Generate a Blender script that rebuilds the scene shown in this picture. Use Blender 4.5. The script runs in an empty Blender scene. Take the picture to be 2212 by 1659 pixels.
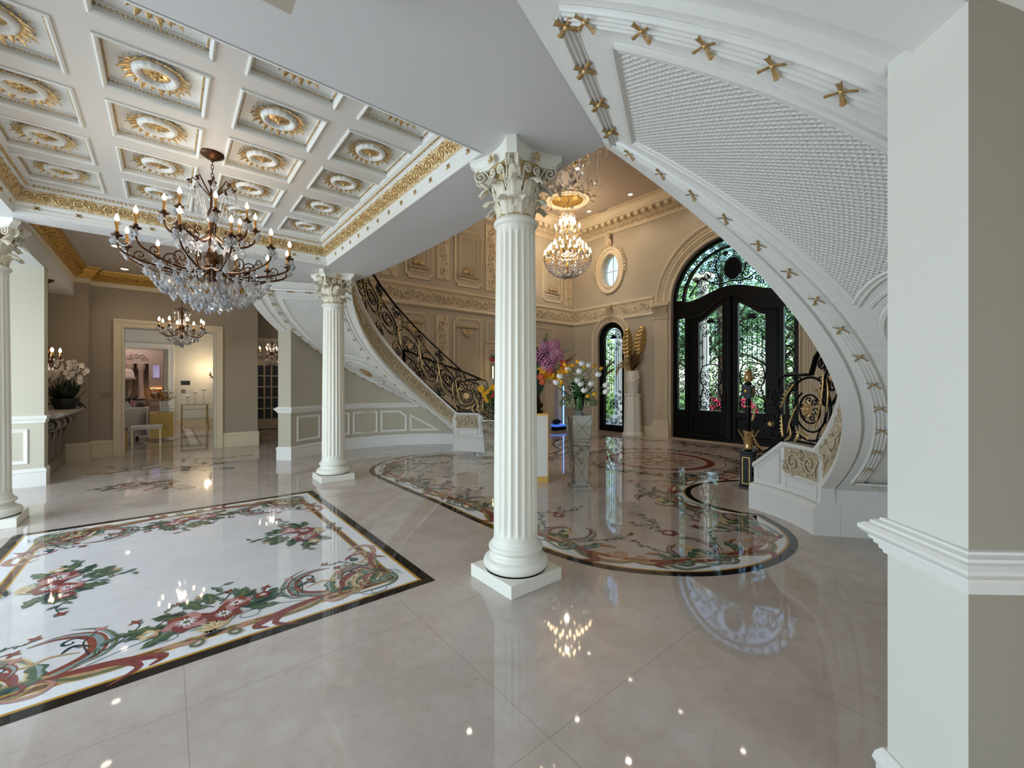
import bpy, bmesh, math, random
from math import sin, cos, pi, radians, sqrt, atan2, hypot
from mathutils import Vector, Matrix
random.seed(7)
SC = bpy.context.scene
COL = SC.collection
TH = radians(39.5)
# ---------------- camera, world, exposure, large lights ----------------
cam_data = bpy.data.cameras.new('camera')
cam = bpy.data.objects.new('camera', cam_data); COL.objects.link(cam)
cam.location = (0, 0, 1.5)
cam.rotation_euler = (pi/2, 0, -TH)
cam_data.sensor_width = 36.0
cam_data.lens = 36.0*905/2212
cam_data.clip_start = 0.05; cam_data.clip_end = 200
SC.camera = cam
SC.view_settings.view_transform = 'Standard'
SC.view_settings.look = 'None'
SC.view_settings.gamma = 1
SC.view_settings.use_curve_mapping = False
SC.view_settings.exposure = 0.3
SC.cycles.max_bounces = 7; SC.cycles.diffuse_bounces = 4; SC.cycles.glossy_bounces = 4
SC.cycles.transmission_bounces = 5; SC.cycles.transparent_max_bounces = 10
SC.cycles.sample_clamp_indirect = 4.0
SC.cycles.caustics_reflective = False; SC.cycles.caustics_refractive = False
world = bpy.data.worlds.new('sky'); SC.world = world; world.use_nodes = True
wn = world.node_tree; wn.nodes.clear()
wo = wn.nodes.new('ShaderNodeOutputWorld'); wb = wn.nodes.new('ShaderNodeBackground')
sky = wn.nodes.new('ShaderNodeTexSky'); sky.sky_type = 'NISHITA'; sky.sun_disc = False
sky.sun_elevation = radians(50); sky.sun_rotation = radians(200); sky.air_density = 1.0; sky.dust_density = 1.5
wn.links.new(sky.outputs[0], wb.inputs[0]); wn.links.new(wb.outputs[0], wo.inputs[0])
wb.inputs[1].default_value = 0.42

def lamp(name, kind, loc, energy, color=(1, 1, 1), size=None, size_y=None, rot=None, look=None, spread=None):
    d = bpy.data.lights.new(name, kind); d.energy = energy; d.color = color
    if kind == 'AREA':
        d.shape = 'RECTANGLE'; d.size = size; d.size_y = size_y or size
        if spread: d.spread = spread
    elif kind == 'SUN': d.angle = size or 0.01
    else: d.shadow_soft_size = size or 0.05
    o = bpy.data.objects.new(name, d); COL.objects.link(o); o.location = loc
    if look is not None:
        o.rotation_euler = (Vector(look)-Vector(loc)).to_track_quat('-Z', 'Y').to_euler()
    elif rot: o.rotation_euler = rot
    return o
DAY = (0.70, 0.86, 1.0)
lamp('daylight_west_window', 'AREA', (-4.6, 4.6, 1.7), 280, DAY, 5.8, 2.5, look=(0, 4.4, 1.5))
lamp('daylight_south_window', 'AREA', (-1.6, -4.1, 1.7), 34, DAY, 3.6, 2.4, look=(-1.2, 0, 1.5))
lamp('sunlight', 'SUN', (0, 0, 30), 3.2, (1, 0.96, 0.88), 0.01, rot=(radians(28), radians(-38), 0))

# ---------------- materials ----------------
def lin(c):
    if isinstance(c, str):
        c = [int(c[i:i+2], 16)/255 for i in (1, 3, 5)]
        return tuple((x/12.92 if x <= 0.04045 else ((x+0.055)/1.055)**2.4) for x in c)
    return tuple(c)
MATS = {}
def mat(name, color=(.8, .8, .8), rough=.5, metal=0., emit=None, estr=0., coat=0., trans=0., ior=1.45, alpha=1., noise=None, bump=None, spec=None):
    if name in MATS: return MATS[name]
    m = bpy.data.materials.new(name); m.use_nodes = True; MATS[name] = m
    nt = m.node_tree; b = nt.nodes['Principled BSDF']
    col = lin(color)
    b.inputs['Base Color'].default_value = (*col, 1)
    b.inputs['Roughness'].default_value = rough; b.inputs['Metallic'].default_value = metal
    b.inputs['Coat Weight'].default_value = coat; b.inputs['Coat Roughness'].default_value = 0.04
    b.inputs['Transmission Weight'].default_value = trans; b.inputs['IOR'].default_value = ior
    b.inputs['Alpha'].default_value = alpha
    if spec is not None: b.inputs['Specular IOR Level'].default_value = spec
    if emit: b.inputs['Emission Color'].default_value = (*lin(emit), 1); b.inputs['Emission Strength'].default_value = estr
    tc = nt.nodes.new('ShaderNodeTexCoord')
    def N(scale, detail=4., rough_=.55):
        n = nt.nodes.new('ShaderNodeTexNoise'); n.inputs['Scale'].default_value = scale
        n.inputs['Detail'].default_value = detail; n.inputs['Roughness'].default_value = rough_
        nt.links.new(tc.outputs['Object'], n.inputs['Vector']); return n
    if noise:  # (scale, color2, amount)
        n = N(noise[0]); r = nt.nodes.new('ShaderNodeValToRGB')
        r.color_ramp.elements[0].position = .5-noise[2]/2; r.color_ramp.elements[1].position = .5+noise[2]/2
        r.color_ramp.elements[0].color = (*col, 1); r.color_ramp.elements[1].color = (*lin(noise[1]), 1)
        nt.links.new(n.outputs[0], r.inputs[0]); nt.links.new(r.outputs[0], b.inputs['Base Color'])
    if bump:   # (scale, strength, distance)
        n = N(bump[0], 3); bp = nt.nodes.new('ShaderNodeBump'); bp.inputs['Strength'].default_value = bump[1]
        bp.inputs['Distance'].default_value = bump[2] if len(bump) > 2 else .01
        nt.links.new(n.outputs[0], bp.inputs['Height']); nt.links.new(bp.outputs[0], b.inputs['Normal'])
    if emit and estr > 0:
        m.cycles.emission_sampling = 'NONE'
    return m
white = mat('white_trim_paint', '#e9e8e2', .42)
colwhite = mat('column_white_paint', '#eceade', .4)
soffit_m = mat('soffit_paint', '#dcdcdc', .45, bump=(260, .05, .002))
wallm = mat('beige_wall_paint', '#beb4a2', .62, bump=(300, .08, .002))
wallw = mat('white_wall_paint', '#dedcd2', .6, bump=(300, .08, .002))
hallw = mat('hall_wall_paint', '#a39684', .65, bump=(300, .08, .002))
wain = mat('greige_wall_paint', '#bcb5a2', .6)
cream = mat('cream_moulding_paint', '#ddcfb4', .5)
ceilm = mat('ceiling_paint', '#d9d4cd', .5)
ceilrot = mat('rotunda_ceiling_paint', '#b5a698', .6)
hallceil = mat('hall_ceiling_paint', '#aaa297', .6)
gold = mat('gold_leaf', '#ecd09a', .27, .6, noise=(60, '#b98f52', .4), bump=(90, .25, .004))
goldy = mat('yellow_gold_leaf', '#d8b05e', .32, .6, noise=(40, '#a47a34', .5), bump=(70, .2, .004))
gilt = mat('gilt_carving', '#e6d9bd', .38, .25, noise=(45, '#b8923f', .35), bump=(60, .3, .004))
giltw = mat('cream_carving', '#e3d8c2', .45, .05, noise=(40, '#b99f72', .5), bump=(55, .35, .004))
capm = mat('antiqued_capital', '#f0ede2', .42, 0, noise=(34, '#d8c8a4', .5), bump=(80, .2, .003))
capg = mat('capital_ground', '#cdb98c', .42, .1, noise=(34, '#b3965c', .4), bump=(60, .4, .005))
iron = mat('black_iron', '#0a0a0c', .38, .6)
ironbr = mat('dark_bronze_iron', '#1a1210', .4, .6)
bronze = mat('aged_bronze', '#6b4c35', .38, 1., noise=(50, '#2a1c14', .5))
brass = mat('brass', '#b98b52', .3, 1.)
candle = mat('brass_candle_tube', '#c99a62', .35, .8)
blackm = mat('black_door_paint', '#040405', .35, spec=.25)
def clearglass(name, tint, a, rough=.03):
    m = bpy.data.materials.new(name); m.use_nodes = True; MATS[name] = m; nt = m.node_tree; nt.nodes.clear()
    o = nt.nodes.new('ShaderNodeOutputMaterial'); t = nt.nodes.new('ShaderNodeBsdfTransparent'); g = nt.nodes.new('ShaderNodeBsdfGlossy')
    mx = nt.nodes.new('ShaderNodeMixShader'); f = nt.nodes.new('ShaderNodeFresnel'); f.inputs[0].default_value = a
    t.inputs[0].default_value = (*lin(tint), 1); g.inputs['Roughness'].default_value = rough
    nt.links.new(f.outputs[0], mx.inputs[0]); nt.links.new(t.outputs[0], mx.inputs[1]); nt.links.new(g.outputs[0], mx.inputs[2]); nt.links.new(mx.outputs[0], o.inputs[0])
    return m
paneglass = clearglass('window_glass', '#eaf6f6', 1.35)
crystal = clearglass('cut_crystal', '#ffffff', 2.0, .04)
_nt = crystal.node_tree; _o = _nt.nodes['Material Output']; _src = _o.inputs[0].links[0].from_socket
_d = _nt.nodes.new('ShaderNodeBsdfDiffuse'); _d.inputs[0].default_value = (.95, .96, 1, 1); _t = _nt.nodes.new('ShaderNodeBsdfTranslucent'); _t.inputs[0].default_value = (.95, .96, 1, 1)
_a = _nt.nodes.new('ShaderNodeMixShader'); _a.inputs[0].default_value = .5; _m = _nt.nodes.new('ShaderNodeMixShader'); _m.inputs[0].default_value = .2
_nt.links.new(_d.outputs[0], _a.inputs[1]); _nt.links.new(_t.outputs[0], _a.inputs[2]); _nt.links.new(_src, _m.inputs[1]); _nt.links.new(_a.outputs[0], _m.inputs[2]); _nt.links.new(_m.outputs[0], _o.inputs[0])
vaseglass = clearglass('vase_glass', '#e8f4ee', 1.35)
bulb = mat('lit_bulb', '#fff2d8', .4, emit='#ffdfae', estr=14)
bulbw = mat('downlight_glow', '#fff2d8', .4, emit='#fff0d8', estr=10)
mirror = mat('mirror_glass', '#e6ebe8', .04, 1.)
def marble(name, base, vein, dark, tiles=True):
    m = bpy.data.materials.new(name); m.use_nodes = True; nt = m.node_tree; b = nt.nodes['Principled BSDF']; L = nt.links.new
    b.inputs['Roughness'].default_value = .035; b.inputs['Specular IOR Level'].default_value = .62
    tc = nt.nodes.new('ShaderNodeTexCoord')
    n1 = nt.nodes.new('ShaderNodeTexNoise'); n1.inputs['Scale'].default_value = 1.6; n1.inputs['Detail'].default_value = 8; n1.inputs['Roughness'].default_value = .62
    n2 = nt.nodes.new('ShaderNodeTexNoise'); n2.inputs['Scale'].default_value = 22; n2.inputs['Detail'].default_value = 6; n2.inputs['Roughness'].default_value = .7
    v = nt.nodes.new('ShaderNodeTexVoronoi'); v.inputs['Scale'].default_value = 9
    r1 = nt.nodes.new('ShaderNodeValToRGB'); e = r1.color_ramp.elements
    e[0].position = .38; e[0].color = (*lin(base), 1); e[1].position = .7; e[1].color = (*lin(vein), 1)
    r2 = nt.nodes.new('ShaderNodeValToRGB'); e = r2.color_ramp.elements
    e[0].position = .52; e[0].color = (1, 1, 1, 1); e[1].position = .72; e[1].color = (*lin(dark), 1)
    for n in (n1, n2, v): L(tc.outputs['Object'], n.inputs['Vector'])
    ad = nt.nodes.new('ShaderNodeMath'); ad.operation = 'MULTIPLY_ADD'; ad.inputs[1].default_value = .18
    L(v.outputs['Distance'], ad.inputs[0]); L(n1.outputs[0], ad.inputs[2])
    L(ad.outputs[0], r1.inputs[0]); L(n2.outputs[0], r2.inputs[0])
    mx = nt.nodes.new('ShaderNodeMix'); mx.data_type = 'RGBA'; mx.blend_type = 'MULTIPLY'; mx.inputs[0].default_value = .55
    L(r1.outputs[0], mx.inputs[6]); L(r2.outputs[0], mx.inputs[7])
    out = mx.outputs[2]
    if tiles:
        sp = nt.nodes.new('ShaderNodeSeparateXYZ'); L(tc.outputs['Object'], sp.inputs[0])
        lines = []
        for ax, off in ((0, .07), (1, .09)):
            a = nt.nodes.new('ShaderNodeMath'); a.operation = 'SUBTRACT'; a.inputs[1].default_value = off-.59; L(sp.outputs[ax], a.inputs[0])
            w = nt.nodes.new('ShaderNodeMath'); w.operation = 'PINGPONG'; w.inputs[1].default_value = .59; L(a.outputs[0], w.inputs[0])
            g = nt.nodes.new('ShaderNodeMath'); g.operation = 'GREATER_THAN'; g.inputs[1].default_value = .5885; L(w.outputs[0], g.inputs[0]); lines.append(g)
        mxx = nt.nodes.new('ShaderNodeMath'); mxx.operation = 'MAXIMUM'; L(lines[0].outputs[0], mxx.inputs[0]); L(lines[1].outputs[0], mxx.inputs[1])
        m2 = nt.nodes.new('ShaderNodeMix'); m2.data_type = 'RGBA'; L(mxx.outputs[0], m2.inputs[0]); L(out, m2.inputs[6]); m2.inputs[7].default_value = (*lin('#a09488'), 1)
        out = m2.outputs[2]
    L(out, b.inputs['Base Color']); MATS[name] = m
    return m
floorm = marble('polished_marble_floor', '#cdc4bc', '#bfb2a8', '#e6ded6')
fieldm = marble('white_marble_field', '#e4e2e2', '#dcd9d8', '#f2f0f0', False)
def stone(name, c, c2=None):
    return mat(name, c, .035, spec=.6, noise=(30, c2 or c, .5))
S_black = stone('inlay_black', '#1d1b1c', '#2b2826'); S_gold = stone('inlay_ochre', '#b5852c', '#c99a45')
S_white = stone('inlay_white', '#f0f1f2', '#e6e8ea'); S_brown = stone('inlay_brown', '#5e4238', '#7d5c4b')
S_olive = stone('inlay_olive', '#7d8163', '#5c6647'); S_tan = stone('inlay_tan', '#c4a47c', '#ad8c66')
S_rust = stone('inlay_rust', '#96594c', '#7d4238'); S_rose = stone('inlay_rose', '#c69a98', '#b07a78')
S_green = stone('inlay_green', '#3f5847', '#54705a'); S_teal = stone('inlay_teal', '#2c4650', '#1f353d')
S_cream = stone('inlay_cream', '#e0d3ac', '#d2bf8c'); S_sage = stone('inlay_sage', '#97a596', '#8296a0')
S_plum = stone('inlay_plum', '#7a3f42', '#8f4f50')
INL = [S_black, S_gold, S_white, S_brown, S_olive, S_tan, S_rust, S_rose, S_green, S_teal, S_cream, S_sage, S_plum]
(I_BLACK, I_GOLD, I_WHITE, I_BROWN, I_OLIVE, I_TAN, I_RUST, I_ROSE, I_GREEN, I_TEAL, I_CREAM, I_SAGE, I_PLUM) = range(13)
def weave():
    m = bpy.data.materials.new('basket_weave_relief'); m.use_nodes = True; nt = m.node_tree; b = nt.nodes['Principled BSDF']; L = nt.links.new
    b.inputs['Base Color'].default_value = (*lin('#e6e6e0'), 1); b.inputs['Roughness'].default_value = .5
    uv = nt.nodes.new('ShaderNodeUVMap'); mp = nt.nodes.new('ShaderNodeMapping'); mp.inputs['Rotation'].default_value = (0, 0, radians(45)); mp.inputs['Scale'].default_value = (46, 46, 46)
    L(uv.outputs[0], mp.inputs[0]); sp = nt.nodes.new('ShaderNodeSeparateXYZ'); L(mp.outputs[0], sp.inputs[0])
    def M(op, a, bb=None, c=None):
        n = nt.nodes.new('ShaderNodeMath'); n.operation = op
        for i, x in enumerate((a, bb, c)):
            if x is None: continue
            if isinstance(x, (int, float)): n.inputs[i].default_value = x
            else: L(x, n.inputs[i])
        return n.outputs[0]
    X, Y = sp.outputs[0], sp.outputs[1]
    px = M('MULTIPLY', X, 3.14159); py = M('MULTIPLY', Y, 3.14159)
    barx = M('ABSOLUTE', M('SINE', px)); bary = M('ABSOLUTE', M('SINE', py))
    # over/under basket weave of round rods
    sel = M('GREATER_THAN', M('MULTIPLY', M('SINE', px), M('SINE', py)), 0.)
    hx = M('MULTIPLY', barx, M('MULTIPLY_ADD', bary, .5, .5)); hy = M('MULTIPLY', bary, M('MULTIPLY_ADD', barx, .5, .5))
    a = M('POWER', barx, .5); c = M('POWER', bary, .35)
    h1 = M('MULTIPLY', a, M('MULTIPLY_ADD', sel, .8, .2)); h2 = M('MULTIPLY', M('MULTIPLY', barx, bary), M('SUBTRACT', 1., sel))
    h = M('MAXIMUM', h1, M('MULTIPLY', h2, 1.0))
    h = M('MULTIPLY', h, c)
    bp = nt.nodes.new('ShaderNodeBump'); bp.inputs['Strength'].default_value = .55; bp.inputs['Distance'].default_value = .012
    L(h, bp.inputs['Height']); L(bp.outputs[0], b.inputs['Normal'])
    return m
weavem = weave()

# ---------------- mesh helpers ----------------
class MB:
    def __init__(s): s.v = []; s.f = []; s.m = []; s.uv = None; s.sm = []
    def add(s, vs, fs, mi=0, smooth=True):
        o = len(s.v); s.v.extend([tuple(p) for p in vs]); s.f.extend([tuple(i+o for i in f) for f in fs])
        s.m.extend([mi]*len(fs)); s.sm.extend([smooth]*len(fs)); return s
    def box(s, x0, y0, z0, x1, y1, z1, mi=0):
        v = [(x0, y0, z0), (x1, y0, z0), (x1, y1, z0), (x0, y1, z0), (x0, y0, z1), (x1, y0, z1), (x1, y1, z1), (x0, y1, z1)]
        return s.add(v, [(0, 3, 2, 1), (4, 5, 6, 7), (0, 1, 5, 4), (1, 2, 6, 5), (2, 3, 7, 6), (3, 0, 4, 7)], mi, False)
    def obox(s, c, ux, uy, uz, mi=0):
        c, ux, uy, uz = map(Vector, (c, ux, uy, uz)); v = []
        for k in (-1, 1):
            for a, b in ((-1, -1), (1, -1), (1, 1), (-1, 1)): v.append(c+ux*a+uy*b+uz*k)
        return s.add(v, [(0, 3, 2, 1), (4, 5, 6, 7), (0, 1, 5, 4), (1, 2, 6, 5), (2, 3, 7, 6), (3, 0, 4, 7)], mi, False)
    def grid(s, P, ci=False, cj=False, mi=0, smooth=True):
        n, k = len(P), len(P[0]); o = [p for r in P for p in r]; f = []
        for i in range(n if ci else n-1):
            for j in range(k if cj else k-1):
                a, b = i*k+j, i*k+(j+1) % k; i2 = (i+1) % n
                f.append((a, b, i2*k+(j+1) % k, i2*k+j))
        return s.add(o, f, mi, smooth)
    def tube(s, path, r, n=6, closed=False, mi=0, up=None, flat=1.0, cap=True):
        P = [Vector(p) for p in path]; N = len(P)
        if N < 2: return s
        rr = r if isinstance(r, (list, tuple)) else [r]*N
        T = []
        for i in range(N):
            a = P[(i-1) % N] if (closed or i > 0) else P[i]; b = P[(i+1) % N] if (closed or i < N-1) else P[i]
            t = (b-a); T.append(t.normalized() if t.length > 1e-9 else Vector((0, 0, 1)))
        u = Vector(up) if up else (Vector((0, 0, 1)) if abs(T[0].z) < .9 else Vector((1, 0, 0)))
        rows = []
        for i in range(N):
            if not up or abs(Vector(up).normalized().dot(T[i])) > .98: pass
            else: u = Vector(up)
            nrm = (u-T[i]*u.dot(T[i]))
            if nrm.length < 1e-6: nrm = T[i].orthogonal()
            nrm.normalize(); u = nrm; bn = T[i].cross(nrm)
            rows.append([P[i]+(nrm*cos(2*pi*k/n)*flat+bn*sin(2*pi*k/n))*rr[i] for k in range(n)])
        s.grid(rows, closed, True, mi)
        if cap and not closed:
            s.add(rows[0], [tuple(range(n))], mi); s.add(rows[-1], [tuple(reversed(range(n)))], mi)
        return s
    def lathe(s, prof, n=24, c=(0, 0, 0), mi=0, a0=0, a1=2*pi, flute=None, cap=True):
        full = abs(a1-a0-2*pi) < 1e-6; K = n if full else n+1; rows = []
        for (r, z) in prof:
            rows.append([(c[0]+r*cos(a0+(a1-a0)*k/n), c[1]+r*sin(a0+(a1-a0)*k/n), c[2]+z) for k in range(K)])
        s.grid(rows, False, full, mi)
        if cap and full:
            if prof[0][0] > 1e-4: s.add(rows[0], [tuple(range(K))], mi)
            if prof[-1][0] > 1e-4: s.add(rows[-1], [tuple(reversed(range(K)))], mi)
        return s
    def ball(s, c, r, n=8, m=6, mi=0, sc=(1, 1, 1)):
        rows = []
        for i in range(m+1):
            t = pi*i/m
            rows.append([(c[0]+sc[0]*r*max(sin(t), .001)*cos(2*pi*k/n), c[1]+sc[1]*r*max(sin(t), .001)*sin(2*pi*k/n), c[2]-sc[2]*r*cos(t)) for k in range(n)])
        return s.grid(rows, False, True, mi)
    def prism(s, poly, z0, z1, mi=0):
        n = len(poly); v = [(x, y, z0) for x, y in poly]+[(x, y, z1) for x, y in poly]
        f = [tuple(reversed(range(n))), tuple(range(n, 2*n))]+[(i, (i+1) % n, n+(i+1) % n, n+i) for i in range(n)]
        return s.add(v, f, mi, False)
    def sweep(s, path, prof, closed=False, mi=0, z=0, side=1, smooth=False):
        """profile (offset, height) swept along a plan polyline with mitred corners; positive offset = left of travel * side"""
        N = len(path); rows = []
        for i in range(N):
            p = Vector(path[i]).to_2d(); a = Vector(path[(i-1) % N]).to_2d() if (closed or i > 0) else None; b = Vector(path[(i+1) % N]).to_2d() if (closed or i < N-1) else None
            n1 = n2 = None
            if a is not None: d = (p-a).normalized(); n1 = Vector((-d.y, d.x))
            if b is not None: d = (b-p).normalized(); n2 = Vector((-d.y, d.x))
            if n1 is None: m = n2
            elif n2 is None: m = n1
            else:
                m = (n1+n2); L = m.length
                m = m/L if L > 1e-6 else n1; m = m/max(.3, m.dot(n1))
            rows.append([(p.x+m.x*o*side, p.y+m.y*o*side, z+h) for o, h in prof])
        s.grid(rows, closed, False, mi, smooth)
        if not closed and len(prof) > 2:
            s.add(rows[0], [tuple(range(len(prof)))], mi, False); s.add(rows[-1], [tuple(reversed(range(len(prof))))], mi, False)
        return s
    def xf(s, fn): s.v = [tuple(fn(p)) for p in s.v]; return s
    def merge(s, o, fn=None):
        k = len(s.v); s.v.extend([tuple(fn(p)) if fn else p for p in o.v]); s.f.extend([tuple(i+k for i in f) for f in o.f]); s.m.extend(o.m); s.sm.extend(o.sm); return s
    def mesh(s, name, mats, off=(0, 0, 0)):
        me = bpy.data.meshes.new(name)
        ox, oy, oz = off
        me.from_pydata([(x-ox, y-oy, z-oz) for x, y, z in s.v], [], s.f)
        for m in (mats if isinstance(mats, (list, tuple)) else [mats]): me.materials.append(m)
        me.polygons.foreach_set('material_index', s.m); me.polygons.foreach_set('use_smooth', s.sm)
        if s.uv:
            l = me.uv_layers.new(name='UVMap')
            for p in me.polygons:
                for li in p.loop_indices: l.data[li].uv = s.uv[me.loops[li].vertex_index]
        me.update(); return me
    def build(s, name, mats, parent=None, kind=None, world=False, fix=True):
        off = (0, 0, 0)
        if parent is not None and world:
            q = parent; off = [0, 0, 0]
            while q is not None: off = [off[i]+q.location[i] for i in range(3)]; q = q.parent
        me = s.mesh(name, mats, off)
        if fix:
            bm = bmesh.new(); bm.from_mesh(me); bmesh.ops.recalc_face_normals(bm, faces=bm.faces); bm.to_mesh(me); bm.free()
        o = bpy.data.objects.new(name, me); COL.objects.link(o)
        if parent is not None: o.parent = parent
        if kind: o['kind'] = kind
        return o
def thing(name, label, cat, loc=(0, 0, 0), rotz=0, group=None):
    o = bpy.data.objects.new(name, None); COL.objects.link(o); o.empty_display_size = .1
    o.location = loc; o.rotation_euler = (0, 0, rotz); return tag(o, label, cat, group)
def tag(o, label, cat=None, group=None, kind=None):
    o['label'] = label
    if cat: o['category'] = cat
    if group: o['group'] = group
    if kind: o['kind'] = kind
    return o
def dup(root, loc, rotz=0, label=None, group=None):
    def rec(o, par):
        c = o.copy(); COL.objects.link(c); c.parent = par
        for ch in list(o.children): rec(ch, c)
        return c
    r = rec(root, None); r.location = loc; r.rotation_euler = (0, 0, rotz)
    if label: r['label'] = label
    if group: r['group'] = group
    return r
def bevel(o, w=.004, seg=2):
    md = o.modifiers.new('bevel', 'BEVEL'); md.width = w; md.segments = seg; md.limit_method = 'ANGLE'; md.angle_limit = radians(40); return o
def holed(name, outer, holes, thick, fn, mats, parent=None, kind=None):
    """flat polygon with holes, extruded; fn maps (u, v, w) to world"""
    cu = bpy.data.curves.new(name, 'CURVE'); cu.dimensions = '2D'; cu.fill_mode = 'BOTH'; cu.extrude = thick/2
    for ring in [outer]+holes:
        sp = cu.splines.new('POLY'); sp.points.add(len(ring)-1)
        for i, (x, y) in enumerate(ring): sp.points[i].co = (x, y, 0, 1)
        sp.use_cyclic_u = True
    t = bpy.data.objects.new('tmp', cu); COL.objects.link(t); bpy.context.view_layer.update()
    me = bpy.data.meshes.new_from_object(t.evaluated_get(bpy.context.evaluated_depsgraph_get()))
    bpy.data.objects.remove(t); bpy.data.curves.remove(cu)
    for v in me.vertices: v.co = fn(v.co.x, v.co.y, v.co.z+thick/2)
    me.name = name; me.materials.clear()
    for m in (mats if isinstance(mats, (list, tuple)) else [mats]): me.materials.append(m)
    for p in me.polygons: p.use_smooth = False; p.material_index = 0
    bm = bmesh.new(); bm.from_mesh(me); bmesh.ops.remove_doubles(bm, verts=bm.verts, dist=1e-5); bmesh.ops.recalc_face_normals(bm, faces=bm.faces); bm.to_mesh(me); bm.free()
    o = bpy.data.objects.new(name, me); COL.objects.link(o)
    if parent is not None:
        me.transform(Matrix.Translation(-Vector(parent.location))); o.parent = parent
    if kind: o['kind'] = kind
    return o
def arc(cx, cy, r, a0, a1, n, ry=None):
    ry = ry or r
    return [(cx+r*cos(radians(a0+(a1-a0)*i/n)), cy+ry*sin(radians(a0+(a1-a0)*i/n))) for i in range(n+1)]
def spiral(cx, cy, r0, turns, a0, d=1, n=26, r1=.12, e=1.0):
    """from the outside inwards"""
    out = []
    for i in range(n+1):
        t = i/n; r = r0*(1-(1-r1)*t**e); a = a0+d*2*pi*turns*t; out.append((cx+r*cos(a), cy+r*sin(a)))
    return out
def bez(p0, p1, p2, p3, n=10):
    return [tuple((1-t)**3*a+3*(1-t)**2*t*b+3*(1-t)*t*t*c+t**3*d for a, b, c, d in zip(p0, p1, p2, p3)) for t in [i/n for i in range(n+1)]]
def crom(pts, k=6, closed=False):
    """smooth curve through points"""
    P = [tuple(p) for p in pts]; N = len(P); out = []
    R = range(N if closed else N-1)
    for i in R:
        p1, p2 = P[i], P[(i+1) % N]
        p0 = P[(i-1) % N] if (closed or i > 0) else p1; p3 = P[(i+2) % N] if (closed or i < N-2) else p2
        for j in range(k):
            t = j/k
            out.append(tuple(.5*((2*b)+(-a+c)*t+(2*a-5*b+4*c-d)*t*t+(-a+3*b-3*c+d)*t**3) for a, b, c, d in zip(p0, p1, p2, p3)))
    if not closed: out.append(P[-1])
    return out
def leafblob(mb, O, U, V, N, L, W, mi=0, curl=.2, n=5, lobes=0):
    """small carved leaf: along U from O, width V, raised along N"""
    O, U, V, N = map(Vector, (O, U, V, N)); rows = []
    for i in range(n+1):
        t = i/n; w = W*sin(pi*min(1, t*.92+.08))**.8*(1+.25*lobes*abs(sin(t*pi*lobes)) if lobes else 1)*.5
        c = O+U*(L*t)+N*(curl*L*t*t)
        rows.append([c-V*w, c-V*w*.5+N*W*.14, c+N*W*.04, c+V*w*.5+N*W*.14, c+V*w])
    mb.grid(rows, mi=mi)
def vine(mb, O, U, V, N, L, H, mi=0, r=.006, step=None, leaf=True, bead=True):
    """running acanthus scroll relief in the rectangle O + U*[0,L] + V*[-H/2,H/2]"""
    O, U, V, N = map(Vector, (O, U, V, N)); step = step or H*1.15; k = max(1, int(round(L/step))); step = L/k
    F = lambda x, y, z=0: O+U*x+V*y+N*z
    for i in range(k):
        s = 1 if i % 2 else -1; cx = (i+.5)*step; cy = -s*H*.03; R = H*.36
        sp = spiral(cx, cy, R, 1.35, (pi if s > 0 else pi)+0, -s, 16, .14)
        pts = [(cx-step*.62, -s*H*.26), (cx-step*.56, s*H*.0-s*H*.12)]+sp
        mb.tube([F(x, y, r*.6) for x, y in pts], [r*1.1]*3+[r*1.35]*(len(pts)-9)+[r*(1.3-.1*q) for q in range(6)], 4, mi=mi, cap=False)
        if leaf:
            for q in range(5):      # small secondary tendrils and filling leaves
                a = -s*(pi/2)+(q-2)*.5; p = (cx+H*.02+R*1.02*cos(a), cy+R*1.02*sin(a)); d = a+(q-2)*.35
                leafblob(mb, F(*p, 0), U*cos(d)+V*sin(d), U*-sin(d)+V*cos(d), N, H*.17, H*.1, mi, .1, 2)
            e2 = (cx+step*.5, -s*H*.30); mb.tube([F(e2[0]+x, e2[1]+y, r*.5) for x, y in spiral(0, 0, H*.14, 1.2, pi/2, s, 10, .2)], r*.9, 4, mi=mi, cap=False)
            for q in range(4):
                a = pi-s*(0.55+q*1.25); p = (cx+R*cos(a), cy+R*sin(a)); d = a-s*.9
                uu = U*cos(d)+V*sin(d); vv = U*-sin(d)+V*cos(d)
                leafblob(mb, F(*p, r*.4), uu, vv, N, H*.2, H*.12, mi, .15, 3)
        if bead:
            c = F(cx, cy, r); mb.ball(c, R*.2, 6, 4, mi)
def frame_rect(mb, O, U, V, N, w, h, t=.035, d=.016, mi=0, notch=0):
    """picture-frame moulding around the rectangle O..O+U*w+V*h"""
    O, U, V, N = map(Vector, (O, U, V, N))
    if notch:
        c = notch; ring = []
        for (x, y, sx, sy) in ((0, 0, 1, 1), (w, 0, -1, 1), (w, h, -1, -1), (0, h, 1, -1)):
            a = [(x, y+sy*c), (x+sx*c*.45, y+sy*c), (x+sx*c, y+sy*c*.45), (x+sx*c, y)]
            ring += a if sx*sy > 0 else a[::-1]
    else: ring = [(0, 0), (w, 0), (w, h), (0, h)]
    m = MB(); m.sweep(ring, [(-t/2, 0), (-t/2, d*.6), (-t*.3, d), (t*.1, d*.75), (t*.3, d*.45), (t/2, d*.4), (t/2, 0)], True, mi)
    mb.merge(m, lambda p: O+U*p[0]+V*p[1]+N*p[2])
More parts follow.
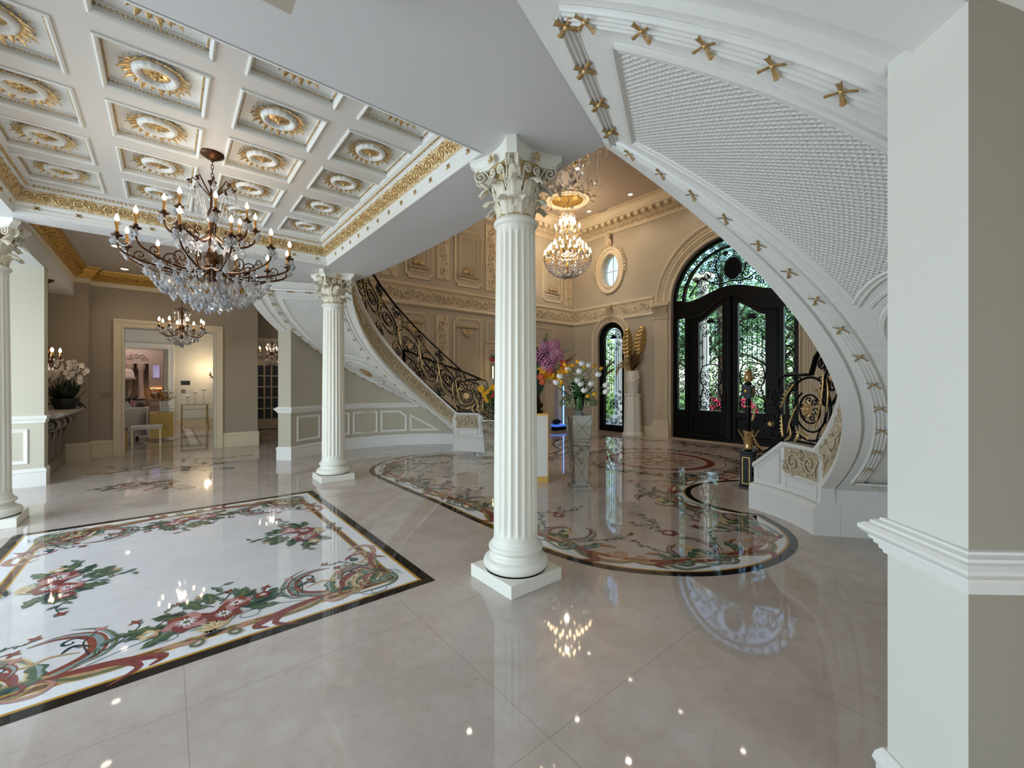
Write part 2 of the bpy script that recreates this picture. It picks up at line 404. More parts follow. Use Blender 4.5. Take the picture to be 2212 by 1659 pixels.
# ---------------- stair plan (right stair; the left one mirrors about Y0) ----------------
Y0 = 4.70; CX, CY = 3.98, 2.48; RI = 1.62
def zu(a):
    t = radians(a-205); return 3.109-1.508*t+.03*t*t
def rw(a):
    u = (cos(radians(a)), sin(radians(a))); d = (3.657-CX, 2.178-CY); b = u[0]*d[0]+u[1]*d[1]
    return b+sqrt(b*b-(d[0]**2+d[1]**2)+2.594**2)
def SP(a, r, z, left=False):
    x = CX+r*cos(radians(a)); y = CY+r*sin(radians(a))
    return (x, 2*Y0-y if left else y, z)
def mir(p): return (p[0], 2*Y0-p[1]) + tuple(p[2:])

# ---------------- floor ----------------
b = MB(); b.box(-5.2, -4.6, -.05, 11.0, 24, 0); b.build('floor', floorm, kind='structure')
# ---------------- landing slab / low soffit ----------------
land = [SP(201, 1.63, 0)[:2]]
land += [(2.41+.18*(1-((y-Y0)/2.78)**2), y) for y in [1.92+i*(7.48-1.92)/20 for i in range(1, 20)]]
land += [mir(SP(201, 1.63, 0)[:2])]
outR = [SP(a, rw(a)+.27, 0)[:2] for a in range(265, 200, -4)]
outR.append(SP(200.6, rw(200.6)+.27, 0)[:2])
outL = [mir(p) for p in outR[::-1]]
slab = [(-5.2, -4.6), (4.0, -4.6), (4.0, -.75)]+outR+land+outL[:3]+[(1.0, 8.1), (1.0, 6.78), (-1.4, 6.78), (-1.4, 12.9), (-5.2, 12.9)]
hole = [(-1.2, 2.57), (1.82, 2.57), (1.82, 6.45), (-1.2, 6.45)]
holed('ceiling_soffit', slab, [hole], .34, lambda u, v, w: (u, v, 3.23+w), soffit_m, kind='structure')
b = MB(); b.box(-5.2, -4.6, 3.0, .39, 1.885, 3.229); b.build('ceiling_dropped_bulkhead', wallm, kind='structure')
b = MB(); b.box(.39, -4.6, 3.19, .42, 1.915, 3.229); b.box(-5.2, 1.885, 3.19, .39, 1.915, 3.229); b.build('trim_bulkhead', white, kind='structure')
# ---------------- coffered ceiling plane ----------------
CXS = [-.79, -.055, .685, 1.415]; CYS = [2.965, 3.715, 4.455, 5.215, 5.965]; CW, CH = .53, .535
holes = []
for x in CXS:
    for y in CYS:
        x0, x1 = max(-1.05, x-CW/2), min(1.69, x+CW/2)
        holes.append([(x0, y-CH/2), (x1, y-CH/2), (x1, y+CH/2), (x0, y+CH/2)])
holed('ceiling_coffered', [(-1.3, 2.5), (1.9, 2.5), (1.9, 6.52), (-1.3, 6.52)], holes, .02, lambda u, v, w: (u, v, 3.55+w), ceilm, kind='structure')
# crown around the coffered field
ring = [(-1.2, 2.57), (1.82, 2.57), (1.82, 6.45), (-1.2, 6.45)]
prof = [(-.012, -.003), (.006, -.003), (.006, .012), (.008, .02), (.008, .05), (.014, .055), (.014, .085), (.03, .10), (.035, .115), (.095, .235), (.10, .245), (.11, .25), (.115, .285), (.14, .30), (.14, .32)]
b = MB(); b.sweep(ring, prof, True, 0, 3.23)
cr = b.build('trim_coffer_crown', white, kind='structure')
b = MB(); b.sweep(ring, [(.037, .118), (.097, .236)], True, 0, 3.228); b.xf(lambda p: (p[0], p[1], p[2]-.001)); b.build('gilded_ground', mat('gilt_ground', '#e6d7b4', .4, .1, noise=(50, '#b9975a', .3), bump=(70, .6, .01)), cr)
b = MB()
nrm = Vector((0, 0, 1))
sides = [((-1.2, 2.57), (1, 0), (0, 1), 3.02), ((1.82, 2.57), (0, 1), (-1, 0), 3.88), ((1.82, 6.45), (-1, 0), (0, -1), 3.02), ((-1.2, 6.45), (0, -1), (1, 0), 3.88)]
for (o, u, inn, L) in sides:
    U = Vector((*u, 0)); I = Vector((*inn, 0)); V = (I*.06+Vector((0, 0, .12))).normalized(); Nn = (I*.12-Vector((0, 0, .06))).normalized()
    O = Vector((*o, 3.23))+I*.068+Vector((0, 0, .18))+U*.07
    vine(b, O, U, V, Nn, L-.14, .125, r=.0078, step=.115)
    for k in range(int((L-.2)/.034)):       # egg and dart cresting
        p = O+U*(k*.034+.03)+I*.052+Vector((0, 0, .088)); b.ball(p, .0115, 5, 4)
b.build('gilded_frieze', gold, cr)
b = MB()
for (o, u, inn, L) in sides:
    U = Vector((*u, 0)); I = Vector((*inn, 0))
    for k in range(int(L/.3)):
        p = Vector((*o, 3.305))+I*.018+U*(k*.3+.15)
        for d in (-1, 1):
            b.obox(p, (U+Vector((0, 0, d*.9))).normalized()*.026, (U*-.6+Vector((0, 0, d*.6))).normalized()*.006, I*.006)
b.build('ribbon_bow', gold, cr)

# ---------------- hall ceiling and its gilded crown ----------------
b = MB(); b.box(-1.7, 6.5, 3.8, 1.19, 13.0, 3.85); b.box(1.19, 9.98, 3.8, 4.0, 13.0, 3.85); b.build('ceiling_hall', hallceil, kind='structure')
hring = [(-1.4, 6.78), (1.0, 6.78), (1.0, 8.1), (1.9, 8.6), (2.6, 12.62), (1.74, 12.62), (1.74, 12.0), (-1.2, 12.0), (-1.2, 11.75), (-1.4, 11.75)]
b = MB(); b.box(2.6, 9.99, 0, 2.7, 12.6, 3.8)
b.build('wall_hall_east', wallm, kind='structure')
b = MB(); b.sweep([(1.0, 6.78), (-1.4, 6.78), (-1.4, 11.75), (-1.2, 11.75), (-1.2, 12.0), (1.74, 12.0), (1.74, 12.6), (2.6, 12.6)], [(0, -.30), (.012, -.30), (.012, -.25), (.03, -.235), (.03, -.21)], False, 0, 3.8, side=-1)
hc = b.build('trim_hall_crown', cream, kind='structure')
b = MB(); b.sweep([(1.0, 6.78), (-1.4, 6.78), (-1.4, 11.75), (-1.2, 11.75), (-1.2, 12.0), (1.74, 12.0), (1.74, 12.6), (2.6, 12.6)], [(.03, -.21), (.05, -.205), (.15, -.07), (.16, -.05), (.19, -.04), (.2, 0)], False, 0, 3.8, side=-1)
for (o, u, inn, L) in (((-1.2, 12.0), (1, 0), (0, -1), 2.9), ((-1.4, 6.9), (0, 1), (1, 0), 4.8)):
    U = Vector((*u, 0)); I = Vector((*inn, 0)); V = (I*.1+Vector((0, 0, .135))).normalized(); Nn = (I*.135-Vector((0, 0, .1))).normalized()
    vine(b, Vector((*o, 3.8))+I*.1+Vector((0, 0, -.137)), U, V, Nn, L, .14, r=.009)
b.build('gilded_frieze', goldy, hc)
# ---------------- hall walls ----------------
def wall_box(name, x0, y0, x1, y1, z0, z1, m=wallm):
    q = MB(); q.box(x0, y0, z0, x1, y1, z1); return q.build(name, m, kind='structure')
# rear wall with the cased opening
holed('wall_rear', [(-1.2, 0), (-.70, 0), (-.70, 2.70), (.87, 2.70), (.87, 0), (1.74, 0), (1.74, 3.8), (-1.2, 3.8)], [], .3, lambda u, v, w: (u, 12.0+w, v), hallw, kind='structure')
wall_box('wall_rear_left', -5.0, 11.75, -1.2, 12.3, 0, 3.8, hallw)
wall_box('wall_rear_return', 1.74-.25, 12.3, 1.74, 12.6, 0, 3.8)
holed('wall_hall_far', [(1.49, 0), (1.80, 0), (1.80, 2.62), (2.50, 2.62), (2.50, 0), (4, 0), (4, 3.8), (1.49, 3.8)], [], .15, lambda u, v, w: (u, 12.62+w, v), hallw, kind='structure')
wall_box('wall_fireplace', -2.15, 9.45, -1.95, 11.8, 0, 3.25, hallw)
pil = wall_box('wall_pier', -5.2, 9.2, -1.40, 9.45, 0, 3.24, mat('pier_wall_paint', '#c9c5b2', .6))
# casings and bases
def casing(name, path, w=.115, d=.04, fn=None, m=cream, parent=None, kind='structure'):
    q = MB(); q.sweep(path, [(0, 0), (0, d*.55), (w*.12, d*.7), (w*.2, d*.45), (w*.55, d*.55), (w*.62, d*.85), (w*.9, d), (w, d*.8), (w, 0)], False, 0, 0, side=1)
    q.xf(fn); return q.build(name, m, parent, kind)
casing('trim_opening', [(-.70, 0), (-.70, 2.70), (.87, 2.70), (.87, 0)], .16, .05, lambda p: (p[0], 12.0-p[2], p[1]))
b = MB(); b.box(-.71, 12.0, 0, -.69, 12.32, 2.70); b.box(.86, 12.0, 0, .88, 12.32, 2.70); b.box(-.71, 12.0, 2.69, .88, 12.32, 2.71); b.build('trim_opening_jamb', wallw, kind='structure')
casing('trim_hall_door', [(1.80, 0), (1.80, 2.62), (2.50, 2.62), (2.50, 0)], .08, .03, lambda p: (p[0], 12.62-p[2], p[1]))
BP = [(0, 0), (.022, 0), (.022, .20), (.03, .215), (.024, .24), (.01, .262), (0, .262)]
def base(name, path, side=1, h=1.0, m=cream, parent=None):
    q = MB(); q.sweep(path, [(o, z*h) for o, z in BP], False, 0, 0, side=side); return q.build(name, m, parent, None if parent else 'structure')
base('baseboard_rear_right', [(1.03, 12.0), (1.74, 12.0), (1.74, 12.6)], -1, 1.3)
base('baseboard_rear_left', [(-1.95, 11.75), (-1.2, 11.75), (-1.2, 12.0), (-.86, 12.0)], -1, 1.3)
base('baseboard_pier', [(-5.2, 9.2), (-1.40, 9.2), (-1.40, 9.45)], -1, 1, white)
RAIL = [(0, .925), (.008, .927), (.010, .937), (.016, .940), (.018, .952), (.026, .956), (.028, .966), (.036, .970), (.037, .980), (.050, .990), (.058, 1.000), (.058, 1.010), (.046, 1.020), (.034, 1.024), (.033, 1.032), (.016, 1.038), (.014, 1.045), (0, 1.047)]
b = MB(); b.sweep([(-5.2, 9.2), (-1.40, 9.2), (-1.40, 9.45)], [(0, .925), (.012, .93), (.012, .965), (.022, .975), (.03, 1.0), (.03, 1.03), (0, 1.045)], False, side=-1); b.build('trim_pier_rail', white, kind='structure')
b = MB(); frame_rect(b, (-3.2, 9.2, .36), (1, 0, 0), (0, 0, 1), (0, -1, 0), 1.62, .46, .05, .02); b.build('trim_pier_panel', white, kind='structure')
# ---------------- living room beyond the opening ----------------
b = MB(); b.box(-4, 12.3, 3.55, 3, 24, 3.6); b.build('ceiling_living', ceilm, kind='structure')
holed('wall_living', [(-4, 0), (-2.0, 0), (-2.0, 2.72), (.04, 2.72), (.04, 0), (3, 0), (3, 3.6), (-4, 3.6)], [], .2, lambda u, v, w: (u, 19+w, v), wallw, kind='structure')
casing('trim_living_opening', [(-2.0, 0), (-2.0, 2.72), (.04, 2.72), (.04, 0)], .18, .05, lambda p: (p[0], 19-p[2], p[1]), white)
wall_box('wall_living_east', 1.40, 13.4, 1.5, 19, 0, 3.6, wallw); wall_box('wall_kitchen_back', -4, 22.6, 3, 22.7, 0, 3.6); wall_box('wall_living_west', -4.1, 12.3, -4, 24, 0, 3.6, wallw)
base('baseboard_living', [(.22, 19), (1.4, 19), (1.4, 13.4)], -1, 1)
b = MB()
b.box(-4, 18.93, 3.30, 1.40, 19, 3.55); b.box(1.30, 13.4, 3.30, 1.40, 19, 3.55)
b.build('trim_living_crown', white, kind='structure')
b = MB()
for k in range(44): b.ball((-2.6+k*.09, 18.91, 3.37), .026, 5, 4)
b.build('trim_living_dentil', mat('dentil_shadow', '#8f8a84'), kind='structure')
# ---------------- walls with windows behind the camera ----------------
holed('wall_west', [(-4.5, 0), (9.2, 0), (9.2, 3.3), (-4.5, 3.3)], [[(1.7, .35), (7.5, .35), (7.5, 3.0), (1.7, 3.0)]], .15, lambda u, v, w: (-4.7+w, u, v), wallw, kind='structure')
holed('wall_south', [(-4.7, 0), (5, 0), (5, 3.3), (-4.7, 3.3)], [[(-3.4, .35), (.2, .35), (.2, 3.0), (-3.4, 3.0)]], .15, lambda u, v, w: (u, -4.2+w, v), wallw, kind='structure')
wall_box('wall_south_east', 4.9, -4.2, 5.05, -.6, 0, 3.3, wallw)
for i, (f, L0) in enumerate((((lambda u, v, w: (-4.66+w, u, v)), (1.7, 7.5)), ((lambda u, v, w: (u, -4.16+w, v)), (-3.4, .2)))):
    q = MB(); a, c = L0
    for k in range(4): x = a+(c-a)*k/3; q.box(x-.03, .35, 0, x+.03, 3.0, .06)
    for z in (.35, 2.3, 2.97): q.box(a, z-.03, 0, c, z+.03, .06)
    q.xf(lambda p, f=f: f(*p)); q.build('window_%d' % (i+1), white, kind='structure')
# ---------------- rotunda shell ----------------
ell = [(8.27+.34*cos(t), 5.10+.53*sin(t)) for t in [2*pi*k/40 for k in range(40)]]
ell2 = [(2*4.65-x, y) for x, y in ell]
nwin = [(8.75, .0), (8.75, 2.93)]+arc(8.23, 2.93, .52, 0, 180, 16)[1:-1]+[(7.71, 2.93), (7.71, .0)]
nwin2 = [(2*4.65-x, y) for x, y in nwin][::-1]
door_arch = [(6.18, 0), (6.18, 3.72)]+arc(4.65, 3.72, 1.53, 0, 180, 36)[1:-1]+[(3.12, 3.72), (3.12, 0)]
outer = [(9.98, 0)]+nwin+door_arch+nwin2+[(-.6, 0), (-.6, 6.9), (9.98, 6.9)]
holed('wall_front', outer, [ell, ell2], .3, lambda u, v, w: (10.85+w, u, v), wallm, kind='structure')
wall_box('wall_left', 3.0, 9.8, 10.85, 9.98, 0, 6.9); wall_box('wall_right', 3.9, -.6, 10.85, -.42, 0, 6.9)
wall_box('wall_upper_west', 1.02, -.6, 1.2, 9.98, 3.58, 6.9); wall_box('wall_upper_left', 1.2, 9.8, 3.0, 9.98, 3.58, 6.9); wall_box('wall_upper_right', 1.2, -.6, 3.9, -.42, 3.3, 6.9)
b = MB(); b.box(1.0, -.6, 6.85, 11.2, 10.0, 6.95); b.build('ceiling_rotunda', ceilrot, kind='structure')
cp = [(1.2, 9.8), (10.85, 9.8), (10.85, -.42)]
b = MB(); b.sweep(cp, [(0, -.62), (.04, -.62), (.05, -.58), (.07, -.56), (.07, -.40), (.09, -.39), (.09, -.29), (.31, -.285), (.31, -.16), (.34, -.12), (.42, -.07), (.44, -.03), (.44, 0)], False, 0, 6.85, side=-1)
rc = b.build('trim_rotunda_crown', cream, kind='structure')
b = MB()
for (o, u, inn, L) in (((4.2, 9.8), (1, 0), (0, -1), 6.6), ((10.85, 9.75), (0, -1), (-1, 0), 6.5)):
    U = Vector((*u, 0)); I = Vector((*inn, 0))
    vine(b, Vector((*o, 6.37))+I*.07, U, Vector((0, 0, 1)), I, L, .14, r=.010)
    for k in range(int(L/.052)): b.ball(Vector((*o, 6.80))+I*.425+U*(k*.052), .026, 5, 3, 1)
    for k in range(int(L/.075)): b.ball(Vector((*o, 6.452))+I*.08+U*(k*.06), .016, 4, 3, 1)
b.build('crown_carving', [giltw, gilt], rc)
b = MB()
for (o, u, inn, L) in (((4.2, 9.8), (1, 0), (0, -1), 6.3), ((10.85, 9.55), (0, -1), (-1, 0), 6.3)):
    U = Vector((*u, 0)); I = Vector((*inn, 0))
    for k in range(int(L/.24)): b.obox(Vector((*o, 6.515))+I*.185+U*(k*.24), U*.062, I*.096, Vector((0, 0, .048)))
b.build('modillion', cream, rc)
# frieze band at mid height
for nm, path, segs in (('trim_frieze_left', [(3.2, 9.8), (10.85, 9.8), (10.85, 6.73)], None), ('trim_frieze_right', [(10.85, 2.57), (10.85, -.42), (5, -.42)], None)):
    b = MB(); b.sweep(path, [(0, 3.50), (.035, 3.50), (.045, 3.54), (.025, 3.58), (.025, 3.93), (.04, 3.95), (.06, 3.98), (.06, 4.03), (.03, 4.05), (0, 4.05)], False, side=-1)
    t = b.build(nm, cream, kind='structure')
    b = MB()
    if nm.endswith('left'):
        vine(b, (3.3, 9.775, 3.755), (1, 0, 0), (0, 0, 1), (0, -1, 0), 7.5, .33, r=.014, step=.3); vine(b, (10.825, 9.77, 3.755), (0, -1, 0), (0, 0, 1), (-1, 0, 0), 3.0, .33, r=.014)
    else: vine(b, (10.825, 2.5, 3.755), (0, -1, 0), (0, 0, 1), (-1, 0, 0), 2.9, .33, r=.014)
    b.build('frieze_carving', giltw, t)
base('baseboard_left', [(5.6, 9.8), (7.0, 9.8)], -1, 1); base('baseboard_corner', [(10.2, 9.8), (10.85, 9.8), (10.85, 9.05)], -1, 1); base('baseboard_front', [(10.85, 7.4), (10.85, 6.75)], -1, 1)
base('baseboard_front_right', [(10.85, 2.55), (10.85, 1.9)], -1, 1)
# arched door surround, narrow window surround, oval surround
def arch_path(c, hw, spring, z0, n=28): return [(c+hw, z0)]+[(c+hw, spring)]+arc(c, spring, hw, 0, 180, n)[1:-1]+[(c-hw, spring), (c-hw, z0)]
FX = lambda p: (10.85-p[2], p[0], p[1])
b = MB(); b.sweep(arch_path(4.65, 1.53, 3.72, 0, 36), [(0, 0), (0, .05), (.03, .06), (.04, .035), (.12, .035), (.13, .06), (.16, .065), (.165, 0)], False, 0, 0, side=-1); b.xf(FX)
b.build('trim_door_arch_inner', cream, kind='structure')
b = MB(); b.sweep(arc(4.65, 3.72, 1.70, 1.5, 178.5, 42), [(0, 0), (0, .07), (.03, .08), (.05, .05), (.20, .05), (.22, .08), (.26, .10), (.29, .09), (.30, 0)], False, 0, 0, side=-1); b.xf(FX)
ta = b.build('trim_door_arch', cream, kind='structure')
b = MB()
for k in range(46):
    a = 4+k*172/45; c = (4.65+1.83*cos(radians(a)), 3.72+1.83*sin(radians(a)))
    T = Vector((0, -sin(radians(a)), cos(radians(a)))); R = Vector((0, cos(radians(a)), sin(radians(a))))
    P = Vector((10.80, c[0], c[1])); leafblob(b, P-T*.05, T, R, (-1, 0, 0), .11, .1, 0, .1, 4); b.ball(P, .02, 5, 4)
for s in (1, -1):
    vine(b, (10.815, 4.65+s*1.61, .35), (0, 0, 1), (0, 1, 0), (-1, 0, 0), 3.3, .075, r=.008)
b.build('arch_carving', giltw, ta)
b = MB(); b.sweep(arch_path(8.23, .52, 2.93, 0, 20), [(0, 0), (0, .05), (.03, .06), (.05, .04), (.14, .04), (.16, .07), (.20, .08), (.22, .07), (.22, 0)], False, 0, 0, side=-1); b.xf(FX)
tb = b.build('trim_window_arch', cream, kind='structure')
b = MB()
for s in (1, -1): vine(b, (10.81, 8.23+s*.615, .1), (0, 0, 1), (0, 1, 0), (-1, 0, 0), 2.8, .075, r=.008)
for k in range(19):
    a = 5+k*170/18; T = Vector((0, -sin(radians(a)), cos(radians(a)))); R = Vector((0, cos(radians(a)), sin(radians(a))))
    P = Vector((10.81, 8.23, 2.93))+R*.615; leafblob(b, P-T*.03, T, R, (-1, 0, 0), .09, .075, 0, .1, 4)
leafblob(b, (10.80, 8.23, 3.5), (0, 0, 1), (0, 1, 0), (-1, 0, 0), .42, .2, 0, .35, 6); b.ball((10.74, 8.23, 3.92), .08, 8, 6); b.ball((10.76, 8.23, 3.60), .05, 8, 6)
b.build('arch_carving', giltw, tb)
b = MB(); b.sweep([(8.27+.34*cos(t), 5.10+.53*sin(t)) for t in [2*pi*k/48 for k in range(48)]], [(-.02, -.12), (-.02, .03), (.02, .05), (.05, .035), (.10, .035), (.13, .06), (.19, .07), (.21, .05), (.21, 0)], True, 0, 0, side=-1); b.xf(FX)
tc_ = b.build('trim_oval_window', cream, kind='structure')
b = MB()
for k in range(11):
    for s in (1, -1):
        t = pi/2-s*(.25+k*.14); P = Vector((10.80, 8.27+.58*cos(t), 5.10+.77*sin(t))); d = Vector((0, s*-1*-sin(t)*-.5, cos(t)*-s*.5)); R = Vector((0, cos(t), sin(t)))
        leafblob(b, P-R*.03, (R+Vector((0, -sin(t)*-s*.8, cos(t)*-s*.8))).normalized(), Vector((0, -sin(t), cos(t))), (-1, 0, 0), .11, .08, 0, .3, 4); b.ball(P, .018, 5, 4)
leafblob(b, (10.80, 8.27, 5.80), (0, 0, 1), (0, 1, 0), (-1, 0, 0), .38, .22, 0, .4, 6); b.ball((10.74, 8.27, 6.17), .10, 8, 6, 0, (.8, 1.2, .8)); b.ball((10.76, 8.27, 5.92), .06, 8, 6)
b.build('oval_carving', giltw, tc_)
# fluted pilasters at the door
for i, yc in enumerate((6.465, 2.835)):
    t = thing('pilaster', 'fluted cream pilaster with carved capital %s' % ('on the window side of the arched entry doors' if i == 0 else 'beyond the arched entry doors, behind the railing'), 'pilaster', (10.85, yc, 0))
    q = MB(); q.box(-.13, -.27, 0, 0, .27, .34); q.box(-.11, -.25, .34, 0, .25, .40); q.box(-.10, -.235, .40, 0, .235, .46); q.build('pedestal', cream, t)
    q = MB(); q.box(-.06, -.2, .46, 0, .2, 3.34)
    for k in range(7): y = -.165+k*.055; q.box(-.075, y-.012, .95, -.06, y+.012, 3.25)
    for k in range(7): y = -.165+k*.055; q.box(-.085, y-.014, .5, -.06, y+.014, .93)
    q.build('shaft', cream, t)
    q = MB(); q.box(-.09, -.23, 3.34, 0, .23, 3.38); q.box(-.07, -.19, 3.38, 0, .19, 3.7); q.box(-.13, -.26, 3.70, 0, .26, 3.80)
    for k in range(5): leafblob(q, (-.07, -.18+k*.09, 3.38), (0, 0, 1), (0, 1, 0), (-1, 0, 0), .17, .1, 0, .4, 5)
    for k in range(4): leafblob(q, (-.07, -.135+k*.09, 3.46), (0, 0, 1), (0, 1, 0), (-1, 0, 0), .2, .1, 0, .4, 5)
    for s in (-1, 1): q.tube([(-.10, s*.17+x, 3.64+y) for x, y in spiral(0, 0, .06, 1.3, pi/2, -s, 14)], .012, 5)
    q.build('capital', giltw, t)
# wall panels on the left wall
def wp(x0, x1, z0, z1, notch=.07, t=.05, d=.02):
    q = MB(); frame_rect(q, (x0, 9.8, z0), (1, 0, 0), (0, 0, 1), (0, -1, 0), x1-x0, z1-z0, t, d, notch=notch); return q
def panel_set(x0, x1, z0, z1, orn, label):
    w = x1-x0
    t = thing('wall_panel', label, 'wall panel', ((x0+x1)/2, 9.8, z0)); T = Matrix.Translation((-(x0+x1)/2, -9.8, -z0))
    q = wp(x0, x1, z0, z1, .09, .06, .025); q.merge(wp(x0+.14, x1-.14, z0+.18, z1-.18, 0, .03, .018)); q.xf(lambda p: T @ Vector(p)); q.build('panel_moulding', cream, t)
    q = MB(); zc = {'low': z0+.27, 'high': z1-.42}[orn]; xm = (x0+x1)/2; s = 1 if orn == 'low' else -1
    if orn == 'high': zc = z1-.22
    q.tube([(x0+.1, 9.77, zc), (x1-.1, 9.77, zc)], .018, 6); q.ball((x0+.1, 9.77, zc), .03, 6, 5); q.ball((x1-.1, 9.77, zc), .03, 6, 5)
    for k in range(7):
        a = pi*(k+.5)/7; d = Vector((cos(a), 0, sin(a)*s)); leafblob(q, Vector((xm, 9.78, zc+s*.08))+d*.03, d, Vector((-d.z, 0, d.x)), (0, -1, 0), .17, .08, 0, .2, 4)
    q.ball((xm, 9.76, zc+s*.1), .04, 7, 5)
    for e in (-1, 1): q.tube([(xm+e*.16+x, 9.775, zc+s*.07+y) for x, y in spiral(0, 0, .06, 1.2, pi/2, e, 12)], .010, 5)
    q.xf(lambda p: T @ Vector(p)); q.build('cartouche', gilt, t)
for x0, x1, what in ((4.62, 5.36, 'nearest the stair'), (6.07, 6.93, 'beside the tall candle'), (9.36, 10.24, 'by the oval window corner')):
    panel_set(x0, x1, 4.22, 5.75, 'low', 'tall cream moulded panel above the frieze, %s' % what)
for x0, x1, what in ((4.45, 5.22, 'behind the stair railing'), (6.02, 6.93, 'left of the fireplace surround')):
    panel_set(x0, x1, 1.35, 3.3, 'high', 'tall cream moulded panel below the frieze, %s' % what)
for x0, x1, z0, z1, what in ((4.0, 4.4, 4.15, 5.9, 'above the frieze beside the landing'), (5.5, 5.88, 4.28, 5.9, 'above the frieze between two tall panels'), (7.08, 7.5, 4.2, 6.1, 'above the frieze behind the fluted column'), (10.36, 10.74, 4.15, 5.9, 'above the frieze in the room corner'), (5.47, 5.85, 1.55, 3.32, 'below the frieze above the stair railing')):
    t = thing('carved_wall_strip', 'narrow relief strip of scrolling leaves, %s' % what, 'wall ornament', ((x0+x1)/2, 9.8, z0))
    w = x1-x0
    q = MB(); q.box(-w/2, -.02, 0, w/2, 0, z1-z0); q.build('backing', cream, t)
    q = MB(); vine(q, (0, -.02, .06), (0, 0, 1), (1, 0, 0), (0, -1, 0), z1-z0-.12, w*.8, r=.012); q.build('relief', giltw, t)
b = wp(7.12, 9.85, 2.72, 3.3, 0, .05, .02); b.build('trim_left_wall_panel', cream, kind='structure')
# ---------------- curved stairs ----------------
def helix(a0, a1, step=2.0):
    n = max(2, int(abs(a1-a0)/step)); return [a0+(a1-a0)*i/n for i in range(n+1)]
def topz(a):        # top of the inner stringer
    if a < 309: return zu(a)+.56-.0012*(a-240 if a > 240 else 0)
    if a < 312: return .87+(zu(309)+.478-.87)*(312-a)/3
    if a < 331: return .85
    return .85-.31*(a-331)/14
def railz(a):
    if a < 317: return zu(a)+1.66-.0022*(a-243 if a > 243 else 0)
    return max(1.60, 0)
def bow_at(a, r, z, left, parent, N=(0, 0, -1), sc=1.0, along=None):
    """little gold crossed ribbon on the reeds"""
    P = Vector(SP(a, r, z, left)); A = Vector(SP(a+1, r, z if along is None else zu(a+1)-(zu(a)-z), left))
    U = (A-P).normalized(); W = Vector(N).normalized(); V = U.cross(W).normalized()
    q = MB()
    for d in (-1, 1):
        c = [P+W*.016*sc+(U*x*.036+V*x*.038*d)*sc+W*(abs(x)*.01) for x in (-1, -.5, 0, .5, 1)]
        D = (U+V*.9*d).normalized(); E = D.cross(W)
        rows = [[p-E*.009*sc*(.6+.7*abs(x)), p+W*.006*sc, p+E*.009*sc*(.6+.7*abs(x))] for p, x in zip(c, (-1, -.5, 0, .5, 1))]
        q.grid(rows)
    q.ball(P+W*.018*sc, .009*sc, 6, 4)
    return q.build('ribbon_bow', gold, parent, world=True)
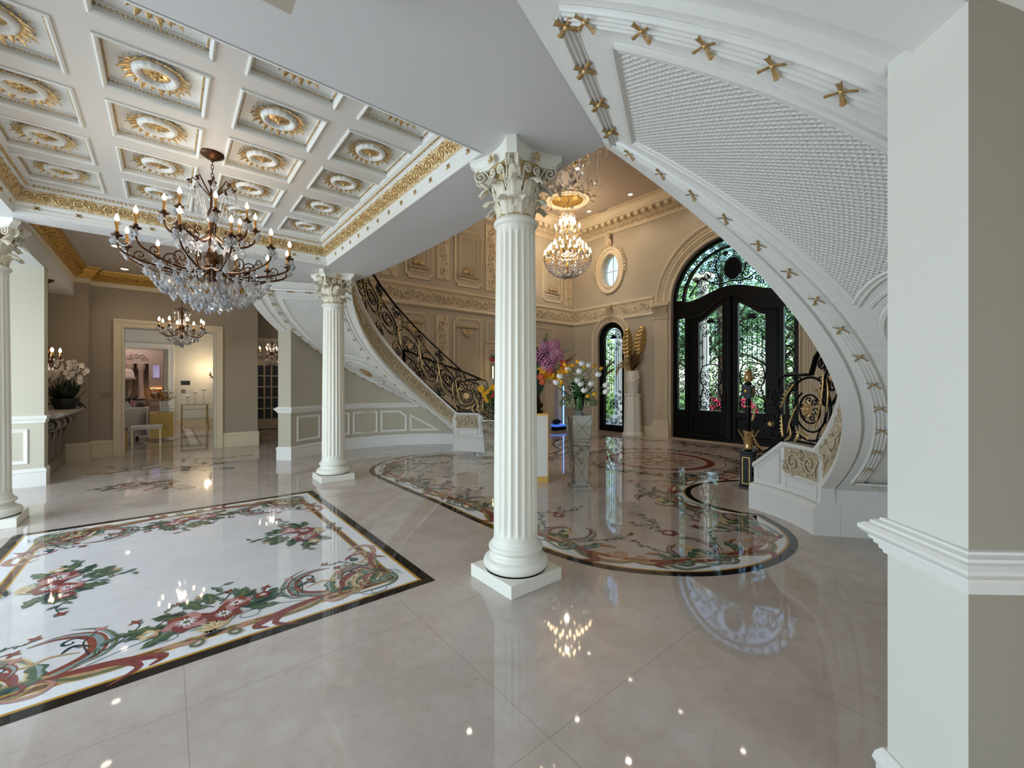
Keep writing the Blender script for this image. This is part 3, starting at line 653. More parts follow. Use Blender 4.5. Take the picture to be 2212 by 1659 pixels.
def build_stair(left):
    side = 'left' if left else 'right'
    base_loc = SP(338, 2.1, 0, left)
    lab = ('curved white staircase flight rising behind the far fluted column, with black railing above it' if left else 'curved white staircase flight sweeping overhead, its underside woven and studded with gold bows')
    T = thing('staircase', lab, 'staircase', base_loc)
    A = helix(201, 311)
    S = lambda a, r, z: SP(a, r, z, left)
    # underside skin
    prof = [('i', 1.62, 0), ('i', 1.70, 0), ('i', 1.703, .03), ('i', 1.722, .03), ('i', 1.724, 0), ('i', 1.985, 0), ('f', 0, 0), ('o', .27, 0), ('o', .012, 0), ('o', 0, .03), ('o', -.09, .03), ('o', -.095, -.005), ('o', -.27, -.005)]
    def rr(kind, v, a): return v if kind == 'i' else (rw(a)-v if kind == 'o' else (1.985+rw(a)-.27)/2)
    rows = [[S(a, rr(k, v, a), zu(a)+dz) for k, v, dz in prof] for a in helix(200.6, 311.5)]
    q = MB(); q.grid(rows, smooth=False); q.build('underside', white, T, world=True)
    # weave field
    AW = helix(208.8, 243.6, 1.2); q = MB(); rows = []; uv = []
    for a in AW:
        row = []
        for k in range(9):
            t = k/8; lo = 1.99; hi = rw(a)-.275; r = lo+(hi-lo)*t
            aa = a
            row.append(S(aa, r, zu(aa)-.004)); uv.append((radians(a)*2.4, r))
        rows.append(row)
    # rounded lower end of the woven field, hollowed around the oval
    def endang(r, t): return 246.5+0*t
    lastrow = len(rows)
    for j in range(1, 9):
        row = []
        for k in range(9):
            t = k/8; lo, hi = 1.99, rw(244)-.275; r = lo+(hi-lo)*t
            ext = 4.6*(2*t-1)**2
            a = 243.6+ext*j/8; row.append(S(a, min(r, rw(a)-.275) if t == 1 else r, zu(a)-.004)); uv.append((radians(a)*2.4, r))
        rows.append(row)
    q.grid(rows); q.uv = uv; q.build('woven_panel', weavem, T, world=True)
    # moulding around the woven field
    def mould(pts, w=.03, d=.022, nm='panel_moulding', m=white, n=4):
        q = MB(); rows = []
        P = [Vector(S(a, r, zu(a))) for a, r in pts]
        for i, p in enumerate(P):
            t = (P[min(i+1, len(P)-1)]-P[max(i-1, 0)]).normalized(); e = t.cross(Vector((0, 0, 1))).normalized()*w
            rows.append([p-e, p-e*.9+Vector((0, 0, -d*.7)), p-e*.3+Vector((0, 0, -d)), p+e*.1+Vector((0, 0, -d*.6)), p+e*.8+Vector((0, 0, -d*.5)), p+e])
        q.grid(rows, smooth=False); return q.build(nm, m, T, world=True)
    ringp = [(208.6, rw(208.6)-.25-(rw(208.6)-.25-1.985)*k/10) for k in range(11)]+[(a, 1.975) for a in helix(209.5, 248.1)]
    arcp = [(243.6+4.6*(2*t-1)**2, 1.99+(rw(245)-.275-1.99)*t) for t in [k/14 for k in range(15)]]
    ringo = [(a, rw(a)-.25) for a in helix(248.2, 208.6)]
    mould(ringp+arcp+ringo+[ringp[0]])
    mould([(243.6+4.6*(2*t-1)**2+2.2, 1.99+(rw(245)-.275-1.99)*t) for t in [.06+.88*k/14 for k in range(15)]], .012, .012)
    # oval with gilt rosette
    oc, orr = 256.5, 2.42
    def oval(sa, sr, c=oc): return [(c+sa*cos(t), orr+sr*sin(t)) for t in [2*pi*k/36 for k in range(37)]]
    mould(oval(9.4, .40), .035, .03, 'oval_moulding'); mould(oval(7.4, .31), .014, .014, 'oval_moulding')
    mould([(272, 2.06), (286, 2.0), (300, 2.06), (296, rw(296)-.36), (277, rw(277)-.34), (272, 2.06)], .02, .016)
    q = MB(); c = Vector(S(oc, orr, zu(oc)-.012)); ua = (Vector(S(oc+2, orr, zu(oc+2)))-Vector(S(oc, orr, zu(oc)))).normalized(); ur = (Vector(S(oc, orr+.1, 0))-Vector(S(oc, orr, 0))).normalized(); un = Vector((0, 0, -1))
    for k in range(18):
        t = 2*pi*k/18; d = ua*cos(t)*1.5+ur*sin(t); d2 = d.normalized(); leafblob(q, c+d*.065, d2, d2.cross(un), un, .075, .04, 0, .4, 4)
        q.ball(c+d*.062, .012, 5, 4)
    q.ball(c, .03, 8, 6, sc=(1, 1, .5)); q.build('gilt_rosette', goldy, T, world=True)
    # reeded strips with ribbon bows
    def reeds(pts, nm='reeded_moulding', n=4, w=.092, d=.017):
        q = MB(); P = [Vector(S(a, r, zu(a))) for a, r in pts]; E = []
        for i, p in enumerate(P):
            t = (P[min(i+1, len(P)-1)]-P[max(i-1, 0)]).normalized(); E.append(t.cross(Vector((0, 0, 1))).normalized())
        rows = []
        for p, e in zip(P, E):
            row = [p-e*w/2]
            for k in range(n):
                x0 = -w/2+w*k/n
                for f, h in ((.08, .35), (.3, .95), (.5, 1.1), (.7, .95), (.92, .35)): row.append(p+e*(x0+w/n*f)+Vector((0, 0, -.006-d*h)))
            row.append(p+e*w/2); rows.append(row)
        q.grid(rows, smooth=True); return q.build(nm, white, T, world=True)
    inner = [(a, 1.82) for a in helix(204.6, 304.6)]
    outer_ = [(a, rw(a)-.10) for a in helix(204.6, 304.6)]
    across = [(204.6, 1.82+(rw(204.6)-.10-1.82)*k/12) for k in range(13)]
    across2 = [(304.8, 1.80+(rw(304.8)-.10-1.80)*k/12) for k in range(13)]
    r1 = reeds(inner); r2 = reeds(outer_, w=.10); r3 = reeds(across); r4 = reeds(across2)
    for a in [207.2, 213.3, 219.3, 225.5, 232, 238.5, 245, 252, 259, 266.5, 273.5, 281, 289, 296.5, 303.5]:
        bow_at(a, 1.82, zu(a)-.012, left, r1, (0, 0, -1), .95, along=1)
    for k in range(22):
        a = 206.5+k*4.55; bow_at(a, rw(a)-.10, zu(a)-.012, left, r2, (0, 0, -1), 1.05, along=1)
    for k in range(4):
        r = 2.0+k*.29; a = 204.6; P = Vector(S(a, r, zu(a)-.014)); q = MB()
        U = (Vector(S(a, r+.1, zu(a)))-Vector(S(a, r, zu(a)))).normalized(); W = Vector((0, 0, -1)); V = U.cross(W)
        for d in (-1, 1):
            D = (U+V*d).normalized(); E = D.cross(W); q.grid([[P+D*x*.06-E*.014*(.6+.6*abs(x))+W*.016, P+D*x*.06+W*.024, P+D*x*.06+E*.014*(.6+.6*abs(x))+W*.016] for x in (-1, -.5, 0, .5, 1)])
        q.ball(P+W*.02, .014, 6, 4); q.build('ribbon_bow', gold, r3, world=True)
    for r in (1.98, 2.3): bow_at(304.8, r, zu(304.8)-.012, left, r4, (0, 0, -1), .9, along=1)
    # inner stringer: face towards the well
    AS = helix(198.5, 345)
    def zb(a): return zu(a)-.002 if a < 309.5 else 0.
    q = MB(); rows = []
    for a in AS:
        z0 = zb(a) if a < 311 else 0; z1 = topz(a); rows.append([S(a, 1.62, z0), S(a, 1.58, z0+.0), S(a, 1.575, z0+.05), S(a, 1.60, z0+.07), S(a, 1.60, z1-.06), S(a, 1.57, z1-.04), S(a, 1.565, z1), S(a, 1.70 if a < 309 else 1.76, z1), S(a, 1.70 if a < 309 else 1.76, z0+.001)])
    q.grid(rows, False, True, smooth=False); q.add(rows[-1], [tuple(range(len(rows[-1])))]); q.add(rows[0], [tuple(range(len(rows[0])))]); q.build('inner_stringer', white, T, world=True)
    # base of the stringer near the floor
    q = MB(); rows = [[S(a, 1.76, 0), S(a, 1.52, 0), S(a, 1.52, .25), S(a, 1.53, .27), S(a, 1.55, .30), S(a, 1.60, .31), S(a, 1.76, .31)] for a in helix(309.5, 345.4, 1.5)]
    q.grid(rows, False, True, smooth=False); q.add(rows[0], [tuple(range(7))]); q.add(rows[-1], [tuple(range(7))]); q.build('stringer_base', white, T, world=True)
    # panels on the low end of the stringer
    def onface(pts, r=1.595, w=.014, d=.014, nm='panel_moulding'):
        q = MB(); P = [Vector(S(a, r, z)) for a, z in pts]
        N = [Vector(S(a, r-1, z))-Vector(S(a, r, z)) for a, z in pts]
        rows = []
        for i, p in enumerate(P):
            t = (P[(i+1) % len(P)]-P[i-1]).normalized(); n = N[i].normalized(); e = t.cross(n).normalized()*w
            rows.append([p-e, p-e*.6+n*d, p+e*.2+n*d*.7, p+e, p+e*.9])
        q.grid(rows, True, smooth=False); q.build(nm, white, T, world=True)
    def poly(c, k=6):
        out = []
        for i in range(len(c)):
            a, b_ = c[i], c[(i+1) % len(c)]; out += [(a[0]+(b_[0]-a[0])*j/k, a[1]+(b_[1]-a[1])*j/k) for j in range(k)]
        return out
    onface(poly([(343.4, .37), (343.4, .50), (332.8, .74), (332.8, .37)]))
    onface(poly([(330.0, .35), (330.0, .47), (313.0, .47), (313.0, .35)]))
    # carved relief on the stringer
    q = MB()
    def relief(a0, a1, zc, H, r=1.592):
        L = 1.6*radians(a1-a0)*sqrt(1+(1.5/1.6)**2 if a1 < 311 else 1)
        m = MB(); vine(m, (0, 0, 0), (1, 0, 0), (0, 1, 0), (0, 0, 1), L, H, r=.0125, step=H*.8)
        def fn(p):
            a = a0+(a1-a0)*p[0]/L; return S(a, r-p[2], zc(a)+p[1])
        q.merge(m, fn)
    relief(205, 309, lambda a: zu(a)+.29, .30); relief(312.5, 330, lambda a: .655, .30)
    q.build('carved_relief', giltw, T, world=True)
    q = MB(); rows = [[S(a, 1.5985, zu(a)+.10), S(a, 1.5985, zu(a)+.47)] for a in helix(201, 309)]; q.grid(rows); q.grid([[S(a, 1.5985, .505), S(a, 1.5985, .80)] for a in helix(312, 330.5)]); q.build('relief_ground', mat('relief_ground_paint', '#cdbfa4', .5, noise=(60, '#b8a682', .5), bump=(55, .7, .012)), T, world=True)
    # treads and risers
    q = MB(); n = 19
    for k in range(n):
        a1 = 340-k*(340-203)/n; a0 = a1-(340-203)/n; z = .17+(3.58-.17)*k/(n-1); zl = zu(max(200, min(a0, 311)))+.03 if a0 < 305 else 0
        zl = min(zl, z-.05)
        rows = []
        for a in (a0, (a0+a1)/2, a1): rows.append([S(a, 1.76, zl), S(a, rw(a), zl), S(a, rw(a), z), S(a, 1.76, z)])
        q.grid(rows, False, True, smooth=False); q.add(rows[0], [(0, 1, 2, 3)]); q.add(rows[-1], [(0, 1, 2, 3)])
    q.build('steps', cream, T, world=True)
    # outer stringer
    q = MB(); rows = []
    for a in helix(200.6, 311):
        z0 = zu(a)-.003; rows.append([S(a, rw(a)+.26, z0), S(a, rw(a), z0+.035), S(a, rw(a), z0+.58), S(a, rw(a)+.26, z0+.58)])
    q.grid(rows, False, True, smooth=False); q.add(rows[0], [(0, 1, 2, 3)]); q.add(rows[-1], [(0, 1, 2, 3)]); q.build('outer_stringer', white, T, world=True)
    return T
stair_r = build_stair(False); stair_l = build_stair(True)
# curved walls below the outer side of each flight
for left in (False, True):
    nm = 'left' if left else 'right'
    q = MB(); rows = []
    for a in helix(226.3, 311.5): rows.append([SP(a, rw(a), 0, left), SP(a, rw(a), zu(a)+.03, left), SP(a, rw(a)+.27, zu(a)+.03, left), SP(a, rw(a)+.27, 0, left)])
    q.grid(rows, False, True, smooth=False); q.add(rows[0], [(0, 1, 2, 3)]); q.add(rows[-1], [(0, 1, 2, 3)])
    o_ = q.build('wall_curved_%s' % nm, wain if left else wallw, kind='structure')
    if not left:
        o_.data.materials.append(mat('shaded_greige_wall_paint', '#a39c8e', .6))  # outer face: greige paint, darkened so its shade sits in the colour
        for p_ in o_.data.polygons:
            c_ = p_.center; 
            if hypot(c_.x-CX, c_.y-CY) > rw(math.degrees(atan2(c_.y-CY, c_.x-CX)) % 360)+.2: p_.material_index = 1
    q = MB(); rows = [[SP(309.6, 1.70, 0, left), SP(309.6, rw(309.6), 0, left), SP(309.6, rw(309.6), zu(309.6)+.02, left), SP(309.6, 1.70, zu(309.6)+.02, left)], [SP(311.4, 1.70, 0, left), SP(311.4, rw(311.4), 0, left), SP(311.4, rw(311.4), .44, left), SP(311.4, 1.70, .44, left)]]
    q.grid(rows, False, True, smooth=False); q.add(rows[0], [(0, 1, 2, 3)]); q.build('wall_below_flight_%s' % nm, white, kind='structure')
    q = MB(); q.sweep([SP(309.6, 1.74, 0, left)[:2], SP(309.6, rw(309.6), 0, left)[:2]], BP, False, side=1 if not left else -1); q.build('baseboard_below_flight_%s' % nm, white, kind='structure')
    def ringpath(off_in):
        p = [SP(a, rw(a), 0, left)[:2] for a in helix(311, 226.3, 3)]
        a = 226.3; return p+[SP(a, rw(a)+.27, 0, left)[:2]]+[SP(b_, rw(b_)+.27, 0, left)[:2] for b_ in helix(229, 262, 3)]
    q = MB(); q.sweep(ringpath(0), BP, False, side=-1 if not left else 1); q.build('baseboard_curved_%s' % nm, white, kind='structure')
    # chair rail, dying into the flight where it comes low
    p = [SP(a, rw(a), 0, left)[:2] for a in helix(289, 226.3, 3)]+[SP(226.3, rw(226.3)+.27, 0, left)[:2]]+[SP(b_, rw(b_)+.27, 0, left)[:2] for b_ in helix(229, 262, 3)]
    q = MB(); q.sweep(p, RAIL, False, side=-1 if not left else 1); q.build('trim_chair_rail_%s' % nm, white, kind='structure')
    q = MB()
    def wpanel(c):
        m = MB(); m.sweep(c, [(-.022, 0), (-.022, .01), (-.01, .018), (.006, .012), (.022, .008), (.022, 0)], True); return m
    def sub(c, k=6):
        out = []
        for i in range(len(c)):
            a, b_ = c[i], c[(i+1) % len(c)]; out += [(a[0]+(b_[0]-a[0])*j/k, a[1]+(b_[1]-a[1])*j/k) for j in range(k)]
        return out
    for c in ([(230, .36), (241, .36), (241, .83), (230, .83)], [(243.5, .36), (255, .36), (255, .83), (243.5, .83)], [(257.5, .36), (268, .36), (268, .83), (257.5, .83)], [(270.5, .36), (282, .36), (282, .72), (279, .83), (270.5, .83)], [(284.5, .36), (298, .36), (284.5, .72)]):
        cc = sub([(radians(a)*2.8, z) for a, z in c])
        m = wpanel(cc)
        def fn(p):
            a = math.degrees(p[0]/2.8); return SP(a, rw(a)-p[2], p[1], left)
        q.merge(m, fn)
    q.build('trim_wainscot_%s' % nm, white, kind='structure')
# ---------------- railings ----------------
def rail_curve(left):
    """maps arc position a (deg) and height to world on the railing surface"""
    def R(a): return 1.66 if a < 331 else 1.66+.28*((a-331)/23)**1.3
    return lambda a, z, d=0.: SP(a, R(a)+d, z, left)
def build_rail(left):
    F = rail_curve(left); nwl = F(354, 0)
    T = thing('stair_railing', ('black wrought iron railing with gold leaves along the flight behind the far column' if left else 'black wrought iron railing with gold leaves and big scroll circle beside the newel post'), 'railing', nwl)
    im = iron
    def H(a): return topz(a)-.0 if a < 345 else .54-.35*(a-345)/9
    k = math.degrees(1/1.66)
    # curve helper: centre (a, z), offsets along rail in metres with the slope of the flight
    def W(a0, x, y, d=0., slope=True):
        a = a0+x*k
        zc = 0
        if slope and a0 < 311: zc = (zu(a)-zu(a0))
        return F(a, y+zc, d)
    q = MB(); q.tube([F(a, railz(a)) for a in helix(201, 332, 2.5)], .030, 8, flat=.6, up=(0, 0, 1)); q.tube([F(332, 1.60), F(334.5, 1.585), F(336, 1.54), F(336.6, 1.46)]+[F(335.2+x*34.5, 1.44+y) for x, y in spiral(0, 0, .045, 1.0, 0, -1, 10, .2)], .014, 6); q.build('handrail', im, T, world=True)
    q = MB(); q.tube([F(a, topz(a)+.02) for a in helix(201, 331, 2.5)]+[F(345, .58), F(352, .30)], .014, 6); q.build('bottom_rail', im, T, world=True)
    def mid(a): return (railz(a)+topz(a))/2 if a < 331 else 1.2
    cells = [(320, 'flower', 1.235), (305.5, 'spiral', None), (291.5, 'spiral', None), (275, 'flower', None), (257, 'spiral', None), (242.5, 'spiral', None), (227, 'flower', None), (211, 'spiral', None)]
    for (a, kind, zc) in cells:
        z = zc or mid(a)
        q = MB(); sg = 1 if a < 311 else 1
        if kind == 'flower':
            R1 = .335 if a > 311 else .30
            q.tube([W(a, R1*cos(t), z+R1*sin(t)) for t in [2*pi*i/36 for i in range(36)]], .013, 6, True)
            q.tube([W(a, x, z+y) for x, y in spiral(0, 0, R1*.82, .8, 2.2, 1, 24, .75)], .011, 6)
            R2 = R1*.45
            q.tube([W(a, R2*cos(t), z+R2*sin(t)) for t in [2*pi*i/28 for i in range(28)]], .011, 6, True)
            for i in range(6):
                t = 2*pi*i/6+.3; c = (R2*.62*cos(t), R2*.62*sin(t))
                q.tube([W(a, c[0]+x, z+c[1]+y) for x, y in spiral(0, 0, R2*.32, 1.2, t+pi, 1, 14)], .007, 5)
            q.build('scroll_circle', im, T, world=True)
            g = MB()
            for i in range(8):
                t = 2*pi*i/8; p0 = Vector(W(a, 0, z)); p1 = Vector(W(a, cos(t)*.1, z+sin(t)*.1)); U = (p1-p0).normalized(); N = (Vector(W(a, 0, z, -.1))-p0).normalized()
                leafblob(g, p0+N*.012, U, U.cross(N), N, R2*.62, .05, 0, .25, 4)
            g.ball(Vector(W(a, 0, z, -.02)), .022, 8, 6); g.build('gold_flower', gold, T, world=True)
        else:
            R1 = .27
            for (x0, y0, r, a0, d) in ((0, 0, R1, pi/2, 1), (.0, .02, R1*.98, -pi/2, 1)):
                q.tube([W(a, x0+x, z+y0+y) for x, y in spiral(x0, y0, r, 1.9, a0, d, 36, .08)], .011, 6)
            q.tube([W(a, x, z+y) for x, y in spiral(.20, .33, .09, 1.3, pi, -1, 16)], .009, 5); q.tube([W(a, x, z+y) for x, y in spiral(-.18, -.36, .09, 1.3, 0, -1, 16)], .009, 5)
            q.tube([W(a, x, z+y) for x, y in bez((-.27, .42), (-.1, .2), (.2, .3), (.22, 0), 10)], .009, 5)
            q.build('scroll', im, T, world=True)
            g = MB(); p0 = Vector(W(a, 0, z, -.02)); g.ball(p0, .035, 10, 6); g.ball(Vector(W(a, 0, z, .02)), .03, 8, 6); g.build('gold_rosette', gold, T, world=True)
        # filler scrolls top and bottom
        hh = (railz(a)-topz(a))/2 if a < 331 else .38
        for sx, sy in ((-1, -1), (1, -1), (-1, 1), (1, 1)):
            q = MB()
            q.tube([W(a, x, z+y) for x, y in spiral(sx*.25, sy*(hh-.13), .085, 1.35, pi/2 if sx > 0 else pi/2, sx*sy, 16)], .008, 5)
            q.tube([W(a, x, z+y) for x, y in bez((sx*.25, sy*(hh-.045)), (sx*.1, sy*(hh-.03)), (sx*.12, sy*.34), (sx*.2, sy*.24), 8)], .008, 5)
            q.build('filler_scroll', im, T, world=True)
    def acan(pts, w, side, nm='gold_leaf'):
        """gilded acanthus leaf along a path given in (a, z)"""
        g = MB(); P = [Vector(F(a, z, -.02)) for a, z in crom(pts, 4)]; n = len(P)
        g.tube(P, [.006+.006*sin(pi*i/(n-1)) for i in range(n)], 5)
        for i in range(1, n-1):
            t = (P[i+1]-P[i-1]).normalized(); N = (Vector(F(pts[0][0], 0, -1))-Vector(F(pts[0][0], 0, 0))).normalized(); V = t.cross(N)*side; w_ = w*sin(pi*i/(n-1))**.6
            leafblob(g, P[i], (V*.8+t*.6).normalized(), t, N, w_, .026, 0, .35, 3)
            if i % 2: leafblob(g, P[i], (V*-.5+t*.8).normalized(), t, N, w_*.5, .02, 0, .3, 3)
        g.build(nm, gold, T, world=True)
    acan([(311.5, 1.60), (312, 1.45), (313.5, 1.28), (316.5, 1.05)], .045, 1)
    acan([(309.6, 1.55), (308.6, 1.42), (309.5, 1.22)], .04, -1)
    acan([(327, 1.50), (331, 1.38), (334.5, 1.22)], .045, 1)
    acan([(326, 1.26), (329, 1.10), (330.5, .95)], .03, -1)
    acan([(334, 1.15), (333.6, 1.0), (333, .9)], .03, 1)
    acan([(326.5, 1.04), (325, .93), (327, .86)], .035, 1); acan([(329.5, 1.04), (329, .93), (332, .86)], .035, -1)
    acan([(309, 1.12), (311.5, 1.0), (313, .88)], .045, 1); acan([(318, 1.46), (314.5, 1.42), (312.5, 1.3)], .025, -1); acan([(324.5, 1.0), (321, .95), (320, .93)], .03, 1)
    for a in (298.5, 283.5, 266.5, 249.5, 234.5, 219):
        z = mid(a); acan([(a+3, z-.36), (a+.5, z-.05), (a-1.5, z+.38)], .03, 1 if int(a) % 2 else -1); acan([(a-2, z-.2), (a, z+.1), (a+2, z+.2)], .025, 1)
    # end scroll towards the newel
    q = MB()
    q.tube([F(341+x*k*.92, 1.02+y) for x, y in spiral(0, 0, .24, 1.8, pi*.55, 1, 34, .1)], .012, 6)
    q.tube([F(340+x*k*.92, 1.36+y) for x, y in spiral(.04, 0, .12, 1.5, -pi/2, -1, 24, .1)], .011, 6)
    q.tube([F(346+x*k, .56+y) for x, y in spiral(0.06, 0, .095, 1.4, pi/2, -1, 20, .12)], .010, 6)
    q.tube([F(a, z) for a, z in crom([(349, 1.35), (345, 1.30), (340, 1.25)], 5)], .010, 6)
    q.tube([F(a, z) for a, z in crom([(334, .86), (340, .76), (346, .66), (350, .72), (353, .86)], 5)], .012, 6)
    q.build('end_scroll', im, T, world=True)
    g = MB(); g.ball(F(340.6, 1.02, -.03), .034, 10, 6); g.build('gold_rosette', gold, T, world=True)
    acan([(349.5, 1.22), (350.5, 1.10), (351.5, 1.02)], .03, 1); acan([(351.5, .86), (349, .74), (345, .68)], .03, 1)
    # newel post
    N = thing('newel_post', ('black and gold newel post with pinecone finial at the foot of the far flight' if left else 'black and gold newel post with golden pinecone finial on a curved marble step'), 'newel post', (nwl[0], nwl[1], .15))
    q = MB(); q.box(-.075, -.075, 0, .075, .075, .44); q.box(-.088, -.088, 0, .088, .088, .02); q.box(-.068, -.068, .44, .068, .068, .47)
    bx = q.build('pedestal', iron, N); bevel(bx, .003)
    for s, ax in ((-1, 0), (1, 0), (-1, 1), (1, 1)):
        g = MB(); o = (0, 0, 0)
        P = [(-.042, .05), (.042, .05), (.042, .39), (-.042, .39)]
        g.sweep(P, [(-.004, 0), (-.004, .004), (.004, .004), (.004, 0)], True)
        g.xf((lambda p: (s*(.0755+p[2]), p[0], p[1])) if ax == 0 else (lambda p: (p[0], s*(.0755+p[2]), p[1]))); g.build('gold_fillet', goldy, N)
    q = MB(); q.lathe([(.04, .47), (.045, .49), (.05, .50), (.035, .52), (.035, .62), (.045, .70), (.05, .72), (.036, .74), (.030, 1.18), (.032, 1.20), (.05, 1.21)], 12); q.box(-.045, -.045, 1.16, .045, .045, 1.19)
    q.box(-.085, -.052, 1.19, .085, .052, 1.33); q.lathe([(.03, 1.33), (.05, 1.35), (.02, 1.38)], 12); q.build('post', iron, N)
    g = MB(); g.lathe([(.045, .49), (.053, .50), (.05, .53), (.047, .58), (.052, .64), (.058, .70), (.066, .735), (.05, .72)], 16)
    for i in range(8):
        t = 2*pi*i/8; d = Vector((cos(t), sin(t), 0)); leafblob(g, d*.045+Vector((0, 0, .56)), (d*.15+Vector((0, 0, 1))).normalized(), Vector((-d.y, d.x, 0)), d, .19, .05, 0, .3, 5)
    g.build('gold_acanthus_cup', gold, N)
    g = MB(); g.lathe([(.034, 1.05), (.037, 1.055), (.034, 1.06)], 12); g.build('gold_ring', gold, N)
    g = MB(); g.lathe([(.02, 1.37), (.04, 1.385), (.052, 1.42), (.05, 1.46), (.035, 1.505), (.012, 1.54), (.001, 1.55)], 16)
    for j in range(7):
        z = 1.395+j*.021; r = [.046, .052, .053, .048, .04, .03, .018][j]
        for i in range(11): t = 2*pi*(i+.5*(j % 2))/11; g.ball((r*cos(t), r*sin(t), z), .0085, 4, 3)
    g.build('pinecone_finial', gold, N)
    for bc, bs in (((0, -.055, 1.26), (.7, .3, 1)), ((0, .055, 1.26), (.7, .3, 1)), ((-.09, 0, 1.26), (.3, .7, 1))):
        g = MB(); g.ball(bc, .03, 10, 6, sc=bs); g.build('gold_oval_boss', goldy, N)
    # curved bottom step
    st = thing('bottom_step', 'rounded marble starting step under the %s newel post' % ('far' if left else 'near'), 'step', (*mir(SP(352, 2.0, 0))[:2], 0) if left else SP(352, 2.0, 0))
    q = MB(); c = SP(353, 1.93, 0, left); 
    pts = [(c[0]+.2*cos(t), c[1]+.2*sin(t)) for t in [2*pi*i/28 for i in range(28)]]
    ctr = SP(350, 2.35, 0, left)
    body = [SP(344.5, 1.80, 0, left)[:2], SP(344.5, rw(344.5)-.0, 0, left)[:2], SP(353, rw(350), 0, left)[:2], SP(356.5, 2.0, 0, left)[:2]]
    q.prism(pts, 0, .125); q.prism([(c[0]+(x-c[0])*1.09, c[1]+(y-c[1])*1.09) for x, y in pts], .125, .15)
    q.build('nosing', mat('step_marble', '#9b8c80', .25, noise=(12, '#857468', .5)), st, world=True)
    q = MB(); q.prism(body if not left else body[::-1], 0, .149); q.build('tread', floorm, st, world=True)
    return T
rail_r = build_rail(False); rail_l = build_rail(True)
# outer rail of the far flight
t = thing('outer_stair_railing', 'black railing starting at a square post on the wall side of the far flight', 'railing', (4.52, 9.6, 1.5))
P = crom([(4.50, 9.66, 2.35), (5.2, 9.58, 2.1), (5.8, 9.3, 1.88), (6.3, 8.9, 1.62)], 5)
q = MB(); q.tube(P, .026, 6); q.build('handrail', iron, t, world=True)
q = MB(); q.box(4.48, 9.63, 1.45, 4.54, 9.69, 2.36); q.build('post', iron, t, world=True)
for i in range(5):
    j = 2+i*3; p = P[j]; q = MB(); p2 = Vector(P[min(j+2, len(P)-1)]); d = (p2-Vector(P[j-1])); d.z = 0; d.normalize()
    q.tube([Vector(p)+d*x+Vector((0, 0, -.36+y-.5*x)) for x, y in spiral(0, 0, .22, 1.9, pi/2, 1, 30, .1)], .010, 5)
    q.tube([Vector(p)+d*x+Vector((0, 0, -.36+y-.5*x)) for x, y in spiral(.1, .12, .16, 1.5, -pi/2, -1, 24, .1)], .009, 5)
    q.build('scroll', iron, t, world=True)
# ---------------- coffers ----------------
def make_coffer(w, h):
    t = thing('ceiling_coffer', 'x', 'ceiling coffer', (0, 0, 3.55))
    q = MB(); q.sweep([(-w/2, -h/2), (w/2, -h/2), (w/2, h/2), (-w/2, h/2)], [(-.022, 0), (-.022, -.010), (-.010, -.016), (.0, -.008), (.006, 0), (.006, .035), (.022, .037), (.022, .055), (-.0, .055)], True, 0, 0, side=1)
    q.build('frame', white, t)
    q = MB(); q.box(-w/2-.01, -h/2-.01, .055, w/2+.01, h/2+.01, .075); q.build('recess', white, t)
    q = MB()
    n = 24
    for k in range(n):
        x = -w/2+.014+(w-.028)*k/(n-1)
        for s in (-1, 1): q.ball((x, s*(h/2-.014), .032), .0075, 5, 3)
        y = -h/2+.014+(h-.028)*k/(n-1)
        for s in (-1, 1): q.ball((s*(w/2-.014), y, .032), .0075, 5, 3)
    q.build('bead_row', gold, t)
    q = MB(); rows = []
    R = .115
    for (r, z) in ((R*1.12, .055), (R*1.08, .028), (R*.98, .012), (R*.86, .008), (R*.74, .02), (R*.62, .045), (R*.5, .054)):
        rows.append([((r*(1+(.035*abs(sin(8*a)) if r > R*.6 else 0)))*cos(a), (r*(1+(.035*abs(sin(8*a)) if r > R*.6 else 0)))*sin(a)*.98, z) for a in [2*pi*i/96 for i in range(96)]])
    q.grid(rows, False, True); q.build('fluted_ring', white, t)
    q = MB()
    for k in range(22):
        a = 2*pi*k/22; d = Vector((cos(a), sin(a), 0)); e = Vector((-sin(a), cos(a), 0)); o = d*R*1.12+Vector((0, 0, .042))
        q.ball(o+d*.03+e*.012+Vector((0, 0, -.004)), .008, 5, 3); q.ball(o+d*.055-e*.014, .007, 5, 3)
        leafblob(q, o, (d+Vector((0, 0, -.15))).normalized(), e, Vector((0, 0, -1)), .074 if k % 2 else .055, .034, 0, .3, 4)
        leafblob(q, o+e*.012, (d+e*.9).normalized(), d, Vector((0, 0, -1)), .04, .022, 0, .3, 3); leafblob(q, o-e*.012, (d-e*.9).normalized(), d, Vector((0, 0, -1)), .04, .022, 0, .3, 3)
    q.build('outer_leaf_ring', gold, t)
    q = MB()
    for k in range(8):
        a = 2*pi*k/8+.2; d = Vector((cos(a), sin(a), 0)); e = Vector((-sin(a), cos(a), 0))
        leafblob(q, d*.012+Vector((0, 0, .03)), (d+Vector((0, 0, -.05))).normalized(), e, Vector((0, 0, -1)), .085, .062, 0, -.35, 5)
    for k in range(5):
        a = 2*pi*k/5; d = Vector((cos(a), sin(a), 0)); e = Vector((-sin(a), cos(a), 0))
        leafblob(q, d*.006+Vector((0, 0, .018)), d, e, Vector((0, 0, -1)), .038, .034, 0, -.3, 4)
    q.ball((0, 0, .012), .016, 8, 5); q.build('gold_rosette', gold, t)
    return t
cof = {}
RN = ['first row by the low soffit', 'second row from the low soffit', 'middle row', 'fourth row from the low soffit', 'last row by the far beam']
CN = ['outer left file', 'second file from left', 'third file from left', 'file beside the column beam']
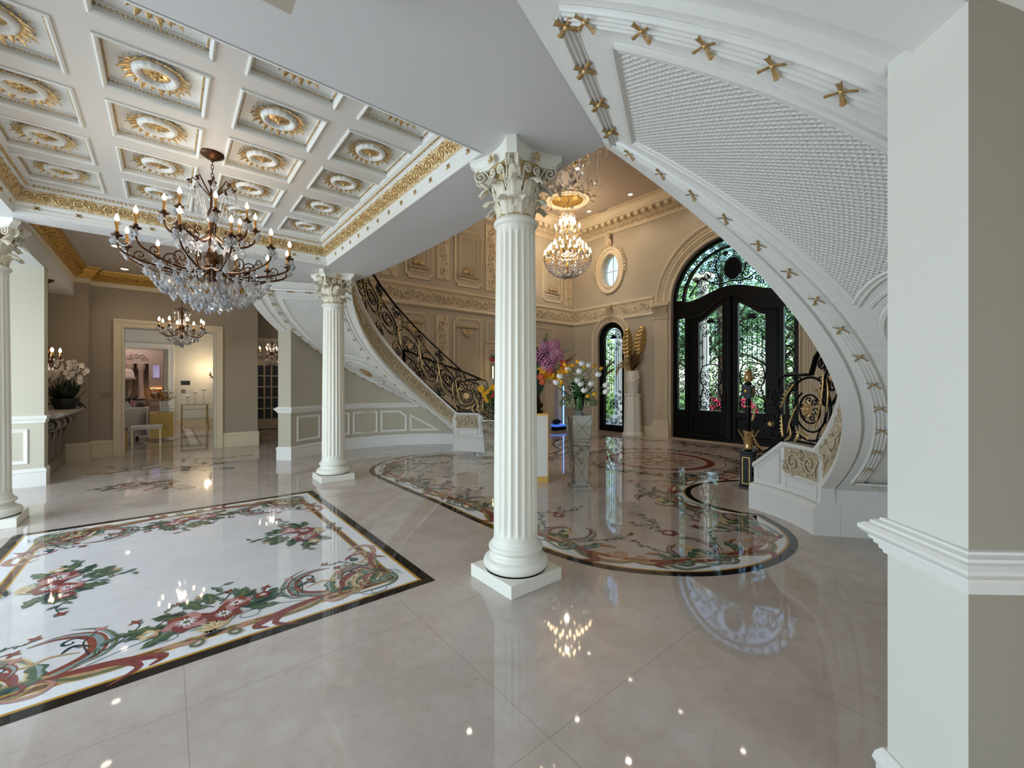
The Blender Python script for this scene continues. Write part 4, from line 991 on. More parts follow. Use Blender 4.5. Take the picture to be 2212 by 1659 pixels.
for i, x in enumerate(CXS):
    for j, y in enumerate(CYS):
        x0, x1 = max(-1.05, x-CW/2), min(1.69, x+CW/2); key = round(x1-x0, 3)
        loc = ((x0+x1)/2, y, 3.55); lb = 'square coffer with gold rosette, %s, %s' % (RN[j], CN[i])
        if key not in cof: cof[key] = make_coffer(x1-x0, CH); o = cof[key]; o.location = loc; o['label'] = lb; o['group'] = 'gilded ceiling coffers'
        else: dup(cof[key], loc, 0, lb, 'gilded ceiling coffers')
# ---------------- columns ----------------
def make_column():
    t = thing('fluted_column', 'x', 'column', (0, 0, 0))
    q = MB(); q.box(-.25, -.25, 0, .25, .25, .095); bevel(q.build('plinth', colwhite, t), .004)
    q = MB(); P = [(.235, .095)]+[(.205+.045*cos(a), .14+.045*sin(a)) for a in [-pi/2+pi*k/8 for k in range(9)]]+[(.205, .187), (.203, .197), (.193, .203), (.186, .215), (.188, .23)]+[(.186+.024*cos(a), .254+.024*sin(a)) for a in [-pi/2+pi*k/6 for k in range(7)]]+[(.186, .28), (.186, .292), (.176, .30), (.171, .32), (.170, .34)]
    q.lathe(P, 48, cap=False); q.build('base', colwhite, t)
    q = MB(); rows = []; NF = 20; K = NF*8
    zs = [.335, .36, .375, .39, .41]+[.41+2.2*k/10 for k in range(1, 11)]+[2.63, 2.645, 2.66, 2.70]
    for z in zs:
        R = .170-.020*(max(0, z-.34)/2.4)**1.4; row = []
        amp = max(0, min(1, (z-.36)/.05)) if z < 1 else max(0, min(1, (2.66-z)/.05)); amp = sqrt(max(0, amp))
        for k in range(K):
            f = (k % 8)/8.; s = 0 if f < .2 else sin(pi*(f-.2)/.8)**.55; a = 2*pi*k/K; r = R-.0135*s*amp; row.append((r*cos(a), r*sin(a), z))
        rows.append(row)
    q.grid(rows, False, True); q.build('shaft', colwhite, t)
    cap = MB(); cap.lathe([(.149, 2.70), (.158, 2.705), (.168, 2.715), (.172, 2.728), (.168, 2.742), (.158, 2.75), (.150, 2.76)], 40, cap=False)
    c = cap.build('necking', colwhite, t)
    q = MB(); q.lathe([(.150, 2.755), (.132, 2.79), (.132, 2.98), (.150, 3.06), (.19, 3.12), (.21, 3.13)], 32, cap=False)
    bell = q.build('bell', capg, t)
    def acleaf(m, a, z0, H, Wd, out, r0=.140):
        d = Vector((cos(a), sin(a), 0)); e = Vector((-sin(a), cos(a), 0)); rows = []
        n = 12
        for i in range(n+1):
            s = i/n
            # rises along the bell then curls outward and down
            zz = z0+H*sin(min(s, 1)*pi*.62)/sin(pi*.5) if s < .8 else None
            if s < .72: zz = z0+H*(s/.72); rr_ = r0+out*.35*(s/.72)**2.4
            else:
                u = (s-.72)/.28*pi*.85; zz = z0+H+ .28*out*sin(u)-.35*out*(1-cos(u))*.6; rr_ = r0+out*.35+out*.42*(1-cos(u))*.85
            w = Wd*(.70+.42*sin(pi*min(1, s*1.0)))*(1-.35*max(0, s-.8)/.2); row = []
            lob = 1+.17*sin(s*pi*9)
            for k in range(9):
                v = (k-4)/4; x = v*w*.5*(lob if abs(v) > .9 else 1)
                ridge = .012*(1-abs(v))**1 - .010*abs(sin(v*pi*2.5))+ .004*sin(s*pi*9)*abs(v)
                row.append(d*(rr_+ridge-.35*abs(v)**2*w*.35)+e*x+Vector((0, 0, zz-.018*abs(v)**2)))
            rows.append(row)
        m.grid(rows)
    for k in range(8):
        m = MB(); acleaf(m, 2*pi*k/8+pi/8, 2.76, .115, .10, .115); m.build('lower_acanthus_leaf', capm, t)
    for k in range(8):
        m = MB(); acleaf(m, 2*pi*k/8, 2.78, .225, .105, .145); m.build('upper_acanthus_leaf', capm, t)
    for k in range(4):
        a = pi/4+k*pi/2; d = Vector((cos(a), sin(a), 0)); e = Vector((-sin(a), cos(a), 0)); m = MB()
        for s in (-1, 1):
            off = e*s*.022
            pts = [d*.15+e*s*.03+Vector((0, 0, 2.93)), d*.17+e*s*.03+Vector((0, 0, 3.03)), d*.22+off+Vector((0, 0, 3.12))]
            sp = [d*(.268+x)+off+Vector((0, 0, 3.095+y)) for x, y in spiral(0, 0, .052, 1.6, pi*.55, -1, 26, .12)]
            P2 = crom(pts, 4)+sp
            n = len(P2); rows = []
            for i, p in enumerate(P2):
                p = Vector(p); w = .02
                rows.append([p-e*w*s*.2, p+e*s*w])
            m.grid(rows); m.tube([Vector(p)+e*s*.02 for p in P2], .0075, 5)
        m.ball(d*.268+Vector((0, 0, 3.095)), .018, 8, 6)
        leafblob(m, d*.19+Vector((0, 0, 2.98)), (d*.6+Vector((0, 0, .8))).normalized(), e, d, .12, .07, 0, .25, 5)
        m.build('corner_volute', capm, t)
    for k in range(4):
        a = k*pi/2; d = Vector((cos(a), sin(a), 0)); e = Vector((-sin(a), cos(a), 0)); m = MB()
        for s in (-1, 1):
            pts = crom([d*.155+e*s*.075+Vector((0, 0, 2.96)), d*.17+e*s*.07+Vector((0, 0, 3.04)), d*.185+e*s*.075+Vector((0, 0, 3.09))], 3)
            sp = [d*.19+e*s*(.045+x)+Vector((0, 0, 3.085+y)) for x, y in spiral(0, 0, .035, 1.5, pi*.35, 1, 20, .12)]
            m.tube(pts+sp, .009, 5)
        m.build('inner_volute', capm, t)
        m = MB(); c = d*.235+Vector((0, 0, 3.165))
        for i in range(10):
            b_ = 2*pi*i/10; u = e*cos(b_)+Vector((0, 0, sin(b_))); leafblob(m, c, u, u.cross(d), d, .042, .022, 0, .2, 3)
        m.ball(c+d*.008, .016, 8, 6); m.build('abacus_flower', gilt, t)
    m = MB(); rows = []
    def ab(sc, z):
        out = []
        for k in range(4):
            a = pi/4+k*pi/2; b_ = a+pi/2
            c1 = Vector((cos(a), sin(a)))*.355*sc; e1 = Vector((-sin(a), cos(a)))*.035; c2 = Vector((cos(b_), sin(b_)))*.355*sc; e2 = Vector((-sin(b_), cos(b_)))*.035
            p, r = c1+e1, c2-e2; mid = (p+r)/2; nn = mid.normalized()
            for i in range(9):
                tt = i/8; q_ = p.lerp(r, tt)-nn*.062*4*tt*(1-tt)*sc; out.append((q_.x, q_.y, z))
        return out
    for sc, z in ((.86, 3.13), (.88, 3.145), (.885, 3.16), (.93, 3.175), (.98, 3.19), (1.0, 3.20), (1.0, 3.229)): rows.append(ab(sc, z))
    m.grid(rows, False, True, smooth=False); m.add(rows[0], [tuple(range(36))]); m.add(rows[-1], [tuple(range(36))]); m.build('abacus', colwhite, t)
    return t
colp = [(2.09, 2.49, 'white fluted column with leafy capital standing nearest, in the middle of the view'), (2.04, 6.92, 'white fluted column between the inlaid floor carpet and the far staircase'), (-1.46, 6.93, 'white fluted column cut by the frame edge at the left, before the pier')]
cc = make_column(); cc.location = (colp[0][0], colp[0][1], 0); cc['label'] = colp[0][2]; cc['group'] = 'fluted columns'
for x, y, l in colp[1:]: dup(cc, (x, y, 0), 0, l, 'fluted columns')
# ---------------- chandeliers ----------------
def gem(m, c, w, h, n=6):
    """faceted hanging drop, top at c"""
    x, y, z = c; a0 = random.random()*6
    ring = [(x+w/2*cos(a0+2*pi*k/n), y+w/2*sin(a0+2*pi*k/n), z-h*.62) for k in range(n)]
    m.add([(x, y, z)]+ring+[(x, y, z-h)], [(0, 1+k, 1+(k+1) % n) for k in range(n)]+[(n+1, 1+(k+1) % n, 1+k) for k in range(n)], 0, False)
def bstrand(t, *a):
    m = MB(); strand(m, *a); m.build('bead_strand', crystal, t)
def strand(m, p0, p1, sag=0, r=.006, n=None):
    p0, p1 = Vector(p0), Vector(p1); L = (p1-p0).length; n = n or max(3, int(L/(r*2.6)))
    for i in range(n+1):
        t = i/n; p = p0.lerp(p1, t)+Vector((0, 0, -4*sag*t*(1-t))); m.ball(p, r, 4, 2)
def chandelier(name, label, loc, zc, rings, metal, group=None, crown=None, drops=60, extra=0, canopy=.09, body=None, bottom=None, dropsz=(.03, .06), energy=20, bulb_r=.0145, candle_r=.011, stem_top=None, basket=None, lightcol=(1, .82, .63), fine=True):
    """loc is the point under the ceiling; everything hangs below it in local coordinates"""
    random.seed(sum(map(ord, label)))
    t = thing(name, label, 'chandelier', (loc[0], loc[1], zc), 0, group)
    Z = lambda z: z-zc
    q = MB(); q.lathe([(canopy, 0), (canopy, -.008), (canopy*.9, -.02), (canopy*.5, -.045), (.015, -.06), (.012, -.07)], 24)
    q.build('canopy', metal, t)
    ztop = stem_top; q = MB(); L = zc-.06-ztop; nk = max(3, int(L/.034))
    for k in range(nk):
        z = -.06-L*(k+.5)/nk; h = L/nk*.66
        pts = [((.009 if k % 2 else 0)*cos(a), (0 if k % 2 else .009)*cos(a), z+h*sin(a)) for a in [2*pi*i/8 for i in range(8)]]
        q.tube(pts, .0028, 4, True)
    q.build('chain', metal, t)
    zb = body[0]; q = MB(); H = ztop-zb
    prof = [(.004, Z(zb)-.02), (.03, Z(zb)), (.05, Z(zb)+.03), (.035, Z(zb)+.07), (.02, Z(zb)+.10), (.045, Z(zb)+.16), (.055, Z(zb)+.20), (.03, Z(zb)+.26), (.015, Z(zb)+.32), (.018, Z(zb)+H*.6), (.035, Z(zb)+H*.66), (.015, Z(zb)+H*.74), (.012, Z(zb)+H*.95), (.03, Z(zb)+H), (.006, Z(zb)+H+.02)]
    s = body[1]; q.lathe([(r*s, z) for r, z in prof], 14); q.build('stem', metal, t)
    crys = []; hooks = []
    if crown:
        r, z, n = crown; q = MB(); m = MB()
        for k in range(n):
            a = 2*pi*k/n; d = Vector((cos(a), sin(a), 0))
            q.tube([d*.01+Vector((0, 0, Z(z)-.10)), d*r*.5+Vector((0, 0, Z(z)-.02)), d*r*.8+Vector((0, 0, Z(z)+.04)), d*r+Vector((0, 0, Z(z)+.0))]+[d*(r*.93+x)+Vector((0, 0, Z(z)+y)) for x, y in spiral(0, 0, r*.12, 1.1, 0, 1, 8, .2)], .006, 5)
            hooks.append((d*r+Vector((0, 0, Z(z)-.01)), 1)); bstrand(t, d*r+Vector((0, 0, Z(z))), d*r*.95+Vector((0, 0, Z(z)-.22)), 0, .0065); bstrand(t, d*r*.7+Vector((0, 0, Z(z))), d*r*.35+Vector((0, 0, Z(z)-.3)), 0, .0065)
        q.build('crown_arm', metal, t)
    for ri, (r, zcup, n, ch, a0, zarm) in enumerate(rings):
        for k in range(n):
            a = a0+2*pi*k/n; d = Vector((cos(a), sin(a), 0)); q = MB()
            P = crom([d*.03+Vector((0, 0, Z(zarm)+.02)), d*r*.35+Vector((0, 0, Z(zarm)-.05)), d*r*.7+Vector((0, 0, Z(zcup)-.17)), d*r*.96+Vector((0, 0, Z(zcup)-.11)), d*r+Vector((0, 0, Z(zcup)-.02))], 4)
            q.tube(P, [.012-.005*i/(len(P)-1) for i in range(len(P))], 6)
            if fine:
                q.tube([d*(r*.45+x)+Vector((0, 0, Z(zarm)+.03+y)) for x, y in spiral(0, 0, min(.07, r*.13), 1.3, -pi/2, 1, 14, .15)], .006, 5)
                q.tube([d*(r*.78+x)+Vector((0, 0, Z(zcup)-.12+y)) for x, y in spiral(0, 0, min(.045, r*.1), 1.2, -pi/2, 1, 12, .15)], .005, 5)
            arm = q.build('arm', metal, t)
            q = MB(); c = d*r+Vector((0, 0, Z(zcup)))
            s = candle_r/.011
            q.lathe([(.004*s, -.03), (.012*s, -.02), (.010*s, -.012), (.020*s, -.004), (.036*s, .004), (.038*s, .010), (.016*s, .012), (.014*s, .03), (.017*s, .034), (.012*s, .036)], 12, tuple(c)); q.build('drip_cup', metal, t)
            q = MB(); q.lathe([(candle_r, .03), (candle_r, ch), (candle_r*.4, ch+.003)], 10, tuple(c)); cd = q.build('candle', candle, t)
            q = MB(); br = bulb_r; q.lathe([(br*.5, 0), (br*.95, br*.8), (br*1.05, br*1.6), (br*.8, br*2.6), (br*.35, br*3.7), (.0005, br*4.2)], 10, (c.x, c.y, c.z+ch)); q.build('bulb', bulb, cd)
            for e in (-.5, .0, .5):
                aa = a+e*.055/r*.9; hooks.append((Vector((cos(aa)*(r+.03*abs(1-abs(e))), sin(aa)*(r+.03), Z(zcup)-.0)), 0))
            hooks.append((d*r*.72+Vector((0, 0, Z(zcup)-.17)), 2)); hooks.append((d*r*.42+Vector((0, 0, Z(zarm)-.05)), 2))
        if fine:
            m = MB()
            for k in range(n):
                a = a0+2*pi*k/n; b_ = a0+2*pi*(k+1)/n
                bstrand(t, (cos(a)*r, sin(a)*r, Z(zcup)-.03), (cos(b_)*r, sin(b_)*r, Z(zcup)-.03), .07, .006)
                bstrand(t, (cos(a)*r*.96, sin(a)*r*.96, Z(zcup)-.11), (cos(a)*r*.3, sin(a)*r*.3, Z(zarm)-.08), .05, .006)
    if bottom:
        zb0, zb1, R0 = bottom
        for k in range(drops):
            u = random.random()**.5; r = R0*u; a = random.random()*2*pi; z = zb0+(zb1-zb0)*(1-u**1.6)*random.uniform(.75, 1)
            hooks.append((Vector((r*cos(a), r*sin(a), Z(z))), 3))
    items = []
    for p, kind in hooks:
        w, h = dropsz; f = {0: 1, 1: 1.1, 2: 1.35, 3: 1.2}[kind]*random.uniform(.8, 1.2)
        items.append((p, w*f, h*f))
    random.shuffle(items); protos = []
    for i, (p, w, h) in enumerate(items[:90]):
        if i < 4:
            m = MB(); gem(m, (0, 0, 0), w, h); m.ball((0, 0, .006), .005, 4, 3); o = m.build('crystal_drop', crystal, t); protos.append(o)
        else: o = protos[i % 4].copy(); COL.objects.link(o); o.parent = t; o.rotation_euler = (0, 0, random.random()*6)
        o.location = p
    rest = MB()
    for p, w, h in items[90:]: gem(rest, tuple(p), w, h)
    if bottom and fine:
        for k in range(34):
            a = 2*pi*k/34; R = bottom[2]*random.uniform(.3, 1); strand(rest, (cos(a)*R, sin(a)*R, Z(bottom[0])+.10), (cos(a)*R*.95, sin(a)*R*.95, Z(bottom[0])-.02), 0, .006)
    if extra and basket:
        zt, zb_, R = basket
        for k in range(extra):
            v = random.random(); th = v*pi/2; r = R*cos(th)**.8; z = zt+(zb_-zt)*sin(th); a = random.random()*2*pi
            gem(rest, (r*cos(a), r*sin(a), Z(z)), .045, .075)
        for k in range(26):
            a = 2*pi*k/26; strand(rest, (.12*cos(a), .12*sin(a), Z(ztop)), (R*.5*cos(a), R*.5*sin(a), Z(zt)+.35), 0, .012, 26)
    if rest.v: rest.build('crystal_trimming', crystal, t, kind='stuff')
    for k, (dx, z, e) in enumerate(((0, rings[0][1]+.12, .5), (0, rings[-1][1]+.1, .3), (0, rings[0][1]-.12, .2))):
        o = lamp('chandelier_light', 'POINT', (loc[0], loc[1], z), energy*e, lightcol, .06)
    return t
chandelier('crystal_chandelier', 'large bronze chandelier with two tiers of candles hanging under the coffered ceiling', (.314, 4.58), 3.55,
           [(.62, 2.66, 12, .115, .13, 2.52), (.33, 2.93, 8, .115, .0, 2.80)], bronze, crown=(.17, 3.26, 8), drops=150, canopy=.094, stem_top=3.30, body=(2.42, 1.2), bottom=(2.42, 2.20, .40), dropsz=(.040, .078), energy=26)
chandelier('crystal_chandelier', 'small bronze chandelier in front of the cased opening to the living room', (.24, 10.7), 3.80,
           [(.36, 2.62, 8, .11, .2, 2.52)], bronze, crown=(.12, 2.98, 6), drops=40, canopy=.08, stem_top=3.02, body=(2.42, 1.0), bottom=(2.46, 2.30, .22), dropsz=(.04, .07), energy=17, bulb_r=.019)
chandelier('crystal_chandelier', 'tiny bronze chandelier hanging above the orchid, half hidden by the pier', (-1.52, 10.25), 3.23,
           [(.14, 1.93, 5, .10, .2, 1.88)], bronze, crown=None, drops=14, canopy=.08, stem_top=2.12, body=(1.83, .7), bottom=(1.84, 1.76, .12), dropsz=(.03, .05), energy=8, bulb_r=.018, fine=False)
chandelier('crystal_chandelier', 'bronze chandelier seen through the narrow doorway beside the curved wall', (2.42, 14.2), 3.5,
           [(.33, 2.42, 8, .11, .2, 2.32)], bronze, crown=(.12, 2.75, 6), drops=30, canopy=.08, stem_top=2.8, body=(2.22, 1.0), bottom=(2.26, 2.08, .25), dropsz=(.04, .07), energy=16, bulb_r=.017)
gc = mat('gold_chandelier_metal', '#c9a254', .3, 1.)
chandelier('crystal_chandelier', 'glowing gold chandelier with dense crystal basket, hanging near the oval window', (8.99, 8.37), 6.83,
           [(.66, 5.20, 22, .07, 0, 5.1), (.54, 5.36, 16, .07, .1, 5.2), (.40, 5.50, 12, .07, .2, 5.35), (.36, 5.95, 10, .07, .1, 5.8), (.22, 6.12, 8, .07, .2, 6.0)], gc, crown=(.22, 6.42, 10), drops=40, extra=620, canopy=.07, stem_top=6.45, body=(4.72, 1.0), bottom=(4.95, 4.62, .5), dropsz=(.045, .08), lightcol=(1, .85, .69), energy=150, bulb_r=.026, basket=(5.22, 4.66, .68), fine=False)
chandelier('crystal_chandelier', 'huge crystal chandelier with long beaded drips, partly hidden by the low soffit and capital', (5.25, 5.15), 6.83,
           [(.92, 5.90, 12, .09, .05, 5.7), (.6, 6.15, 8, .09, .2, 6.0), (.62, 5.6, 10, .09, .2, 5.5)], gc, crown=(.3, 6.5, 8), drops=70, canopy=.1, stem_top=6.55, body=(5.2, 1.2), bottom=(5.3, 4.85, .5), dropsz=(.05, .09), energy=130, bulb_r=.022, candle_r=.014, fine=False)
big = [o for o in bpy.data.objects if o.get('label', '').startswith('huge crystal')][0]
random.seed(3); m = MB()
for k in range(86):
    a = 2*pi*k/86; R = random.uniform(.45, .98); L = random.uniform(.25, .6); z0 = 5.78-(.98-R)*.9
    p = (R*cos(a), R*sin(a), z0-6.83); strand(m, p, (p[0], p[1], p[2]-L), 0, .009, int(L/.03)); gem(m, (p[0], p[1], p[2]-L), .035, .07)
m.build('drip_strand', crystal, big, kind='stuff')
# ceiling medallion
t = thing('ceiling_medallion', 'round gilded ceiling rose above the glowing chandelier near the oval window', 'ceiling rose', (8.99, 8.37, 6.85))
q = MB(); q.lathe([(.47, 0), (.45, -.03), (.3, -.015), (.12, -.03), (.03, -.05), (.0, -.05)], 40)
for k in range(24):
    a = 2*pi*k/24; d = Vector((cos(a), sin(a), 0)); leafblob(q, d*.09+Vector((0, 0, -.03)), d, Vector((-d.y, d.x, 0)), Vector((0, 0, -1)), .35, .07, 0, .02, 5)
q.build('gold_disc', goldy, t)
q = MB(); q.lathe([(.66, 0), (.65, -.03), (.61, -.045), (.57, -.02), (.52, -.02), (.50, -.045), (.47, -.05), (.46, -.02), (.46, 0)], 48, cap=False); q.build('ring_moulding', cream, t)
q = MB()
for k in range(12):
    a = 2*pi*k/12; d = Vector((cos(a), sin(a), 0)); e = Vector((-sin(a), cos(a), 0))
    q.tube([d*(.74+x)+e*y+Vector((0, 0, -.015)) for x, y in spiral(0, 0, .07, 1.2, pi, 1 if k % 2 else -1, 14, .15)], .012, 5)
    leafblob(q, d*.66+Vector((0, 0, -.01)), (d+e*.5).normalized(), e, Vector((0, 0, -1)), .16, .07, 0, .1, 4)
q.build('leaf_scroll', gilt, t)
# downlights
pd = None
def downlight(x, y, z, label, e=None, r=.055):
    global pd
    if pd is None:
        t = thing('downlight', label, 'recessed light', (x, y, z), 0, 'recessed downlights')
        q = MB(); q.lathe([(.055, -.001), (.07, -.006), (.075, 0)], 20, cap=False); q.build('rim', white, t)
        q = MB(); q.lathe([(.0, -.003), (.055, -.003)], 20, cap=False); q.build('lens', bulbw, t); pd = t
    else: t = dup(pd, (x, y, z), 0, label)
    if e:
        l = lamp('downlight_beam', 'SPOT', (x, y, z-.02), e, (1, .85, .68), .05); l.data.spot_size = radians(110); l.data.spot_blend = .8
    return t
for i, (x, y, w) in enumerate(((10.1, 8.5, 'nearest the air vent'), (10.1, 7.0, 'above the leaf pedestal'), (10.1, 5.5, 'above the left door leaf'), (10.1, 4.0, 'above the right door leaf'), (7.87, 7.0, 'between the two lit chandeliers'), (7.87, 5.5, 'above the round floor medallion'), (5.6, 8.4, 'by the tall wall panels'), (7.87, 4.0, 'above the floor medallion toward the newel'))):
    downlight(x, y, 6.849, 'lit round downlight in the rotunda ceiling, %s' % w, 30)
for y, w in ((8.1, 'closest to the far beam'), (9.6, 'middle one of the hall'), (11.4, 'close to the rear wall')): downlight(-.65, y, 3.799, 'lit round downlight in the hall ceiling, %s' % w, 9)
downlight(.75, 14.5, 3.549, 'lit round downlight in the living room ceiling', 16); downlight(-.9, 17, 3.549, 'lit round downlight deep in the living room ceiling', 16)
t = thing('air_vent', 'dark rectangular air vent in the rotunda ceiling beside a downlight', 'vent', (10.45, 8.2, 6.849))
q = MB(); q.box(-.09, -.2, -.012, .09, .2, 0); q.build('frame', hallceil, t)
q = MB()
for k in range(7): q.box(-.07+k*.02, -.17, -.016, -.062+k*.02, .17, -.012)
q.build('slats', mat('vent_dark', '#3a3430'), t)
# ---------------- inlaid floor ----------------
class Paint:
    """flat stone inlay pieces set into the floor, stacked by a hair"""
    def __init__(s, z0, fn): s.mb = MB(); s.z = z0; s.fn = fn
    def poly(s, pts, c):
        s.z += 1.6e-5; P = [s.fn(*p) for p in pts]; s.mb.add([(x, y, s.z) for x, y in P], [tuple(range(len(P)))], c, False)
    def strip(s, A, B, c):
        s.z += 1.6e-5; v = [(*s.fn(*p), s.z) for p in A]+[(*s.fn(*p), s.z) for p in B]; n = len(A)
        s.mb.add(v, [(i, i+1, n+i+1, n+i) for i in range(n-1)], c, False)
    def ribbon(s, pts, w, c, c2=None, taper=(.05, 1, .05), k=5):
        P = crom(pts, k); n = len(P); A = []; B = []; A2 = []; B2 = []
        for i, p in enumerate(P):
            a = P[max(0, i-1)]; b = P[min(n-1, i+1)]; dx, dy = b[0]-a[0], b[1]-a[1]; L = hypot(dx, dy) or 1; t = i/(n-1)
            f = (taper[0]+(taper[1]-taper[0])*sin(pi*t/2*1) if t < .5 else taper[2]+(taper[1]-taper[2])*sin(pi*(1-t)/2*1)) if len(taper) == 3 else 1
            f = taper[0]*(1-t)*(1-t)+taper[1]*2*t*(1-t)*1.6+taper[2]*t*t
            nx, ny = -dy/L*w/2*f, dx/L*w/2*f
            A.append((p[0]+nx, p[1]+ny)); B.append((p[0]-nx, p[1]-ny)); A2.append((p[0]+nx*.15, p[1]+ny*.15)); B2.append((p[0]-nx*.62, p[1]-ny*.62))
        s.strip(A, B, c)
        if c2 is not None: s.strip(A2, B2, c2)
    def curl(s, cx, cy, r, turns, a0, d, w, c, c2=None, tail=None):
        P = spiral(cx, cy, r, turns, a0, d, 26, .18); P = (tail or [])+P
        s.ribbon(P, w, c, c2, (.25, 1.0, .25), 1)
    def leaf(s, x, y, a, L, w, c, c2=None, bend=.2, lobes=0):
        A = []; B = []; n = 10; C_ = []
        for i in range(n+1):
            t = i/n; ww = w*.5*sin(pi*t**.8)**.9 if 0 < t < 1 else 0
            if lobes: ww *= 1+.35*sin(t*pi*2*lobes)
            px = L*t; py = bend*L*t*t; ca, sa = cos(a), sin(a)
            A.append((x+px*ca-(py+ww)*sa, y+px*sa+(py+ww)*ca)); B.append((x+px*ca-(py-ww)*sa, y+px*sa+(py-ww)*ca)); C_.append((x+px*ca-py*sa, y+px*sa+py*ca))
        s.strip(A, B, c)
        if c2 is not None: s.strip(C_, [((b[0]+m[0])/2, (b[1]+m[1])/2) for b, m in zip(B, C_)], c2)
    def flower(s, x, y, r, c, c2, cc, petals=6, rot=0.):
        for k in range(petals):
            a = rot+2*pi*k/petals; s.leaf(x, y, a-.1, r*1.05, r*.95, c if k % 2 else c2, None, .12)
        for k in range(petals):
            a = rot+2*pi*(k+.5)/petals; s.leaf(x, y, a, r*.72, r*.5, c2 if k % 2 else c, None, .05)
        for k in range(petals*2):
            a = rot+pi*k/petals; s.leaf(x, y, a, r*.5, r*.10, I_WHITE, None, 0)
        s.poly([(x+r*.16*cos(2*pi*k/10), y+r*.16*sin(2*pi*k/10)) for k in range(10)], cc)
    def sprig(s, pts, n=5, L=.07, c=I_GREEN, flower=None):
        s.ribbon(pts, .007, I_TEAL, None, (1, 1, .4)); P = crom(pts, 6)
        for k in range(1, n+1):
            i = int(len(P)*k/(n+1)); p, q_ = P[i], P[min(i+1, len(P)-1)]; a = atan2(q_[1]-p[1], q_[0]-p[0])
            s.leaf(p[0], p[1], a+(.8 if k % 2 else -.8), L*(1-.3*k/n), L*.34, c if k % 3 else I_OLIVE, I_SAGE, .15)
        e = P[-1]
        if flower:
            for k in range(4): s.leaf(e[0], e[1], k*1.6+.4, .04, .022, flower, None, .1)
def bouquet(P, sc=1.):
    """local frame: base at origin edge, +y towards the middle of the field"""
    S_ = lambda L: [(x*sc, y*sc) for x, y in L]
    P.sprig(S_([(.05, .16), (.12, .30), (.05, .40), (.12, .50)]), 6, .10*sc); P.sprig(S_([(.02, .14), (-.08, .28), (-.05, .36)]), 4, .09*sc, I_GREEN, I_TAN)
    P.sprig(S_([(.2, .1), (.36, .14), (.5, .10), (.62, .14)]), 6, .09*sc, I_GREEN, I_RUST); P.sprig(S_([(-.2, .08), (-.36, .06), (-.5, .1)]), 5, .11*sc)
    for x, y, a, L in ((.1, .1, .6, .24), (.16, .02, .1, .26), (.14, .16, 1.0, .2), (-.1, .1, 2.5, .24), (-.16, .02, 3.0, .26), (-.06, .18, 2.0, .2), (.2, -.02, -.4, .18), (-.18, -.04, 3.6, .2), (.0, .2, 1.5, .2), (.26, .08, .5, .18), (-.27, .06, 2.8, .18)):
        P.leaf(x*sc, y*sc, a, L*sc, L*.42*sc, I_GREEN, I_TEAL if L > .2 else I_OLIVE, .12, 3)
    for k in range(7): P.leaf(0, -.12*sc, pi/2+(k-3)*.42, .13*sc, .05*sc, I_TEAL if k % 2 else I_SAGE, I_CREAM, .1)
    for k in range(5): P.leaf(0, -.17*sc, pi/2+(k-2)*.5, .11*sc, .045*sc, I_CREAM, I_TAN, .1)
    P.flower(-.13*sc, .03*sc, .125*sc, I_ROSE, I_PLUM, I_OLIVE, 6, .2); P.flower(.06*sc, .0, .105*sc, I_RUST, I_PLUM, I_OLIVE, 6, .5); P.flower(.14*sc, .11*sc, .10*sc, I_RUST, I_ROSE, I_PLUM, 6, .1)
    P.flower(.30*sc, .12*sc, .055*sc, I_RUST, I_PLUM, I_CREAM, 5); P.flower(-.31*sc, .0, .06*sc, I_CREAM, I_TAN, I_WHITE, 5, .4)
    for s in (-1, 1): P.curl(s*.10*sc, -.28*sc, .045*sc, 1.1, pi/2, s, .022*sc, I_OLIVE, None, [(0, -.2*sc)])
    P.leaf(-.06*sc, -.225*sc, 0, .12*sc, .03*sc, I_TEAL)
